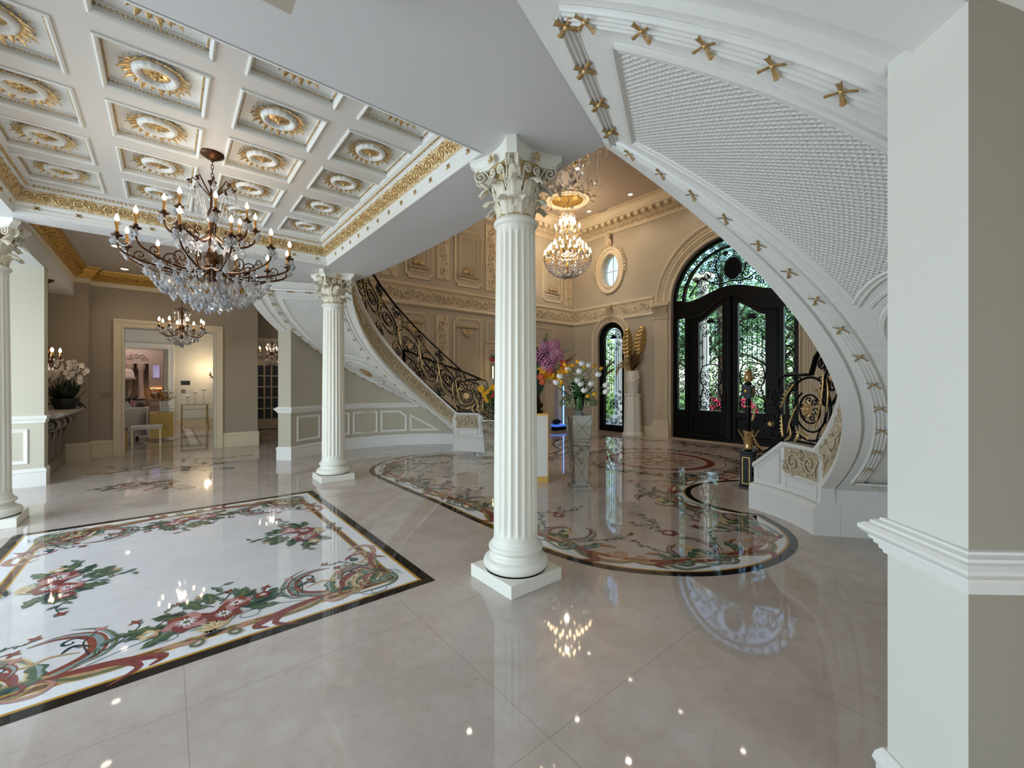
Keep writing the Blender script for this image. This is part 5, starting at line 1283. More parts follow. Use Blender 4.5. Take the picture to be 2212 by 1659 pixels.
def cornerset(P, sc=1.):
    """local frame: outer corner of the brown band at the origin, x and y both run inwards"""
    def R(pts, w, c, c2=None, tp=(.2, 1, .12)): P.ribbon([(x*sc, y*sc) for x, y in pts], w*sc*1.35, c, c2, tp)
    # main trunk along x
    R([(.10, .00), (.30, .06), (.48, .10), (.62, .22), (.60, .42), (.46, .52), (.32, .50)], .075, I_RUST, I_SAGE)
    R([(.48, .10), (.66, .16), (.70, .32), (.62, .50), (.48, .60)], .03, I_SAGE, I_OLIVE)
    R([(.05, .02), (.25, .10), (.42, .08), (.60, -.02), (.85, -.03), (1.05, .04)], .06, I_TAN, I_OLIVE)
    R([(.40, .06), (.58, .05), (.78, .0), (.92, -.07), (.86, -.13)], .055, I_RUST, I_PLUM); R([(.5, .05), (.7, .02), (.82, -.10), (.7, -.2)], .035, I_PLUM, I_RUST)
    R([(.9, .03), (1.05, -.02), (1.15, .08), (1.05, .16)], .045, I_TAN, I_ROSE)
    P.curl(.07*sc, .05*sc, .12*sc, 1.35, -pi/2, -1, .055*sc, I_OLIVE, I_SAGE, [(.42*sc, .0), (.28*sc, -.06*sc), (.16*sc, -.075*sc)])
    P.curl(.24*sc, .16*sc, .10*sc, 1.1, -pi/2, -1, .04*sc, I_CREAM, I_TAN, [(.46*sc, .1*sc), (.36*sc, .06*sc)])
    R([(.35, .08), (.30, .22), (.16, .30), (.02, .28)], .05, I_RUST, I_PLUM); R([(.38, .10), (.36, .30), (.24, .42), (.10, .44), (.02, .38)], .04, I_CREAM, I_TAN)
    R([(.2, .2), (.08, .34), (-.02, .46), (-.04, .6), (.04, .72)], .05, I_TAN, I_OLIVE); R([(.0, .50), (-.08, .6), (-.10, .75), (.0, .82), (.09, .76)], .045, I_ROSE, I_TAN)
    R([(-.02, .62), (.1, .64), (.18, .56)], .03, I_PLUM); R([(.0, .35), (.1, .38), (.16, .34)], .03, I_RUST); R([(.1, .44), (.0, .5), (-.1, .44)], .026, I_TAN)
    P.leaf(.30*sc, .1*sc, 2.4, .22*sc, .09*sc, I_OLIVE, I_GREEN, .2, 2); P.leaf(.42*sc, .1*sc, 1.6, .2*sc, .08*sc, I_GREEN, I_SAGE, .2, 2); P.leaf(.45*sc, .09*sc, 3.3, .2*sc, .07*sc, I_GREEN, I_OLIVE, .1)
    P.leaf(.1*sc, .5*sc, 1.2, .12*sc, .06*sc, I_TEAL, I_GREEN, .1, 1)
    R([(.60, .30), (.52, .36), (.48, .30)], .022, I_TEAL); P.curl(.50*sc, .42*sc, .05*sc, 1.1, 0, 1, .018*sc, I_TEAL)
    R([(.56, .26), (.44, .30), (.36, .26), (.30, .30)], .02, I_TAN); P.sprig([(.55*sc, .12*sc), (.72*sc, .24*sc), (.86*sc, .30*sc), (.95*sc, .42*sc), (.92*sc, .5*sc), (1.0*sc, .56*sc)], 7, .085*sc, I_GREEN, I_RUST)
    P.sprig([(.70*sc, .22*sc), (.8*sc, .38*sc), (.78*sc, .46*sc)], 2, .06*sc, I_GREEN, I_RUST); P.sprig([(.6*sc, .2*sc), (.56*sc, .38*sc), (.62*sc, .5*sc)], 2, .05*sc, I_OLIVE, I_ROSE)
    P.ribbon([(x*sc, y*sc) for x, y in [(.6, .08), (.8, .16), (.95, .16), (.98, .10), (.9, .08), (.88, .15), (1.02, .22)]], .008*sc, I_SAGE, None, (1, .7, .6)); P.ribbon([(x*sc, y*sc) for x, y in [(.28, -.05), (.24, -.12), (.12, -.13), (.1, -.08), (.18, -.07), (.2, -.14), (.04, -.15)]], .009*sc, I_SAGE, None, (1, .7, .6))
def offset_ring(pts, d):
    n = len(pts); out = []
    for i in range(n):
        a, b = pts[i-1], pts[(i+1) % n]; dx, dy = b[0]-a[0], b[1]-a[1]; L = hypot(dx, dy) or 1
        out.append((pts[i][0]-dy/L*d, pts[i][1]+dx/L*d))
    return out
def ringband(mb, pts, d0, d1, c, z):
    A = offset_ring(pts, d0); B = offset_ring(pts, d1); n = len(A)
    mb.add([(x, y, z) for x, y in A]+[(x, y, z) for x, y in B], [(i, (i+1) % n, n+(i+1) % n, n+i) for i in range(n)], c, False)
RX0, RX1, RY0, RY1 = -1.17, 1.585, 2.84, 6.34
t = thing('floor_inlay', 'rectangular marble carpet of scrolls and flower sprays with black border, under the coffered ceiling', 'floor inlay', ((RX0+RX1)/2, (RY0+RY1)/2, 0))
t['label'] = 'rectangular inlaid stone carpet with black border and flower sprays, under the bronze chandelier'
def rect(i): return [(RX0+i, RY0+i), (RX1-i, RY0+i), (RX1-i, RY1-i), (RX0+i, RY1-i)]
def rband(mb, i0, i1, c, z):
    mb.sweep(rect(0), [(i0, z), (i1, z)], True, c)
q = MB(); rband(q, 0, .078, I_BLACK, .0008); q.build('black_border', INL, t, world=True)
q = MB(); rband(q, .078, .098, I_GOLD, .0008); q.build('ochre_fillet', INL, t, world=True)
q = MB(); rband(q, .098, .24, I_WHITE, .0008); q.build('white_margin', INL, t, world=True)
q = MB(); q.add([(x, y, .0008) for x, y in rect(.24)], [(0, 1, 2, 3)]); q.build('field', fieldm, t, world=True)
q = MB(); rband(q, .205, .218, I_GOLD, .0011); rband(q, .218, .258, I_BROWN, .0011); rband(q, .258, .271, I_GOLD, .0011); q.build('brown_band', INL, t, world=True)
IB = .238
for (cx, cy, sx, sy) in ((RX0+IB, RY0+IB, 1, 1), (RX1-IB, RY0+IB, -1, 1), (RX1-IB, RY1-IB, -1, -1), (RX0+IB, RY1-IB, 1, -1)):
    P = Paint(.0012, lambda x, y, cx=cx, cy=cy, sx=sx, sy=sy: (cx+sx*x, cy+sy*y)); cornerset(P, 1.0); fn0 = P.fn; P.fn = lambda x, y, fn0=fn0: fn0(y, x); cornerset(P, .6)
    P.mb.build('corner_scrollwork', INL, t, world=True, fix=True)
mx, my = (RX0+RX1)/2, (RY0+RY1)/2
for (ox, oy, ax, ay) in ((mx+.02, RY0+.46, (1, 0), (0, 1)), (RX1-.50, my, (0, 1), (-1, 0)), (mx, RY1-.46, (-1, 0), (0, -1)), (RX0+.50, my, (0, -1), (1, 0))):
    P = Paint(.0040, lambda x, y, ox=ox, oy=oy, ax=ax, ay=ay: (ox+ax[0]*x+ay[0]*y, oy+ax[1]*x+ay[1]*y)); bouquet(P, 1.0)
    P.mb.build('flower_spray', INL, t, world=True)
# rotunda carpet
half = [(2.62, 4.70), (2.60, 4.1), (2.60, 3.5), (2.60, 2.95), (2.62, 2.55), (2.74, 2.15), (2.98, 1.80), (3.30, 1.52), (3.72, 1.33), (4.18, 1.27), (4.60, 1.33), (4.94, 1.52), (5.18, 1.78), (5.28, 1.90), (5.20, 2.10), (5.20, 2.40), (5.38, 2.74), (5.78, 2.98), (6.28, 2.99), (6.76, 2.80), (6.98, 2.62), (7.2, 2.2), (7.7, 1.7), (8.4, 1.4), (9.2, 1.4), (9.8, 1.7), (10.15, 2.2), (10.3, 3.0), (10.35, 3.9), (10.35, 4.70)]
full = half+[(x, 2*Y0-y) for x, y in half[::-1]][1:-1]
ringpts = crom(full, 4, True)
# orientation: travel so that the inside lies to the left
area = sum(ringpts[i-1][0]*ringpts[i][1]-ringpts[i][0]*ringpts[i-1][1] for i in range(len(ringpts)))
if area < 0: ringpts = ringpts[::-1]
t = thing('floor_inlay', 'lobed inlaid stone carpet with black border filling the rotunda floor between the two flights', 'floor inlay', (6.4, Y0, 0))
q = MB(); ringband(q, ringpts, 0, .075, I_BLACK, .0008); q.build('black_border', INL, t, world=True)
q = MB(); ringband(q, ringpts, .075, .095, I_GOLD, .0009); q.build('ochre_fillet', INL, t, world=True)
q = MB(); ringband(q, ringpts, .095, .25, I_WHITE, .0008); q.build('white_margin', INL, t, world=True)
q = MB(); ringband(q, ringpts, .235, .245, I_GOLD, .0011); ringband(q, ringpts, .245, .295, I_RUST, .0011); ringband(q, ringpts, .295, .305, I_GOLD, .0011); q.build('brown_band', INL, t, world=True)
def along(pts, s0, scale, flip=1):
    """frame at arc position index s0 of the ring; x runs along, y inwards"""
    n = len(pts)
    def fn(x, y):
        # walk along the ring
        i = s0; rem = abs(x)*scale; st = 1 if x*flip > 0 else -1
        while True:
            a, b = pts[i % n], pts[(i+st) % n]; L = hypot(b[0]-a[0], b[1]-a[1])
            if L >= rem or L == 0: break
            rem -= L; i += st
        p = (a[0]+(b[0]-a[0])*rem/(L or 1), a[1]+(b[1]-a[1])*rem/(L or 1))
        a2, b2 = pts[(i-4*st) % n], pts[(i+5*st) % n]; dx, dy = (b2[0]-a2[0])*st, (b2[1]-a2[1])*st; L = hypot(dx, dy) or 1
        return (p[0]-dy/L*y*scale, p[1]+dx/L*y*scale)
    return fn
inner_ring = offset_ring(ringpts, .26)
def scroll_unit(P0_):
    class W_:        # heavier strokes for the big carpet
        pass
    P = W_(); P.ribbon = lambda pts, w, *a: P0_.ribbon(pts, w*1.5, *a); P.curl = lambda cx, cy, r, tu, a0, d, w, *a: P0_.curl(cx, cy, r, tu, a0, d, w*1.45, *a); P.leaf = P0_.leaf; P.sprig = P0_.sprig
    P.curl(.10, .0, .10, 1.3, -pi/2, -1, .05, I_OLIVE, I_SAGE, [(.5, .06), (.3, -.06)])
    P.ribbon([(.1, .05), (.3, .1), (.5, .05), (.7, -.06), (.9, -.05), (1.0, .04)], .06, I_TAN, I_OLIVE)
    P.ribbon([(.4, .05), (.6, .02), (.75, -.08), (.66, -.14)], .045, I_RUST, I_PLUM); P.ribbon([(.3, .08), (.34, .2), (.24, .28), (.12, .24)], .04, I_CREAM, I_TAN)
    P.ribbon([(.4, .06), (.52, .2), (.48, .34), (.36, .38)], .055, I_RUST, I_SAGE); P.ribbon([(.55, .04), (.7, .16), (.82, .16)], .04, I_TAN, I_PLUM)
    P.leaf(.4, .08, 2.2, .2, .08, I_GREEN, I_OLIVE, .2, 2); P.leaf(.6, .04, .9, .18, .07, I_GREEN, I_SAGE, .2, 2)
    P.curl(.85, .06, .07, 1.1, pi, 1, .03, I_ROSE, I_TAN)
    P.sprig([(.5, .1), (.66, .26), (.8, .34), (.92, .46)], 5, .08, I_GREEN, I_PLUM)
nR = len(inner_ring)
lens = [0]
for i in range(nR): lens.append(lens[-1]+hypot(inner_ring[(i+1) % nR][0]-inner_ring[i][0], inner_ring[(i+1) % nR][1]-inner_ring[i][1]))
U = 20
for k in range(U):
    target = lens[-1]*k/U; i0 = max(i for i in range(nR) if lens[i] <= target)
    P = Paint(.0012, along(inner_ring, i0, lens[-1]/U/1.06)); scroll_unit(P); P.mb.build('border_scrollwork', INL, t, world=True)
    i1 = max(i for i in range(nR) if lens[i] <= lens[-1]*(k+.5)/U)
    P = Paint(.0026, along(inner_ring, i1, lens[-1]/U/1.5, -1)); scroll_unit(P); P.mb.build('border_scrollwork', INL, t, world=True)
for (x, y, a, sc) in ((3.45, 3.35, 0, .55), (3.5, 5.9, 0, .55), (3.9, 2.25, .9, .7), (4.1, 7.0, 2.6, .7), (5.0, 3.1, .4, .6), (5.2, 6.3, 2.8, .6)):
    P = Paint(.003, lambda u, v, x=x, y=y, a=a, sc=sc: (x+sc*(u*cos(a)-v*sin(a)), y+sc*(u*sin(a)+v*cos(a))))
    P.sprig([(0, 0), (.3, .12), (.55, .05), (.85, .15)], 8, .15, I_GREEN, I_RUST); P.sprig([(.2, .08), (.3, .3), (.45, .4)], 4, .12, I_GREEN, I_PLUM); P.flower(0, 0, .13, I_RUST, I_PLUM, I_CREAM, 6); P.flower(.55, .05, .07, I_ROSE, I_PLUM, I_OLIVE, 5)
    P.mb.build('flower_sprig', INL, t, world=True)
# round medallion
mc = (7.5, 4.55)
t = thing('floor_medallion', 'round inlaid floor medallion with brown ring and leafy wreath before the entry doors', 'floor inlay', (mc[0], mc[1], 0))
def cring(r): return [(mc[0]+r*cos(2*pi*k/64), mc[1]+r*sin(2*pi*k/64)) for k in range(64)]
q = MB()
for r0, r1, c in ((1.0, .88, I_PLUM), (1.02, 1.0, I_GOLD), (.88, .86, I_GOLD), (.44, .42, I_BROWN), (1.20, 1.185, I_BROWN)):
    A = cring(r0); B = cring(r1); q.add([(x, y, .001) for x, y in A+B], [(i, (i+1) % 64, 64+(i+1) % 64, 64+i) for i in range(64)], c, False)
q.build('ring_band', INL, t, world=True)
P = Paint(.0012, lambda u, v: (mc[0]+u, mc[1]+v))
for k in range(34):
    a = 2*pi*k/34; R = 1.36+.07*(k % 2)
    P.curl(R*cos(a), R*sin(a), .12, 1.2, a, 1 if k % 2 else -1, .04, (I_TAN, I_RUST, I_OLIVE, I_BROWN)[k % 4])
    for j in range(4): b_ = a+j*.07; P.leaf(R*1.03*cos(b_), R*1.03*sin(b_), b_+(.8 if j % 2 else -.6)+pi/4*j, .17, .06, (I_GREEN, I_OLIVE, I_BROWN, I_TEAL)[j])
P.mb.build('leaf_wreath', INL, t, world=True)
P = Paint(.0014, lambda u, v: (mc[0]+u, mc[1]+v))
for k in range(12):
    a = 2*pi*k/12; P.leaf(.2*cos(a), .2*sin(a), a, .42, .14, (I_TAN, I_ROSE, I_CREAM)[k % 3], I_BROWN, .1, 2); P.curl(.64*cos(a+.26), .64*sin(a+.26), .09, 1.1, a, 1, .03, I_OLIVE if k % 2 else I_RUST)
P.flower(0, 0, .26, I_RUST, I_TAN, I_CREAM, 8); P.mb.build('rosette', INL, t, world=True)
# loose scroll spray in the hall floor
t = thing('floor_inlay', 'borderless inlaid scrolls and flowers in the hall floor before the rear opening', 'floor inlay', (0, 9, 0))
for n_, (x, y, a, sc, fl_) in enumerate(((.25, 7.55, 1.9, 1.0, 1), (.9, 8.9, 2.4, 1.15, 1), (.2, 9.6, 2.9, 1.3, -1), (1.4, 10.3, 3.0, 1.1, 1))):
    P = Paint(.0012, lambda u, v, x=x, y=y, a=a, sc=sc, f=fl_: (x+sc*(u*cos(a)-f*v*sin(a)), y+sc*(u*sin(a)+f*v*cos(a))))
    scroll_unit(P)
    P.mb.build('scrollwork', INL, t, world=True)
P = Paint(.003, lambda u, v: (-.45+u, 8.3+v)); bouquet(P, .8); P.mb.build('flower_spray', INL, t, world=True)
P = Paint(.003, lambda u, v: (.55+u, 9.6+v)); bouquet(P, .8); P.mb.build('flower_spray', INL, t, world=True)
# patterned border in the living room floor
t = thing('floor_inlay', 'white and dark striped floor border running through the rear opening beside the cart', 'floor inlay', (.6, 15, 0))
q = MB()
for x0, x1, c in ((.62, .68, I_BLACK), (.44, .62, I_WHITE), (.36, .44, I_BROWN)): q.box(x0, 12.9, .0005, x1, 17.6, .001, c)
for y0, y1, c in ((12.85, 12.90, I_BLACK), (13.1, 13.14, I_BROWN)): q.box(-2, y0, .0005, .68, y1, .0012, c)
q.build('stripe', INL, t, world=True)
# ---------------- entry door, windows ----------------
def T3(m, pts, x=10.99, r=.009, n=5, closed=False): m.tube([(x, y, z) for y, z in pts], r*1.45, n, closed, cap=False)
def eyebrow(y):
    d = abs(y-4.65); return 3.66+.26*(.5+.5*cos(pi*min(d, 1.15)/1.15))
def ftop(y):
    d = abs(y-4.65); return 3.12+.46*(.5+.5*cos(pi*min(d, .95)/.95))
D1 = thing('door_1', 'tall arched black iron and glass double entry door with fanlight', 'door', (10.98, 4.65, 0)); D1['kind'] = 'structure'
NL = [4.65+.19+.62*i/10 for i in range(11)]
hl = [(4.84, .80)]+[(5.46, .80)]+[(y, ftop(y)) for y in NL[::-1]]; hr = [(2*4.65-y, z) for y, z in hl][::-1]
s1 = [(5.84, .80), (6.05, .80), (6.05, 3.30), (5.84, 3.30)]; s2 = [(2*4.65-y, z) for y, z in s1][::-1]
ring_o = arc(4.65, 3.72, 1.45, 3, 177, 36)+arc(4.65, 3.72, 1.28, 177, 3, 32)
lun = arc(4.65, 3.76, 1.20, 4, 176, 36)+[(y, eyebrow(y)+.07) for y in [4.65-1.17+2.34*i/24 for i in range(25)]]
dframe = [(6.18, 0), (6.18, 3.72)]+arc(4.65, 3.72, 1.53, 0, 180, 36)[1:-1]+[(3.12, 3.72), (3.12, 0)]
holed('door_frame', dframe, [hl, hr, s1, s2, ring_o, lun], .10, lambda u, v, w: (10.94+w, u, v), blackm, D1)
# raised rails on the leaves
for s, nm in ((1, 'left'), (-1, 'right')):
    q = MB(); y0, y1 = sorted((4.65+s*.03, 4.65+s*1.08))
    top = [(y, ftop(y)+.16) for y in [y0+(y1-y0)*i/12 for i in range(13)]]
    ringp_ = [(y1, .12), (y1, top[-1][1])]+top[::-1][1:]+[(y0, .12)]
    q.sweep(ringp_, [(0, 0), (0, .025), (.02, .03), (.035, .012), (.035, 0)], True); yy0, yy1 = y0+.12, y1-.12
    q.sweep([(yy1, .18), (yy1, .66), (yy0, .66), (yy0, .18)], [(0, 0), (0, .012), (.02, .02), (.03, 0)], True)
    q.xf(lambda p: (10.94-p[2], p[0], p[1])); q.build('leaf_moulding', blackm, D1, world=True)
q = MB(); q.box(10.90, 4.615, .05, 10.94, 4.685, 3.75); q.box(10.88, 4.63, 3.60, 10.93, 4.67, 3.72); q.build('astragal', blackm, D1, world=True)
q = MB(); q.tube([(10.90, 4.74, 1.0), (10.86, 4.74, 1.03), (10.86, 4.74, 1.27), (10.90, 4.74, 1.30)], .012, 6); q.build('handle', bronze, D1, world=True)
for nm, hole in (('glass_pane', hl), ('glass_pane', hr), ('glass_pane', s1), ('glass_pane', s2), ('glass_pane', ring_o), ('glass_pane', lun)):
    q = MB(); n = len(hole); q.add([(11.02, y, z) for y, z in hole], [tuple(range(n))]); q.build(nm, paneglass, D1, world=True)
def leaf_grille(s):
    q = MB(); c = 4.65+s*.50; w = .31
    for k in range(5):
        y = c-w*.72+w*1.44*k/4; T3(q, [(y, 1.95), (y, ftop(y)-.30)], r=.007)
        if k % 2 == 0: q.ball((10.99, y, 2.5), .018, 6, 4)
    for e in (-1, 1):
        for (dy, z, r, a0, d) in ((.17, 3.02, .12, -pi/2, 1), (.16, 2.80, .07, pi/2, 1), (.20, 1.75, .10, -pi/2, 1), (.18, 1.55, .11, pi/2, -1), (.20, 1.32, .10, pi/2, 1), (.17, .98, .11, pi/2, -1), (.08, .92, .07, -pi/2, 1), (.22, .87, .05, 0, 1), (.24, 2.2, .06, pi/2, 1), (.10, 1.70, .07, -pi/2, -1), (.06, 3.16, .08, 0, 1), (.24, 2.6, .05, -pi/2, 1), (.10, 2.86, .06, pi/2, 1), (.10, 1.48, .08, 0, 1), (.26, 1.18, .05, 0, -1), (.07, 1.84, .06, pi/2, 1), (.15, .86, .05, pi, 1)):
            T3(q, spiral(c+e*dy, z, r, 1.35, a0, d*e, 20, .15), r=.008)
        T3(q, crom([(c+e*.28, .82), (c+e*.27, 1.15), (c+e*.20, 1.4), (c+e*.28, 1.65), (c+e*.22, 1.95), (c, 2.02)], 4), r=.011)
    for r in (.16, .11, .05): T3(q, [(c+r*.9*cos(t), 1.22+r*sin(t)) for t in [2*pi*k/24 for k in range(24)]], r=.008, closed=True)
    for k in range(8): a = 2*pi*k/8; T3(q, [(c+.05*cos(a), 1.22+.05*sin(a)), (c+.145*cos(a), 1.22+.16*sin(a))], r=.006)
    q.ball((10.99, c, 1.22), .03, 6, 5); T3(q, [(c-w, 1.02), (c+w, 1.02)], r=.006)
    for k in range(6): leafblob(q, (10.98, c, 3.10), (0, cos(pi*(k+.5)/6), sin(pi*(k+.5)/6)), (0, -sin(pi*(k+.5)/6), cos(pi*(k+.5)/6)), (-1, 0, 0), .14, .06, 0, .1, 3)
    q.build('leaf_grille', iron, D1, world=True)
leaf_grille(1); leaf_grille(-1)
for s in (1, -1):
    q = MB(); c = 4.65+s*1.295; n = 12
    for k in range(n):
        z = .90+2.3*k/(n-1); d = 1 if k % 2 else -1
        T3(q, spiral(c+d*.012, z, .075, 1.5, pi/2, d, 22, .15), r=.007); T3(q, crom([(c-d*.09, z-.1), (c-d*.03, z-.03), (c+d*.08, z+.05), (c+d*.07, z+.12)], 4), r=.006)
    q.build('sidelight_grille', iron, D1, world=True)
q = MB()
for k in range(17):
    a = radians(8+164*k/16); R = 1.365; T3(q, spiral(4.65+R*cos(a), 3.72+R*sin(a), .07, 1.4, a+pi/2, 1 if k % 2 else -1, 20, .15), r=.008)
    T3(q, [(4.65+1.29*cos(a+.08), 3.72+1.29*sin(a+.08)), (4.65+1.44*cos(a+.02), 3.72+1.44*sin(a+.02))], r=.006)
q.build('fanlight_border_grille', iron, D1, world=True)
q = MB(); oc_ = (4.60, 4.42)
for rr_, w_ in ((1.0, .010), (1.14, .008)): T3(q, [(oc_[0]+.19*rr_*cos(t), oc_[1]+.27*rr_*sin(t)) for t in [2*pi*k/32 for k in range(32)]], r=w_, closed=True)
for e in (-1, 1):
    for (dy, z, r, a0, d) in ((.34, 4.70, .10, -pi/2, 1), (.42, 4.45, .10, pi/2, 1), (.36, 4.20, .09, -pi/2, -1), (.60, 4.35, .12, pi/2, 1), (.62, 4.06, .09, -pi/2, 1), (.82, 4.16, .10, pi/2, 1), (.85, 3.93, .07, -pi/2, 1), (.14, 4.82, .07, 0, 1), (1.02, 3.95, .07, pi/2, 1), (.22, 4.06, .08, pi/2, -1), (.5, 4.62, .09, 0, 1), (.28, 4.32, .07, pi, 1), (.72, 4.5, .09, 0, -1), (.46, 4.10, .07, 0, 1), (.92, 4.30, .07, pi, -1), (.74, 3.95, .06, pi, 1), (1.06, 4.12, .06, 0, 1), (.12, 4.96-.12, .05, pi, 1), (.32, 4.86, .07, 0, 1)):
        T3(q, spiral(4.65+e*dy, z, r, 1.45, a0, d*e, 22, .12), r=.009)
    T3(q, crom([(4.65+e*.02, 4.10), (4.65+e*.35, 4.08), (4.65+e*.6, 4.22), (4.65+e*.75, 4.3), (4.65+e*.9, 4.12), (4.65+e*1.1, 3.86)], 4), r=.012)
    T3(q, crom([(4.65+e*.2, 4.12), (4.65+e*.33, 4.35), (4.65+e*.38, 4.6), (4.65+e*.25, 4.8), (4.65+e*.05, 4.86)], 4), r=.010)
    for k in range(6): leafblob(q, (10.98, 4.65+e*(.45+k*.07), 4.30-.02*k), (0, e*.6, .8 if k % 2 else -.8), (0, .8, -.6*e), (-1, 0, 0), .13, .07, 0, .1, 3)
q.build('fanlight_grille', iron, D1, world=True)
q = MB(); q.add([(10.985, oc_[0]+.18*cos(2*pi*k/32), oc_[1]+.26*sin(2*pi*k/32)) for k in range(32)], [tuple(range(32))]); q.build('oval_mirror', mat('dark_oval', '#2a2d33', .15, .7), D1, world=True)
q = MB(); q.box(10.80, 3.12, 0, 11.1, 6.18, .02); q.build('trim_threshold', mat('threshold_stone', '#b7a68d', .3), kind='structure')
# narrow arched windows
for idx, (yc, vis) in enumerate(((8.23, 1), (1.07, 0))):
    W_ = thing('window_%d' % (idx+3), 'narrow arched black iron window', 'window', (10.98, yc, 0)); W_['kind'] = 'structure'
    o_ = [(yc+.52, 0), (yc+.52, 2.93)]+arc(yc, 2.93, .52, 0, 180, 20)[1:-1]+[(yc-.52, 2.93), (yc-.52, 0)]
    h_ = [(yc+.36, .20), (yc+.36, 2.93)]+arc(yc, 2.93, .36, 0, 180, 20)[1:-1]+[(yc-.36, 2.93), (yc-.36, .20)]
    holed('window_frame', o_, [h_], .12, lambda u, v, w: (10.92+w, u, v), blackm, W_)
    q = MB(); q.add([(11.02, y, z) for y, z in h_], [tuple(range(len(h_)))]); q.build('glass_pane', paneglass, W_, world=True)
    if vis:
        q = MB()
        for k in range(7):
            y = yc-.27+.54*k/6; T3(q, [(y, 1.25 if 0 < k < 6 else .9), (y, 2.80)], r=.006)
            if k % 2: q.ball((10.99, y, 2.1), .016, 6, 4)
        for e in (-1, 1):
            T3(q, [(yc+e*.32, .2), (yc+e*.32, 2.93)], r=.008)
            for (dy, z, r, a0, d) in ((.15, 3.04, .12, pi/2, 1), (.16, 2.78, .08, -pi/2, 1), (.10, 2.62, .06, 0, 1), (.24, 1.25, .05, pi/2, 1), (.22, 1.05, .07, -pi/2, -1), (.17, .72, .07, pi/2, 1), (.22, .45, .09, pi/2, -1), (.09, .36, .07, -pi/2, 1), (.25, .28, .05, 0, 1), (.10, .58, .06, pi/2, 1), (.28, .62, .05, pi, 1), (.27, .9, .05, 0, 1), (.06, .26, .05, pi, 1), (.08, 1.12, .06, 0, 1), (.25, 2.95, .06, pi, 1)):
                T3(q, spiral(yc+e*dy, z, r, 1.35, a0, d*e, 20, .15), r=.008)
        for r in (.15, .10): T3(q, [(yc+r*cos(t), .88+r*sin(t)) for t in [2*pi*k/24 for k in range(24)]], r=.009, closed=True)
        for k in range(8): a = 2*pi*k/8; T3(q, [(yc, .88), (yc+.15*cos(a), .88+.15*sin(a))], r=.007)
        T3(q, arc(yc, 2.93, .30, 0, 180, 18), r=.008); q.ball((10.99, yc, .88), .04, 6, 5)
        for k in range(5): leafblob(q, (10.98, yc, 2.95), (0, cos(pi*(k+.5)/5), sin(pi*(k+.5)/5)), (0, -sin(pi*(k+.5)/5), cos(pi*(k+.5)/5)), (-1, 0, 0), .16, .06, 0, .1, 3)
        q.build('window_grille', iron, W_, world=True)
for idx, e_ in enumerate((ell, ell2)):
    W_ = thing('window_%d' % (idx+5), 'oval white window with cross bars', 'window', (11.0, e_[0][0]-.34, 5.1)); W_['kind'] = 'structure'; yc = e_[0][0]-.34 if idx == 0 else 2*4.65-8.27
    rr2 = [(yc+.30*cos(t), 5.10+.48*sin(t)) for t in [2*pi*k/40 for k in range(40)]]; ro2 = [(yc+.345*cos(t), 5.10+.535*sin(t)) for t in [2*pi*k/40 for k in range(40)]]
    W_.location = (11.0, yc, 5.1)
    holed('window_frame', ro2, [rr2], .06, lambda u, v, w: (11.0+w, u, v), white, W_)
    q = MB(); q.add([(11.03, y, z) for y, z in rr2], [tuple(range(40))]); q.build('glass_pane', paneglass, W_, world=True)
    q = MB(); q.box(11.0, yc-.012, 4.62, 11.03, yc+.012, 5.58); q.box(11.0, yc-.3, 5.088, 11.03, yc+.3, 5.112); q.build('glazing_bar', white, W_, world=True)
# ---------------- pedestals, vases and flowers ----------------
CR = Vector((cos(-TH), sin(-TH), 0)); CD = Vector((sin(TH), cos(TH), 0))   # across and away, seen from the camera's side of the room
petw = mat('white_petal', '#f2f0ea', .55); pety = mat('yellow_petal', '#f2b91e', .5); petm = mat('magenta_petal', '#c0568f', .6, noise=(22, '#e6a5c8', .4)); peto = mat('orange_petal', '#ec9418', .5)
petc = mat('coral_petal', '#d9623f', .55); petr = mat('red_petal', '#d9334a', .5); leafg = mat('leaf_green', '#3f6b38', .5, noise=(20, '#2c5030', .5)); leafd = mat('dark_leaf', '#1d3320', .5); eucal = mat('eucalyptus', '#5f7f73', .6); stemm = mat('flower_stem', '#5c8a3c', .5)
leafgold = mat('golden_leaf', '#c9963f', .28, 1., bump=(30, .4, .01)); dryb = mat('dried_brown_foliage', '#6b4a26', .7)
def petal_cup(m, c, r, h, n=6, openn=.25, mi=0, tilt=(0, 0)):
    for k in range(n):
        a = 2*pi*k/n+.2; rows = []
        for i in range(6):
            t = i/5; rr_ = r*(.25+.75*sin(pi*min(1, t*(1-openn)+.12)))*(1+openn*t*.6); z = h*t; w = r*1.15*sin(pi*min(.98, t*.8+.15))
            row = []
            for j in (-1, -.5, 0, .5, 1):
                b_ = a+j*w/r*.5; row.append((c[0]+rr_*cos(b_)+tilt[0]*z, c[1]+rr_*sin(b_)+tilt[1]*z, c[2]+z-abs(j)*h*.06*t))
            rows.append(row)
        m.grid(rows, mi=mi)
def tulip(name, label, pos, root, color, group, r=.034, h=.07):
    t = thing(name, label, 'flower', pos, 0, group)
    d = Vector(pos)-Vector(root); tl = (d.x*.8, d.y*.8)
    m = MB(); petal_cup(m, (0, 0, -h*.3), r, h, 6, .22, tilt=(d.x*.5, d.y*.5)); m.build('bloom', color, t)
    m = MB(); P = crom([Vector(root)-Vector(pos), (Vector(root)-Vector(pos))*.5+Vector((-d.x*.1, -d.y*.1, .03)), Vector((0, 0, -h*.3))], 5); m.tube(P, .004, 5); m.build('stem', stemm, t)
    return t
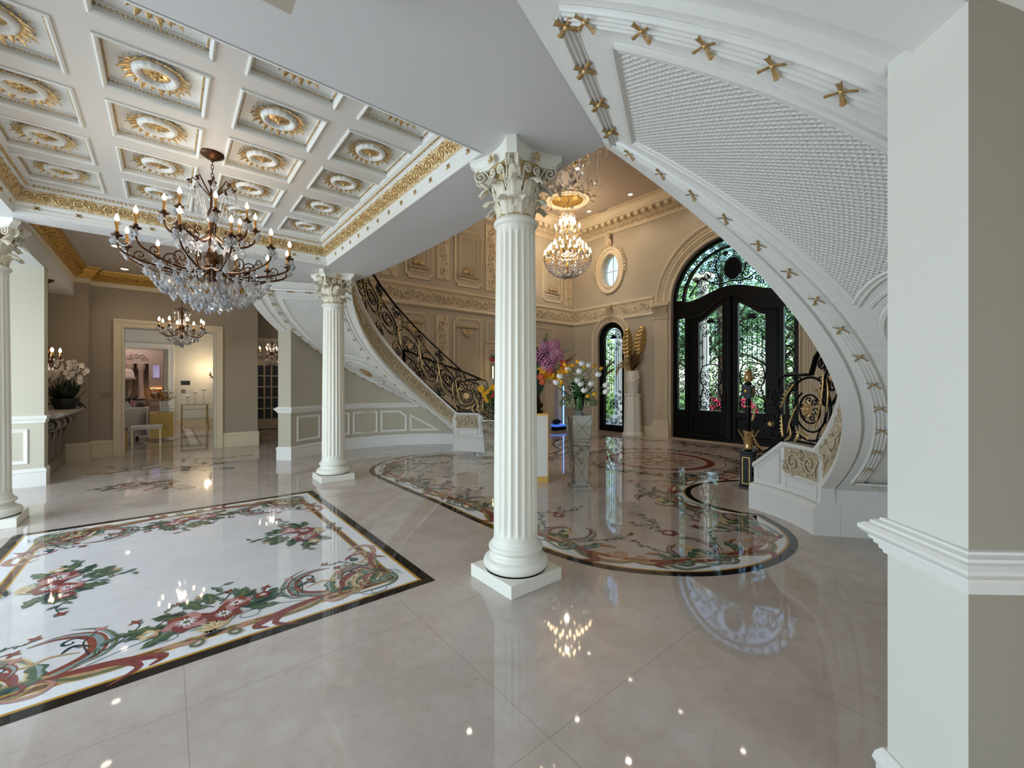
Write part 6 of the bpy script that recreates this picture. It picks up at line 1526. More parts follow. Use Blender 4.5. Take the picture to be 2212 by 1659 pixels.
def leafstalk(m, p, d, L, W, curl=.3, mi=0, n=6):
    d = Vector(d).normalized(); e = d.cross(Vector((0, 0, 1)));
    if e.length < .1: e = Vector((1, 0, 0))
    leafblob(m, p, d, e.normalized(), d.cross(e).normalized(), L, W, mi, -curl if d.z >= 0 else curl, n)
def mirrored_pedestal(name, label, x, y, H, wt, wb, rot, group):
    t = thing(name, label, 'pedestal', (x, y, 0), rot, group)
    m = MB()
    for (a, z0, z1) in ((wb/2+.065, 0, .03), (wb/2+.05, .03, .045), (wb/2+.035, .045, .07), (wb/2+.02, .07, .09)): m.box(-a, -a, z0, a, a, z1)
    for k in range(8): 
        v = -wb/2+wb*k/7
        for s in (-1, 1): m.box(v-.006, s*(wb/2+.05)-.004, .045, v+.006, s*(wb/2+.05)+.004, .07)
    m.build('stepped_base', mirror, t)
    b0, b1 = wb/2, wt/2; rows = [[(-b0, -b0, .09), (b0, -b0, .09), (b0, b0, .09), (-b0, b0, .09)], [(-b1, -b1, H-.02), (b1, -b1, H-.02), (b1, b1, H-.02), (-b1, b1, H-.02)]]
    m = MB(); m.grid(rows, False, True, smooth=False); m.build('mirrored_body', mirror, t)
    m = MB(); m.box(-b1-.012, -b1-.012, H-.02, b1+.012, b1+.012, H); m.build('top', mirror, t)
    m = MB(); f = lambda u, v: b0+(b1-b0)*v
    for s, ax in ((-1, 0), (1, 0), (-1, 1), (1, 1)):
        def pt(u, v):
            w = f(u, v)+.002; z = .09+(H-.11)*v
            return (u*w, s*w, z) if ax == 1 else (s*w, u*w, z)
        for (u0, v0, u1, v1) in ((-1, 0, 1, .36), (1, 0, -1, .36), (-1, .36, 1, .66), (1, .36, -1, .66), (-1, .68, 1, 1), (1, .68, -1, 1), (-1, .66, 1, .66), (-1, 0, -1, 1), (1, 0, 1, 1)):
            m.tube([pt(u0, v0), pt(u1, v1)], .0022, 4)
        for v in (.18, .51, .84): m.ball(pt(0, v), .007, 6, 4)
    m.build('bevel_lines', mat('bevel_line', '#6f6a66', .3, .5), t)
    return t
mirrored_pedestal('mirrored_pedestal', 'tapered mirrored pedestal carrying the vase of white and yellow tulips', 4.58, 4.03, 1.06, .285, .175, -TH+.12, 'mirrored pedestals')
mirrored_pedestal('mirrored_pedestal', 'mirrored pedestal standing directly behind the tulip pedestal, mostly covered by it', 5.33, 4.72, .98, .30, .2, -TH+.5, 'mirrored pedestals')
mirrored_pedestal('mirrored_pedestal', 'short mirrored pedestal at the foot of the far flight, carrying yellow and white flowers', 5.2, 6.98, .77, .34, .22, -TH-.1, 'mirrored pedestals')
# tulip vase and tulips
B0 = Vector((4.58, 4.03, 1.06)); K = .0066
t = thing('glass_vase', 'clear cut crystal vase filled with green tulip stems', 'vase', tuple(B0))
m = MB(); m.lathe([(.0, 0), (.075, 0), (.078, .012), (.05, .022), (.03, .035), (.035, .05), (.028, .055)], 12, cap=False); m.build('foot', crystal, t)
m = MB(); m.lathe([(.028, .055), (.045, .07), (.06, .12), (.066, .2), (.078, .29), (.074, .29), (.06, .2), (.052, .12), (.035, .08)], 20, cap=False); m.build('bowl', vaseglass, t)
m = MB()
for k in range(26): a = k*2.4; r = .04*sqrt((k+1)/26); m.tube([(r*cos(a), r*sin(a), .075), (r*1.4*cos(a+.3), r*1.4*sin(a+.3), .30)], .006, 5)
m.build('stem_bunch', stemm, t)
def at(px, py, dd=0., base=B0, k=K, px0=1250): return base+CR*((px-px0)*k)+CD*dd+Vector((0, 0, 1.5-(py-829.5)*k-base.z))
random.seed(11)
WT = [(1207, 815, 'lowest outer bloom on the side of the fluted column'), (1199, 828, 'drooping furthest toward the fluted column'), (1225, 800, 'beside the yellow tulips on the column side'), (1248, 804, 'the largest bloom in the upper middle'), (1244, 824, 'centre of the bunch, above two others'), (1251, 832, 'centre of the bunch, second from the vase rim'), (1257, 845, 'just above the vase rim'), (1273, 831, 'middle of the window side'), (1288, 811, 'upper outer bloom on the window side'), (1305, 834, 'furthest toward the narrow window'), (1302, 848, 'lowest outer bloom on the window side'), (1266, 791, 'half hidden among yellow blooms at the top'), (1252, 788, 'small bloom at the very top')]
YT = [(1231, 792, 'left bloom of the close pair'), (1237, 790, 'right bloom of the close pair'), (1244, 783, 'highest bloom of the bunch'), (1256, 787, 'next to the highest white bloom'), (1263, 794, 'pointed bud in the upper middle'), (1283, 791, 'thin bud toward the narrow window'), (1297, 797, 'open bloom nearest the narrow window'), (1266, 857, 'hanging low beside the vase rim'), (1279, 852, 'hanging low on the window side'), (1219, 789, 'outermost bloom toward the magenta flowers'), (1222, 804, 'low bloom toward the magenta flowers')]
for px, py, w in WT: tulip('white_tulip', 'white tulip in the crystal vase, %s' % w, at(px, py, random.uniform(-.16, -.02)), B0+Vector((0, 0, .28)), petw, 'white tulips in the crystal vase', .047, .082)
for px, py, w in YT: tulip('yellow_tulip', 'yellow tulip in the crystal vase, %s' % w, at(px, py, random.uniform(-.10, .10)), B0+Vector((0, 0, .28)), pety, 'yellow tulips in the crystal vase', .029, .060)
m = MB()
for k in range(46):
    a = random.random()*2*pi; e = random.uniform(-.1, 1.1); d = Vector((cos(a)*cos(e), sin(a)*cos(e), sin(e))); leafstalk(m, B0+CD*.07+Vector((0, 0, .25))+d*random.uniform(.02, .12), d, random.uniform(.14, .26), random.uniform(.03, .06), .25)
tag(m.build('tulip_foliage', leafg), 'green tulip leaves spilling around the crystal vase', 'foliage')
m = MB()
for k in range(160):
    a = random.random()*2*pi; r = random.uniform(0, .2); z = random.uniform(-.02, .3); c = B0+Vector((cos(a)*r, sin(a)*r, .30+z)); m.ball(c, .008, 4, 3)
tag(m.build('filler_blossom', petw), 'tiny white filler blossoms among the tulips', 'flower', kind='stuff')
# greenish bouquet behind
B1 = Vector((5.33, 4.72, .98)); t = thing('hydrangea_bunch', 'pale green hydrangea bunch low behind the tulip vase', 'flower', tuple(B1)); m = MB()
m.lathe([(.0, 0), (.05, 0), (.03, .03), (.06, .1), (.07, .16)], 12, cap=False); m.build('bowl', vaseglass, t); m = MB()
for k in range(240):
    a = random.random()*2*pi; e = random.uniform(-.3, 1.4); d = Vector((cos(a)*cos(e)*.3, sin(a)*cos(e)*.3, sin(e)*.16+.2)); m.ball(d, .022, 5, 3)
m.build('floret_cluster', mat('pale_green_floret', '#a9b48a', .6), t)
# white box pedestal with gold edges and the big bouquet
bx = Vector((4.45, 4.88, 0)); t = thing('box_pedestal', 'white box pedestal with gold top and base, half behind the nearest column', 'pedestal', tuple(bx), -TH)
m = MB(); m.box(-.215, -.215, .09, .215, .215, 1.02); m.build('body', mat('white_lacquer', '#dcd8ce', .25), t)
m = MB(); m.box(-.225, -.225, 0, .225, .225, .09); m.box(-.225, -.225, 1.02, .225, .225, 1.05)
for sx in (-1, 1):
    for sy in (-1, 1): m.box(sx*.217-.006, sy*.217-.006, .09, sx*.217+.006, sy*.217+.006, 1.02)
m.build('gold_edging', goldy, t)
B2 = Vector((4.45, 4.88, 1.05)); K2 = .00725
P0 = 1152
t = thing('footed_vase', 'dark green glass vase on a carved bronze foot holding the large mixed bouquet', 'vase', tuple(B2))
m = MB(); m.lathe([(.0, 0), (.16, 0), (.165, .03), (.13, .05), (.15, .12), (.12, .20), (.11, .25)], 20, cap=False)
for k in range(12): a = 2*pi*k/12; m.tube([(.15*cos(a)+x*-sin(a), .15*sin(a)+x*cos(a), .11+y) for x, y in spiral(0, 0, .035, 1.2, 0, 1, 12, .2)], .008, 5)
m.build('bronze_foot', bronze, t)
m = MB(); m.lathe([(.10, .25), (.17, .38), (.20, .52), (.19, .62), (.21, .66)], 24, cap=False); m.build('bowl', mat('green_glass', '#2d4038', .08, 0, coat=.5), t)
def at2(px, py, dd=0.): return B2+CR*((px-P0)*K2)+CD*dd+Vector((0, 0, 1.5-(py-829.5)*K2-B2.z))
def hydrangea(label, c, r, color, group, n=90):
    t = thing('hydrangea', label, 'flower', tuple(c), 0, group); m = MB()
    for k in range(n):
        z = 1-2*(k+.5)/n; a = k*2.39996; d = Vector((sqrt(1-z*z)*cos(a), sqrt(1-z*z)*sin(a), z)); e = d.orthogonal().normalized(); f = d.cross(e)
        for j in range(4):
            b_ = j*pi/2+k; u = (e*cos(b_)+f*sin(b_)+d*.25).normalized(); leafblob(m, d*r*random.uniform(.88, 1.05), u, u.cross(d), d, r*.2, r*.17, 0, .1, 2)
    m.build('bloom', color, t); m = MB(); m.tube([(0, 0, 0), tuple((B2+Vector((0, 0, .6))-c)*.5+Vector((0, 0, -.02))), tuple(B2+Vector((0, 0, .6))-c)], .006, 5); m.build('stem', stemm, t)
for px, py, r, w in ((1168, 770, .115, 'beside the column, middle height'), (1184, 790, .115, 'lowest and fullest'), (1178, 752, .09, 'upper middle'), (1200, 768, .105, 'outermost toward the tulips'), (1196, 746, .085, 'topmost'), (1130, 770, .11, 'behind the fluted column')):
    hydrangea('magenta hydrangea head in the large bouquet, %s' % w, at2(px, py, random.uniform(-.2, -.08)), r, petm, 'magenta hydrangeas')
def star_bloom(name, label, c, r, color, group, n=6, layers=2, cen=None, sroot=None):
    t = thing(name, label, 'flower', tuple(c), 0, group); m = MB(); N = -CD+Vector((0, 0, .35)); N.normalize(); e = N.orthogonal().normalized(); f = N.cross(e)
    for L_ in range(layers):
        for j in range(n): b_ = 2*pi*(j+.5*L_)/n; u = (e*cos(b_)+f*sin(b_)+N*(.25+.35*L_)).normalized(); leafblob(m, N*.01*L_, u, u.cross(N), N, r*(1-.25*L_), r*.6, 0, -.15, 4)
    m.build('petals', color, t); m = MB(); m.ball(tuple(N*.012), r*.2, 6, 4); m.build('centre', cen or pety, t)
    if sroot is not None: m = MB(); r_ = Vector(sroot)-Vector(c); m.tube([(0, 0, 0), tuple(r_*.5-N*.01), tuple(r_)], .005, 5); m.build('stem', stemm, t)
random.seed(5)
for i, (px, py, w) in enumerate(((1172, 800, 'beside the column'), (1181, 806, 'below the magenta heads'), (1190, 812, 'in the lower middle'), (1200, 818, 'lowest of the orange blooms'), (1210, 806, 'toward the tulips'), (1176, 812, 'low beside the column'), (1205, 826, 'hanging over the vase'), (1218, 797, 'outermost'))):
    star_bloom('orange_lily', 'orange yellow lily in the large bouquet, %s' % w, at2(px, py, random.uniform(-.24, -.1)), .085, peto if i % 2 else pety, 'orange lilies', 6, 2, petc, B2+Vector((0, 0, .62)))
for px, py, w in ((1170, 825, 'at the vase rim by the column'), (1186, 801, 'between magenta and orange'), (1215, 785, 'toward the tulips'), (1166, 815, 'tucked against the column')):
    star_bloom('coral_gerbera', 'coral red gerbera in the large bouquet, %s' % w, at2(px, py, random.uniform(-.26, -.15)), .06, petc, 'coral gerberas', 12, 2, pety, B2+Vector((0, 0, .62)))
def spike(name, label, base, tip, color, group, n=30, r=.03):
    t = thing(name, label, 'flower', tuple(base), 0, group); b_, e_ = Vector((0, 0, 0)), Vector(tip)-Vector(base); m = MB()
    for k in range(n):
        f = .35+.65*k/n; p = e_*f+Vector((0, 0, -.05*f*f)); a = k*2.4; d = Vector((cos(a), sin(a), .3)).normalized(); leafblob(m, p, d, d.cross(Vector((0, 0, 1))).normalized(), Vector((0, 0, 1)), r*(1.5-.7*k/n), r*(1.3-.6*k/n), 0, -.3, 3)
    m.build('florets', color, t); m = MB(); m.tube([(0, 0, 0), tuple(e_*.5), tuple(e_+Vector((0, 0, -.05)))], .005, 5); m.build('stem', stemm, t)
for px, py, w in ((1238, 768, 'pointing to the narrow window'), (1246, 758, 'longest one'), (1228, 780, 'shortest, nearest the tulips')): spike('coral_snapdragon', 'coral snapdragon spike in the large bouquet, %s' % w, at2(1200, 800, -.1), at2(px, py, -.05), petc, 'coral snapdragons', 34)
for px, py, w in ((1244, 735, 'tallest, toward the oval window'), (1232, 748, 'lower one toward the tulips'), (1170, 728, 'beside the column'), (1176, 745, 'short one by the column')): spike('white_orchid_spray', 'white orchid spray in the large bouquet, %s' % w, at2(1195, 780, 0), at2(px, py, -.05), petw, 'white orchid sprays', 26, .04)
for px, py, w in ((1182, 712, 'rising straight above everything'), (1176, 724, 'shorter one by the column')): spike('eucalyptus_branch', 'grey green eucalyptus branch, %s' % w, at2(1176, 775, .02), at2(px, py, .0), eucal, 'eucalyptus branches', 34, .036)
m = MB()
for k in range(70):
    a = random.random()*2*pi; e = random.uniform(-.3, 1.3); d = Vector((cos(a)*cos(e), sin(a)*cos(e), sin(e))); leafstalk(m, B2+Vector((0, 0, .70))+CR*.08+CD*.12+d*random.uniform(.05, .22), d, random.uniform(.14, .28), random.uniform(.04, .08), .2)
tag(m.build('bouquet_foliage', leafd), 'dark green leaves filling the large mixed bouquet', 'foliage')
# small bouquet on the far mirrored pedestal
B3 = Vector((5.2, 6.98, .77)); K3 = .0094
t = thing('glass_vase', 'smoky glass vase on the short mirrored pedestal by the far flight', 'vase', tuple(B3)); m = MB(); m.lathe([(.0, 0), (.07, 0), (.03, .04), (.06, .14), (.10, .26), (.12, .33)], 16, cap=False); m.build('bowl', vaseglass, t)
def at3(px, py, dd=0.): return B3+CR*((px-1062)*K3)+CD*dd+Vector((0, 0, 1.5-(py-829.5)*K3-B3.z))
for i, (px, py, w) in enumerate(((1041, 840, 'outermost on the stair side'), (1054, 862, 'lowest'), (1060, 845, 'in the middle'), (1066, 838, 'next to the column'), (1049, 852, 'between the low ones'))):
    star_bloom('yellow_bloom', 'yellow bloom on the short mirrored pedestal, %s' % w, at3(px, py, -.1), .09, pety, 'yellow blooms by the far flight', 7, 2, peto, B3+Vector((0, 0, .3)))
star_bloom('red_bloom', 'red bloom among the yellow ones by the far flight', at3(1064, 855, -.14), .06, petr, None or 'red bloom by the far flight', 8, 2, pety, B3+Vector((0, 0, .3)))
for px, py, w in ((1036, 822, 'leaning to the stair'), (1046, 818, 'upright one'), (1062, 812, 'tallest, beside the column'), (1040, 830, 'lowest one')): spike('white_blossom_spray', 'white blossom spray by the far flight, %s' % w, at3(1060, 860, 0), at3(px, py, -.05), petw, 'white sprays by the far flight', 30, .045)
m = MB()
for k in range(50):
    a = random.random()*2*pi; e = random.uniform(-.6, 1.2); d = Vector((cos(a)*cos(e), sin(a)*cos(e), sin(e))); leafstalk(m, B3+Vector((0, 0, .36))+d*random.uniform(.03, .18), d, random.uniform(.12, .25), random.uniform(.03, .06), .3)
tag(m.build('bouquet_foliage', leafg), 'light green leaves of the bouquet by the far flight', 'foliage')
# tall candle stand with red bloom
t = thing('candle_stand', 'tall clear glass candle stand topped by a red flower, seen beside the column', 'candle stand', (7.02, 9.35, 0)); m = MB(); m.lathe([(.0, 0), (.14, 0), (.13, .03), (.03, .06), (.022, .3), (.03, .9), (.02, 1.0), (.045, 1.05), (.02, 1.1), (.018, 1.6), (.05, 1.66), (.05, 2.08)], 14, cap=False); m.build('glass_stem', vaseglass, t)
m = MB(); m.lathe([(.012, 1.66), (.012, 1.98), (.0, 2.0)], 8, cap=False); m.build('candle', bulb, t); m = MB(); petal_cup(m, (0, 0, 2.12), .09, .12, 7, .5); m.build('red_flower', petr, t); m = MB()
for k in range(14): a = k*2.4; leafstalk(m, Vector((0, 0, 2.12)), (cos(a), sin(a), .5 if k % 2 else 1.4), .2, .06)
m.build('foliage', leafg, t)
# hexagonal white pedestal with gold leaf arrangement
t = thing('column_pedestal', 'white faceted pedestal between the narrow window and the arched door', 'pedestal', (10.50, 7.20, 0), .3)
m = MB()
def hexr(r, z): return [(r*cos(pi/4*k+pi/8), r*sin(pi/4*k+pi/8), z) for k in range(8)]
m.grid([hexr(.30, 0), hexr(.30, .06), hexr(.27, .09), hexr(.255, .12), hexr(.22, 1.13), hexr(.24, 1.17), hexr(.24, 1.22)], False, True, smooth=False); m.add(hexr(.24, 1.22), [tuple(range(8))]); m.build('body', colwhite, t)
m = MB(); t = thing('white_vase', 'white vase wrapped with a twisted branch, on the faceted pedestal', 'vase', (10.50, 7.20, 1.22))
m.lathe([(.0, 0), (.15, 0), (.17, .05), (.19, .3), (.19, .55), (.175, .64), (.165, .66), (.16, .64)], 20, cap=False); m.build('body', mat('white_ceramic', '#e9e4da', .3), t)
m = MB(); m.tube([(.2*cos(a), .2*sin(a), .12+.065*a+.03*sin(3*a)) for a in [k*.3 for k in range(26)]], .018, 6); m.tube([(.2*cos(a+2), .2*sin(a+2), .45-.05*a) for a in [k*.3 for k in range(14)]], .014, 6); m.build('twisted_branch', mat('white_ceramic', '#e9e4da'), t)
V0 = Vector((10.50, 7.20, 1.86)); leafgold = mat('pale_golden_leaf', '#c7a86c', .3, .75, bump=(30, .4, .01)); K4 = .01354
def gold_palm(label, dx, z1, z0, wd):
    t = thing('golden_palm_leaf', label, 'decorative leaf', tuple(V0), 0, 'golden palm leaves'); m = MB(); tip = CR*dx+Vector((0, 0, z1-V0.z)); L0 = CR*dx*.7+Vector((0, 0, z0-V0.z)); n = 16
    ax = (tip-L0); rows = []
    for i in range(n+1):
        f = i/n; w = wd*sin(pi*min(1, f*.9+.08))**.6*(1 if i % 2 else .86)*(1 if i < n else .1); c = L0+ax*f-CD*(.12*f*f); rows.append([c+CR*(-w)+CD*.04+Vector((0, 0, .03)), c+CR*(-w*.5)+(CD*-.015 if i % 2 else CD*.01), c-CD*.02, c+CR*(w*.5)+(CD*-.015 if i % 2 else CD*.01), c+CR*w+CD*.04+Vector((0, 0, .03))])
    m.grid(rows, smooth=False); m.build('blade', leafgold, t); m = MB(); m.tube([(0, 0, 0), tuple(L0*.5), tuple(L0), tuple(tip-CD*.1)], .01, 5); m.build('stem', leafgold, t)
gold_palm('big golden palm leaf in the white vase, on the door side', .26, 3.16, 2.30, .19); gold_palm('big golden palm leaf in the white vase, overlapping the window arch', -.17, 3.10, 2.2, .17)
t = thing('dried_foliage', 'brown dried foliage standing in the white vase', 'foliage', tuple(V0)); m = MB(); random.seed(9)
for k in range(90):
    a = random.random()*2*pi; e = random.uniform(.7, 1.5); d = Vector((min(.2, cos(a)*cos(e)*.6), sin(a)*cos(e)*.8, sin(e))); L = random.uniform(.2, .75); leafstalk(m, d*L*.5, d, L*.5, .03, .1, 0, 3); m.tube([(0, 0, 0), tuple(d*L*.55)], .004, 4)
m.build('sprigs', dryb, t)
t = thing('golden_fern', 'small golden fern frond drooping from the white vase across the window', 'decorative leaf', tuple(V0)); m = MB()
P = crom([Vector((0, 0, 0)), CR*-.2+Vector((0, 0, .22)), CR*-.40+Vector((0, 0, .12)), CR*-.47+Vector((0, 0, -.15))], 6); m.tube(P, .006, 4)
for i in range(2, len(P)-1, 1):
    for s in (-1, 1): leafblob(m, P[i], (Vector((0, 0, s))*.9+CR*-.3).normalized(), CR, -CD, .13, .03, 0, .1, 3)
m.build('frond', leafgold, t)
# ---------------- fireplace console, orchid ----------------
stonem = mat('carved_stone', '#a3978a', .6, noise=(14, '#877b6e', .5), bump=(28, .5, .02))
t = thing('stone_mantel', 'carved stone mantelpiece with scroll brackets under the orchid', 'mantelpiece', (-1.7, 10.55, 0))
m = MB(); m.box(-1.95, 9.5, 1.0, -1.24, 11.55, 1.045); m.box(-1.95, 9.52, .965, -1.29, 11.5, 1.0); m.build('shelf', mat('mantel_shelf', '#b7ada2', .3), t, world=True)
m = MB(); m.box(-1.95, 9.62, 0, -1.55, 11.42, .965); m.build('body', stonem, t, world=True)
m = MB(); m.box(-1.95, 9.56, 0, -1.48, 11.48, .2); m.box(-1.95, 9.58, .2, -1.51, 11.46, .25); m.build('hearth_base', stonem, t, world=True)
for y in (9.78, 10.25, 10.8, 11.27):
    m = MB(); m.box(-1.6, y-.09, .25, -1.47, y+.09, .715); m.build('bracket_pier', stonem, t, world=True); m = MB(); rows = []
    sp = [(-1.42+x, .84+z) for x, z in spiral(0, 0, .115, 1.6, pi/2, -1, 28, .1)]
    for (x, z) in [(-1.58, .95)]+sp: rows.append([(x, y-.08, z), (x, y+.08, z)])
    m.grid(rows, smooth=True); m.tube([(r[0][0], y-.08, r[0][2]) for r in rows], .013, 5); m.tube([(r[0][0], y+.08, r[0][2]) for r in rows], .013, 5); m.lathe([(.06, -.085), (.06, .085)], 16)
    m.v[-32:] = [(-1.42+(p[0]), y+p[2], .84+p[1]) for p in m.v[-32:]]
    m.grid([[(-1.52, y-.07, .72), (-1.52, y+.07, .72)], [(-1.44, y-.07, .70), (-1.44, y+.07, .70)], [(-1.47, y-.06, .5), (-1.47, y+.06, .5)]])
    m.build('scroll_bracket', stonem, t, world=True)
    m = MB(); vine(m, (-1.468, y, .27), (0, 0, 1), (0, 1, 0), (1, 0, 0), .42, .13, r=.008); m.build('carving', stonem, t, world=True)
t = thing('potted_orchid', 'white orchid in a black bowl on the stone mantel', 'potted plant', (-1.42, 11.02, 1.045))
m = MB(); m.lathe([(.0, 0), (.13, 0), (.14, .02), (.20, .19), (.185, .20), (.18, .17), (.0, .16)], 20, cap=False); m.build('bowl', mat('black_bowl', '#08080a', .35), t)
m = MB(); random.seed(4)
for k in range(42):
    a = k*2.4; e = random.uniform(-.1, 1.2); d = Vector((cos(a)*cos(e), sin(a)*cos(e), sin(e))); leafstalk(m, Vector((cos(a)*.05, sin(a)*.05, .17)), d, random.uniform(.24, .36), .07, .5)
m.build('leaves', mat('black_green_leaf', '#0f1f12', .4), t)
spk = ((-.30, .62, -.42, .50), (-.08, .80, -.26, .70), (.10, .78, .10, .82), (.2, .78, .42, .60), (.12, .68, .36, .42), (-.2, .66, -.36, .40))
for i, (x1, z1, x2, z2) in enumerate(spk):
    P = crom([Vector((0, 0, .18)), CR*x1*.5+Vector((0, 0, z1*.65)), CR*x1+Vector((0, 0, z1)), CR*x2+Vector((0, 0, z2))], 6); m = MB(); m.tube(P, .005, 4); st = m.build('flower_stem', leafd, t); m = MB()
    for j in range(9):
        f = .55+.42*j/8; p = Vector(P[int(f*(len(P)-1))])+Vector((random.uniform(-.05, .05), random.uniform(-.06, .06), random.uniform(-.01, .05)))
        for k in range(5): b_ = 2*pi*k/5+j; u = CR*cos(b_)+Vector((0, 0, sin(b_)))-CD*.2; leafblob(m, p, u.normalized(), u.normalized().cross(-CD), -CD, .06, .06, 0, .05, 3)
    m.build('orchid_blossom', mat('orchid_white', '#ded6cf', .55), st)
def plate(x, y, z, ax, lbl, w=.11, h=.12, m_=None, nm='light_switch', cat='light switch'):
    t = thing(nm, lbl, cat, (x, y, z)); m = MB(); m.box(-w/2, -.008, -h/2, w/2, 0, h/2); m.build('plate', m_ or mat('switch_plate', '#8f8371', .5), t); m = MB()
    for k in (-1, 0, 1): m = MB(); m.box(k*.03-.01, -.014, -.03, k*.03+.01, -.008, .03); m.build('rocker', m_ or mat('switch_plate', '#8f8371', .5), t)
    return t
plate(-.97, 12.0, 1.27, 0, 'beige triple light switch plate left of the cased opening', .15, .12)
plate(.46, 19.0, 1.24, 0, 'beige switch plate under the thermostat in the living room', .12, .14)
plate(.52, 19.0, 1.54, 0, 'dark wall touch panel beside the living room opening', .26, .15, mat('dark_screen', '#15171c', .2), 'touch_panel', 'touch panel')
# outlet on the curved baseboard
# ---------------- living room furniture ----------------
upw = mat('white_upholstery', '#d9d6d2', .8, bump=(120, .1, .003)); gback = mat('gold_dresser', '#a98a48', .4, .55)
t = thing('sofa', 'white upholstered sofa with its curved back to the opening', 'sofa', (-1.25, 15.3, 0))
m = MB(); P = [(-2.2, 14.85), (-1.6, 14.72), (-1.0, 14.70), (-.62, 14.78), (-.42, 15.0), (-.38, 15.5)]
rows = []
for (x, y) in crom(P, 5): rows.append([(x, y, .12), (x-.03, y-.03, .3), (x-.02, y-.03, .72), (x, y, .84), (x-.02, y+.10, .88), (x-.03, y+.2, .84), (x-.03, y+.22, .3)])
m.grid(rows); m.build('back', upw, t, world=True)
m = MB(); m.box(-2.2, 14.95, .12, -.45, 15.9, .44); bevel(m.build('seat', upw, t, world=True), .05, 3)
for x in (-2.1, -.6):
    m = MB(); m.box(x-.03, 14.85, 0, x+.03, 14.91, .12); m.build('leg', blackm, t, world=True)
m = MB(); m.add([(-1.0, 15.0, .86), (-.72, 15.0, .84), (-.80, 15.05, 1.06), (-1.0, 15.15, .86), (-.72, 15.15, .84), (-.80, 15.12, 1.06)], [(0, 1, 2), (3, 5, 4), (0, 3, 4, 1), (1, 4, 5, 2), (2, 5, 3, 0)]); tag(bevel(m.build('throw_pillow', upw), .02, 3), 'pale pointed throw pillow peeking over the sofa back', 'pillow')
m = MB(); m.ball((-.55, 15.1, .92), .09, 10, 8, 0, (1.1, .7, .9)); tag(m.build('fur_pillow', mat('taupe_fur', '#6d5f5c', .9, bump=(60, .6, .01))), 'small taupe fur pillow on the sofa corner', 'pillow')
t = thing('gold_dresser', 'gold chest of drawers with ribbed fronts beside the sofa', 'dresser', (-.09, 14.85, 0)); m = MB(); m.box(-.335, 14.62, .06, .145, 15.1, .70); m.build('body', gback, t, world=True)
for k in range(5):
    m = MB()
    for j in range(4): z = .075+k*.122+j*.029; m.box(-.335, 14.595, z, .145, 14.62, z+.022)
    m.build('drawer', gback, t, world=True)
m = MB(); m.box(-.35, 14.58, .70, .16, 15.12, .735); m.build('top', gback, t, world=True)
t = thing('white_vase', 'slim white vase with golden flowers on the gold dresser', 'vase', (-.10, 14.85, .735)); m = MB(); m.lathe([(.0, 0), (.09, 0), (.10, .02), (.045, .04), (.04, .1), (.05, .30), (.045, .31)], 14, cap=False); m.build('body', petw, t); m = MB(); random.seed(8)
for k in range(60):
    a = random.random()*2*pi; e = random.uniform(.0, 1.4); d = Vector((cos(a)*cos(e), sin(a)*cos(e), sin(e))); L = random.uniform(.1, .34); m.tube([(0, 0, .3), tuple(Vector((0, 0, .3))+d*L)], .004, 3); leafstalk(m, Vector((0, 0, .3))+d*L*.8, d, .10, .06, .2, 0, 3)
m.build('golden_flowers', leafgold, t); m = MB()
for k in range(5): m.ball((cos(k*1.3)*.2, sin(k*1.3)*.1, .52+.05*(k % 3)), .045, 8, 5, 0, (1.2, 1.2, .6))
m.build('white_blossoms', petw, t)
t = thing('decor_dish', 'small stacked glass dish on the gold dresser edge', 'dish', (.05, 14.8, .735)); m = MB(); m.lathe([(.0, 0), (.06, 0), (.02, .02), (.02, .06), (.09, .08), (.09, .10), (.015, .11), (.015, .16), (.06, .18)], 14, cap=False); m.build('body', vaseglass, t)
t = thing('accent_chair', 'clear framed accent chair with gold legs in front of the gold dresser', 'chair', (-.35, 13.3, 0)); fr = mat('champagne_metal', '#a99c7f', .35, .6)
for x, y in ((-.62, 13.1), (-.12, 13.1), (-.62, 13.6), (-.12, 13.6)): m = MB(); m.box(x-.015, y-.015, 0, x+.015, y+.015, .46); m.build('leg', fr, t, world=True)
m = MB(); m.box(-.66, 13.06, .43, -.08, 13.64, .50); bevel(m.build('seat', upw, t, world=True), .015)
m = MB(); m.box(-.75, 13.1, .0, -.70, 13.14, .47); m.box(-1.0, 13.1, .44, -.70, 13.14, .47); m.build('gold_rail', goldy, t, world=True)
t = thing('bar_cart', 'gold and glass bar cart on wheels against the living room wall', 'cart', (.76, 18.2, 0)); cg = mat('antique_brass', '#8c7a4e', .35, .8)
for z in (.78, .30, .62):
    m = MB(); m.box(.36, 17.95, z, 1.16, 18.45, z+.02); m.build('shelf', vaseglass if z != .78 else mat('cart_top', '#8a8673', .2), t, world=True)
for x in (.40, 1.10):
    for y in (18.0, 18.42): m = MB(); m.box(x-.018, y-.018, .06, x+.018, y+.018, .80); m.build('leg', cg, t, world=True)
for x in (.38, 1.12):
    m = MB(); m.tube([(x, 18.0+.09*cos(a), .09+.09*sin(a)) for a in [2*pi*k/16 for k in range(16)]], .012, 6, True); m.tube([(x, 17.91, .09), (x, 18.09, .09)], .006, 4); m.tube([(x, 18.0, 0), (x, 18.0, .18)], .006, 4); m.build('wheel', cg, t, world=True)
for i, (x, h, w) in enumerate(((.55, .22, 'lowest'), (.76, .36, 'middle'), (1.0, .45, 'tallest'))):
    t = thing('table_ornament', 'white pebble ornament on a slim stand on the bar cart, the %s one' % w, 'ornament', (x, 18.2, .80), 0, 'white ornaments on the cart'); m = MB(); m.box(-.03, -.03, 0, .03, .03, .015); m.tube([(0, 0, 0), (0, 0, h)], .006, 5); m.build('stand', cg, t)
    m = MB(); m.ball((0, 0, h+.05), .075, 10, 7, 0, (1, .7, .7)); m.build('pebble', petw, t)
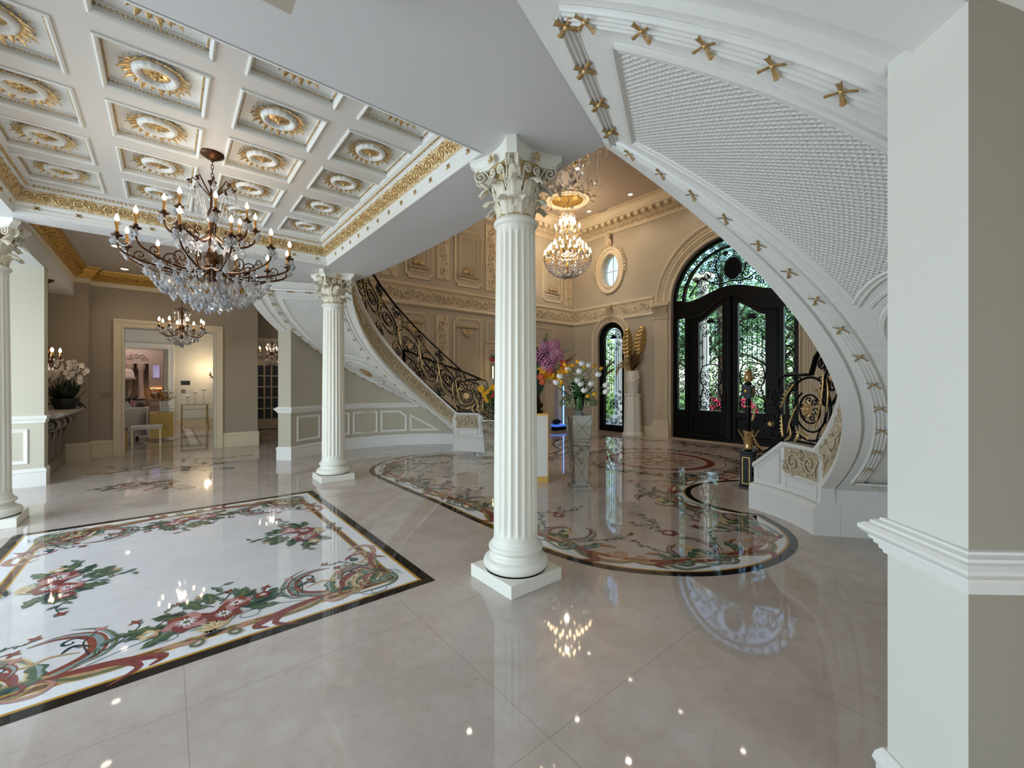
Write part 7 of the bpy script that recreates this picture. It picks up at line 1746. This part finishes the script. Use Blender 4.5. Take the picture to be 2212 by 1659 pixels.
t = thing('wall_sconce', 'lit bronze wall sconce on the living room side wall', 'wall lamp', (1.40, 18.4, 1.85)); m = MB(); m.box(-.02, -.06, -.15, 0, .06, .18); m.build('backplate', bronze, t)
for y in (-.17, 0, .17):
    m = MB(); m.tube([(-.01, 0, -.05), (-.12, y*.8, -.12), (-.2, y, -.04)], .012, 5); m.lathe([(.01, -.04), (.04, -.02), (.04, -.01)], 10, (-.2, y, 0)); m.build('arm', bronze, t)
    m = MB(); m.lathe([(.014, -.01), (.014, .1)], 8, (-.2, y, 0)); cd = m.build('candle', candle, t); m = MB(); m.lathe([(.015, .1), (.024, .14), (.01, .19), (0, .2)], 8, (-.2, y, 0), cap=False); m.build('bulb', bulb, cd)
m = MB()
for k in range(14): gem(m, (-.2+.1*random.random(), -.2+.4*random.random(), -.06-.04*random.random()), .035, .07)
m.build('crystal_trimming', crystal, t)
lamp('sconce_light', 'POINT', (1.1, 18.4, 2.05), 16, (1, .75, .48), .06)
# kitchen glimpsed beyond
km = mat('mauve_cabinet_stone', '#b5a49c', .5, bump=(24, .3, .02))
t = thing('kitchen_hood', 'carved mauve stone range hood and columns in the far kitchen', 'range hood', (-1.1, 22.3, 0)); m = MB(); m.box(-2.2, 22.1, 2.3, -.55, 22.6, 2.85); m.build('entablature', km, t, world=True)
m = MB(); m.grid([[(-2.2, 21.9, 1.75), (-.95, 21.9, 1.75)], [(-2.2, 22.0, 2.0), (-1.0, 22.0, 2.0)], [(-2.2, 22.3, 2.3), (-1.3, 22.3, 2.3)]], smooth=False); m.box(-2.2, 21.85, 1.68, -.92, 22.5, 1.76); m.build('hood', km, t, world=True)
for x in (-.78, -1.12): m = MB(); m.lathe([(.12, 0), (.12, 1.0), (.09, 1.02), (.09, 2.0), (.14, 2.15), (.14, 2.3)], 12, (x, 22.2, 0)); m.build('column', km, t, world=True)
m = MB(); vine(m, (-1.9, 22.09, 2.58), (1, 0, 0), (0, 0, 1), (0, -1, 0), 1.3, .3, r=.016); m.build('carving', km, t, world=True)
t = thing('kitchen_island', 'mauve stone kitchen island with dark worktop behind the sofa', 'kitchen island', (-1.2, 21.0, 0)); m = MB(); m.box(-2.3, 20.8, 0, -.62, 21.5, .90); m.build('body', km, t, world=True); m = MB(); m.box(-2.35, 20.75, .90, -.58, 21.55, .95); m.build('worktop', mat('dark_worktop', '#3c3636', .15), t, world=True)
t = thing('tall_cabinet', 'tall mauve cabinet with lit glass door in the far kitchen', 'cabinet', (-.35, 22.3, 0)); m = MB(); m.box(-.55, 22.1, 1.35, -.10, 22.6, 2.85); m.box(-.55, 22.0, 0, -.10, 22.6, .92); m.build('body', km, t, world=True)
m = MB(); m.box(-.42, 22.08, 1.75, -.22, 22.1, 2.25); m.build('glass_door', mat('cabinet_lit_glass', '#5a5563', .1, .3, emit='#c9b9ff', estr=.25), t, world=True)
m = MB(); m.box(-.5, 22.05, 1.30, -.15, 22.4, 1.35); m.build('under_light', mat('warm_strip', '#ffd0a0', .5, emit='#ff9e55', estr=1.6), t, world=True)
m = MB(); 
for k in range(3): frame_rect(m, (-.5, 22.0, .12+k*.27), (1, 0, 0), (0, 0, 1), (0, -1, 0), .36, .2, .02, .012)
m.build('drawer_moulding', km, t, world=True)
t = thing('potted_flower', 'dark purple flower bowl on the kitchen counter under the warm light', 'potted plant', (-.33, 22.15, .92)); m = MB(); m.lathe([(.0, 0), (.1, 0), (.15, .1)], 12, cap=False); m.build('bowl', blackm, t); m = MB()
for k in range(60): a = k*2.4; r = .14*sqrt(k/60); m.ball((r*cos(a), r*sin(a), .14+.08*(1-k/60)), .04, 5, 3)
m.build('blossoms', mat('purple_blossom', '#4a2c40', .7), t)
t = thing('potted_shrub', 'dark leafy plant with pink flowers at the left edge of the opening', 'potted plant', (-1.0, 16.5, 0)); m = MB(); m.lathe([(.15, 0), (.2, .4), (.18, .9)], 12); m.build('pot', km, t); m = MB(); random.seed(2)
for k in range(60): a = random.random()*6.3; e = random.uniform(0, 1.5); d = Vector((cos(a)*cos(e), sin(a)*cos(e), sin(e))); leafstalk(m, Vector((0, 0, .9))+d*.1, d, random.uniform(.2, .4), .06, .3, 0, 3)
m.build('leaves', leafd, t); m = MB()
for k in range(14): m.ball((random.uniform(-.2, .25), -.2, random.uniform(.85, 1.05)), .05, 6, 4)
m.build('pink_flowers', mat('pink_petal', '#c9819a', .6), t)
wall_box('wall_kitchen_partition', -.08, 19.2, .04, 22.6, 0, 3.55)
lamp('kitchen_ceiling_light', 'AREA', (-1.2, 21.2, 3.4), 22, (1, .82, .72), 1.2, 1.2, look=(-1.2, 21.2, 0)); lamp('living_daylight_window', 'AREA', (-3.6, 16.5, 1.9), 32, (.85, .93, 1), 2.4, 2, look=(0, 16.5, 1.3))
# narrow room behind the doorway beside the curved wall
wall_box('wall_bath_back', 1.49, 16.0, 4.2, 16.1, 0, 3.5); wall_box('wall_bath_east', 4.1, 12.8, 4.2, 16, 0, 3.5); wall_box('wall_bath_west', 1.5, 12.8, 1.56, 16, 0, 3.5); wall_box('ceiling_bath', 1.5, 12.75, 4.2, 16.1, 3.5, 3.55, hallceil)
D2 = thing('door_2', 'glazed white french door', 'door', (2.75, 15.9, 0)); D2['kind'] = 'structure'
hs = [[(2.30+c*.21, .35+r*.36), (2.30+c*.21+.17, .35+r*.36), (2.30+c*.21+.17, .35+r*.36+.32), (2.30+c*.21, .35+r*.36+.32)] for c in range(4) for r in range(5)]
holed('leaf', [(2.2, .02), (3.22, .02), (3.22, 2.3), (2.2, 2.3)], hs, .04, lambda u, v, w: (u, 15.88+w, v), cream, D2)
m = MB(); m.box(2.25, 15.93, .3, 3.18, 15.94, 2.2); m.build('glass_pane', mat('dim_glass', '#5b6472', .05, .2), D2, world=True); m = MB(); m.tube([(2.24, 15.86, 1.0), (2.24, 15.83, 1.05), (2.24, 15.83, 1.15), (2.24, 15.86, 1.2)], .008, 5); m.build('handle', brass, D2, world=True)
# niche on the left wall with blue lit edge
casing('trim_niche', [(7.20, 0), (7.20, 2.50), (10.05, 2.50), (10.05, 0)], .14, .05, lambda p: (p[0], 9.8-p[2], p[1]))
t = thing('niche_panel', 'white panelled pier inside the niche behind the bouquet', 'wall panel', (9.75, 9.78, 0)); m = MB(); m.box(9.45, 9.70, .25, 9.80, 9.80, 1.5); m.box(9.42, 9.66, 0, 9.83, 9.80, .45); m.build('body', cream, t, world=True); m = MB(); frame_rect(m, (9.5, 9.70, .6), (1, 0, 0), (0, 0, 1), (0, -1, 0), .25, .8, .03, .015); m.build('panel_moulding', cream, t, world=True)
t = thing('display_case', 'glass display case with blue glowing edge beside the niche pier', 'display case', (9.95, 9.7, 0)); m = MB(); m.box(9.60, 9.45, .12, 10.13, 9.75, .18); m.build('glass_base', mat('blue_glass', '#5b8be0', .08, 0, emit='#4a86ff', estr=.5), t, world=True)
m = MB(); m.box(10.12, 9.60, .18, 10.15, 9.63, 1.45); m.build('lit_edge', mat('blue_edge', '#8fb8ff', .2, emit='#7fb0ff', estr=1.6), t, world=True); m = MB(); m.box(9.62, 9.47, 0, 10.1, 9.74, .12); m.build('plinth', blackm, t, world=True)
m = MB(); m.ball((9.80, 9.6, .27), .14, 12, 8, 0, (1.2, .8, .65)); tag(m.build('blue_bundle', mat('navy_fabric', '#101a38', .7, bump=(20, .7, .03))), 'dark blue fabric bundle resting in the display case', 'fabric')
# ---------------- outdoors ----------------
b = MB(); b.box(11.15, -30, -.10, 60, 50, -.05); tag(b.build('driveway', mat('driveway_stone', '#b9b2a8', .8, noise=(2, '#a29a8f', .5))), 'pale driveway outside the doors', 'driveway', kind='structure')
b = MB(); b.box(17.5, -30, -.05, 60, 50, 0); tag(b.build('lawn', mat('lawn_green', '#5a7a36', .9, noise=(6, '#77953f', .5))), 'green lawn outside', 'lawn', kind='structure')
lg = [mat('tree_leaf_bright', '#9cc255', .6, noise=(3, '#6fa03f', .5)), mat('tree_leaf_mid', '#6f9a4c', .6, noise=(3, '#4f7f3a', .5)), mat('tree_leaf_dark', '#466e42', .65)]
bark = mat('tree_bark', '#4a3a2c', .9, bump=(12, .6, .03))
def crown(seed, n, R, sc, z0):
    random.seed(seed); m = MB(); cl = []
    for k in range(26):
        a = random.random()*2*pi; e = random.uniform(-1.1, 1.5); r = R*random.uniform(.35, .95); cl.append((Vector((r*cos(a)*cos(e), r*sin(a)*cos(e), z0+sc*r*sin(e))), R*random.uniform(.25, .42)))
    for k in range(n):
        c, r = cl[k % len(cl)]; d = Vector((random.gauss(0, 1), random.gauss(0, 1), random.gauss(0, .8))).normalized(); p = c+d*r*random.uniform(.75, 1.05)
        u = Vector((random.gauss(0, 1), random.gauss(0, 1), random.gauss(-.2, .7))).normalized(); v = u.orthogonal().normalized(); s = random.uniform(.05, .10)
        m.add([p-u*s, p+v*s*.55, p+u*s, p-v*s*.55], [(0, 1, 2, 3)], 0, False)
    return m
def tree(label, x, y, seed, R, H, mi, n=2600):
    t = thing('garden_tree', label, 'tree', (x, y, 0), 0, 'garden trees beyond the doors'); m = MB(); m.tube([(0, 0, -.05), (.1, .05, H*.35), (-.05, .1, H*.7), (0, 0, H*.95)], [.22, .16, .12, .05], 8)
    for k in range(6): a = k*1.05+seed; m.tube([(0, 0, H*(.35+.07*k)), (cos(a)*R*.4, sin(a)*R*.4, H*(.5+.07*k)), (cos(a)*R*.8, sin(a)*R*.8, H*(.6+.08*k))], [.08, .05, .02], 6)
    m.build('trunk', bark, t); crown(seed, int(n*2.2), R, 1.15, H*.72).build('crown', lg[mi], t, fix=False); return t
tree('bright leafy tree straight behind the left door leaf', 19.5, 9.6, 1, 2.8, 4.6, 0); tree('mid green tree behind the right door leaf', 21, 6.6, 2, 3.0, 5.4, 1, 3000)
tree('dark tree whose branches cross the fanlight', 17.2, 7.6, 3, 2.2, 6.6, 2, 2200); tree('bright tree behind the narrow arched window', 18.5, 14.6, 4, 2.8, 4.6, 0); tree('tall tree between door and narrow window', 24, 12.2, 5, 3.6, 6.4, 1, 3000)
tree('tree seen through the right sidelight', 19, 4.2, 6, 2.6, 5.2, 1); tree('background tree left of the others', 27, 19, 7, 4, 6, 1, 2600); tree('background tree far behind the doors', 29, 8.5, 8, 4.2, 7.5, 2, 2600); tree('background tree on the right side', 26, 2.2, 9, 4, 6.5, 1, 2600)
def bush(name, label, x, y, r, h, m_, seed, fl_=None, n=900):
    t = thing(name, label, 'shrub', (x, y, 0)); random.seed(seed); m = MB()
    for k in range(n):
        d = Vector((random.gauss(0, 1), random.gauss(0, 1), abs(random.gauss(0, 1)))).normalized(); p = Vector((d.x*r, d.y*r, d.z*h))*random.uniform(.75, 1.03); u = Vector((random.gauss(0, 1), random.gauss(0, 1), random.gauss(0, 1))).normalized(); v = u.orthogonal().normalized(); s = .05
        m.add([p-u*s, p+v*s*.6, p+u*s, p-v*s*.6], [(0, 1, 2, 3)], 0, False)
    m.build('leaves', m_, t, fix=False)
    if fl_:
        m = MB()
        for k in range(160):
            d = Vector((random.gauss(0, 1), random.gauss(0, 1), abs(random.gauss(0, 1)))).normalized(); m.ball((d.x*r*1.02, d.y*r*1.02, d.z*h*1.02), .05, 5, 3)
        m.build('blossoms', fl_, t)
hot = mat('hot_pink_petal', '#e83a63', .5)
bush('flowering_shrub', 'hot pink flowering shrub outside the left door leaf', 15.6, 7.25, .45, .95, lg[1], 21, hot); bush('flowering_shrub', 'hot pink flowering shrub outside the right door leaf', 15.4, 6.05, .45, .95, lg[1], 22, hot)
bush('hedge_shrub', 'clipped green shrub outside the left sidelight', 15.5, 9.6, .8, 1.1, lg[0], 23, None, 1200); bush('hedge_shrub', 'green shrub outside the narrow window', 15.0, 12.3, .8, 1.3, lg[0], 24, None, 1200)
for i, (y, w) in enumerate(((6.42, 'seen through the left door leaf'), (9.65, 'seen through the narrow window'))):
    t = thing('porch_column', 'white porch column outside, %s' % w, 'column', (13.2, y, -.05)); m = MB(); m.box(-.24, -.24, 0, .24, .24, .2); m.lathe([(.2, .2), (.22, .24), (.17, .3), (.15, 4.8), (.2, 4.9)], 24); m.box(-.24, -.24, 4.9, .24, .24, 5.05); m.build('shaft', colwhite, t)
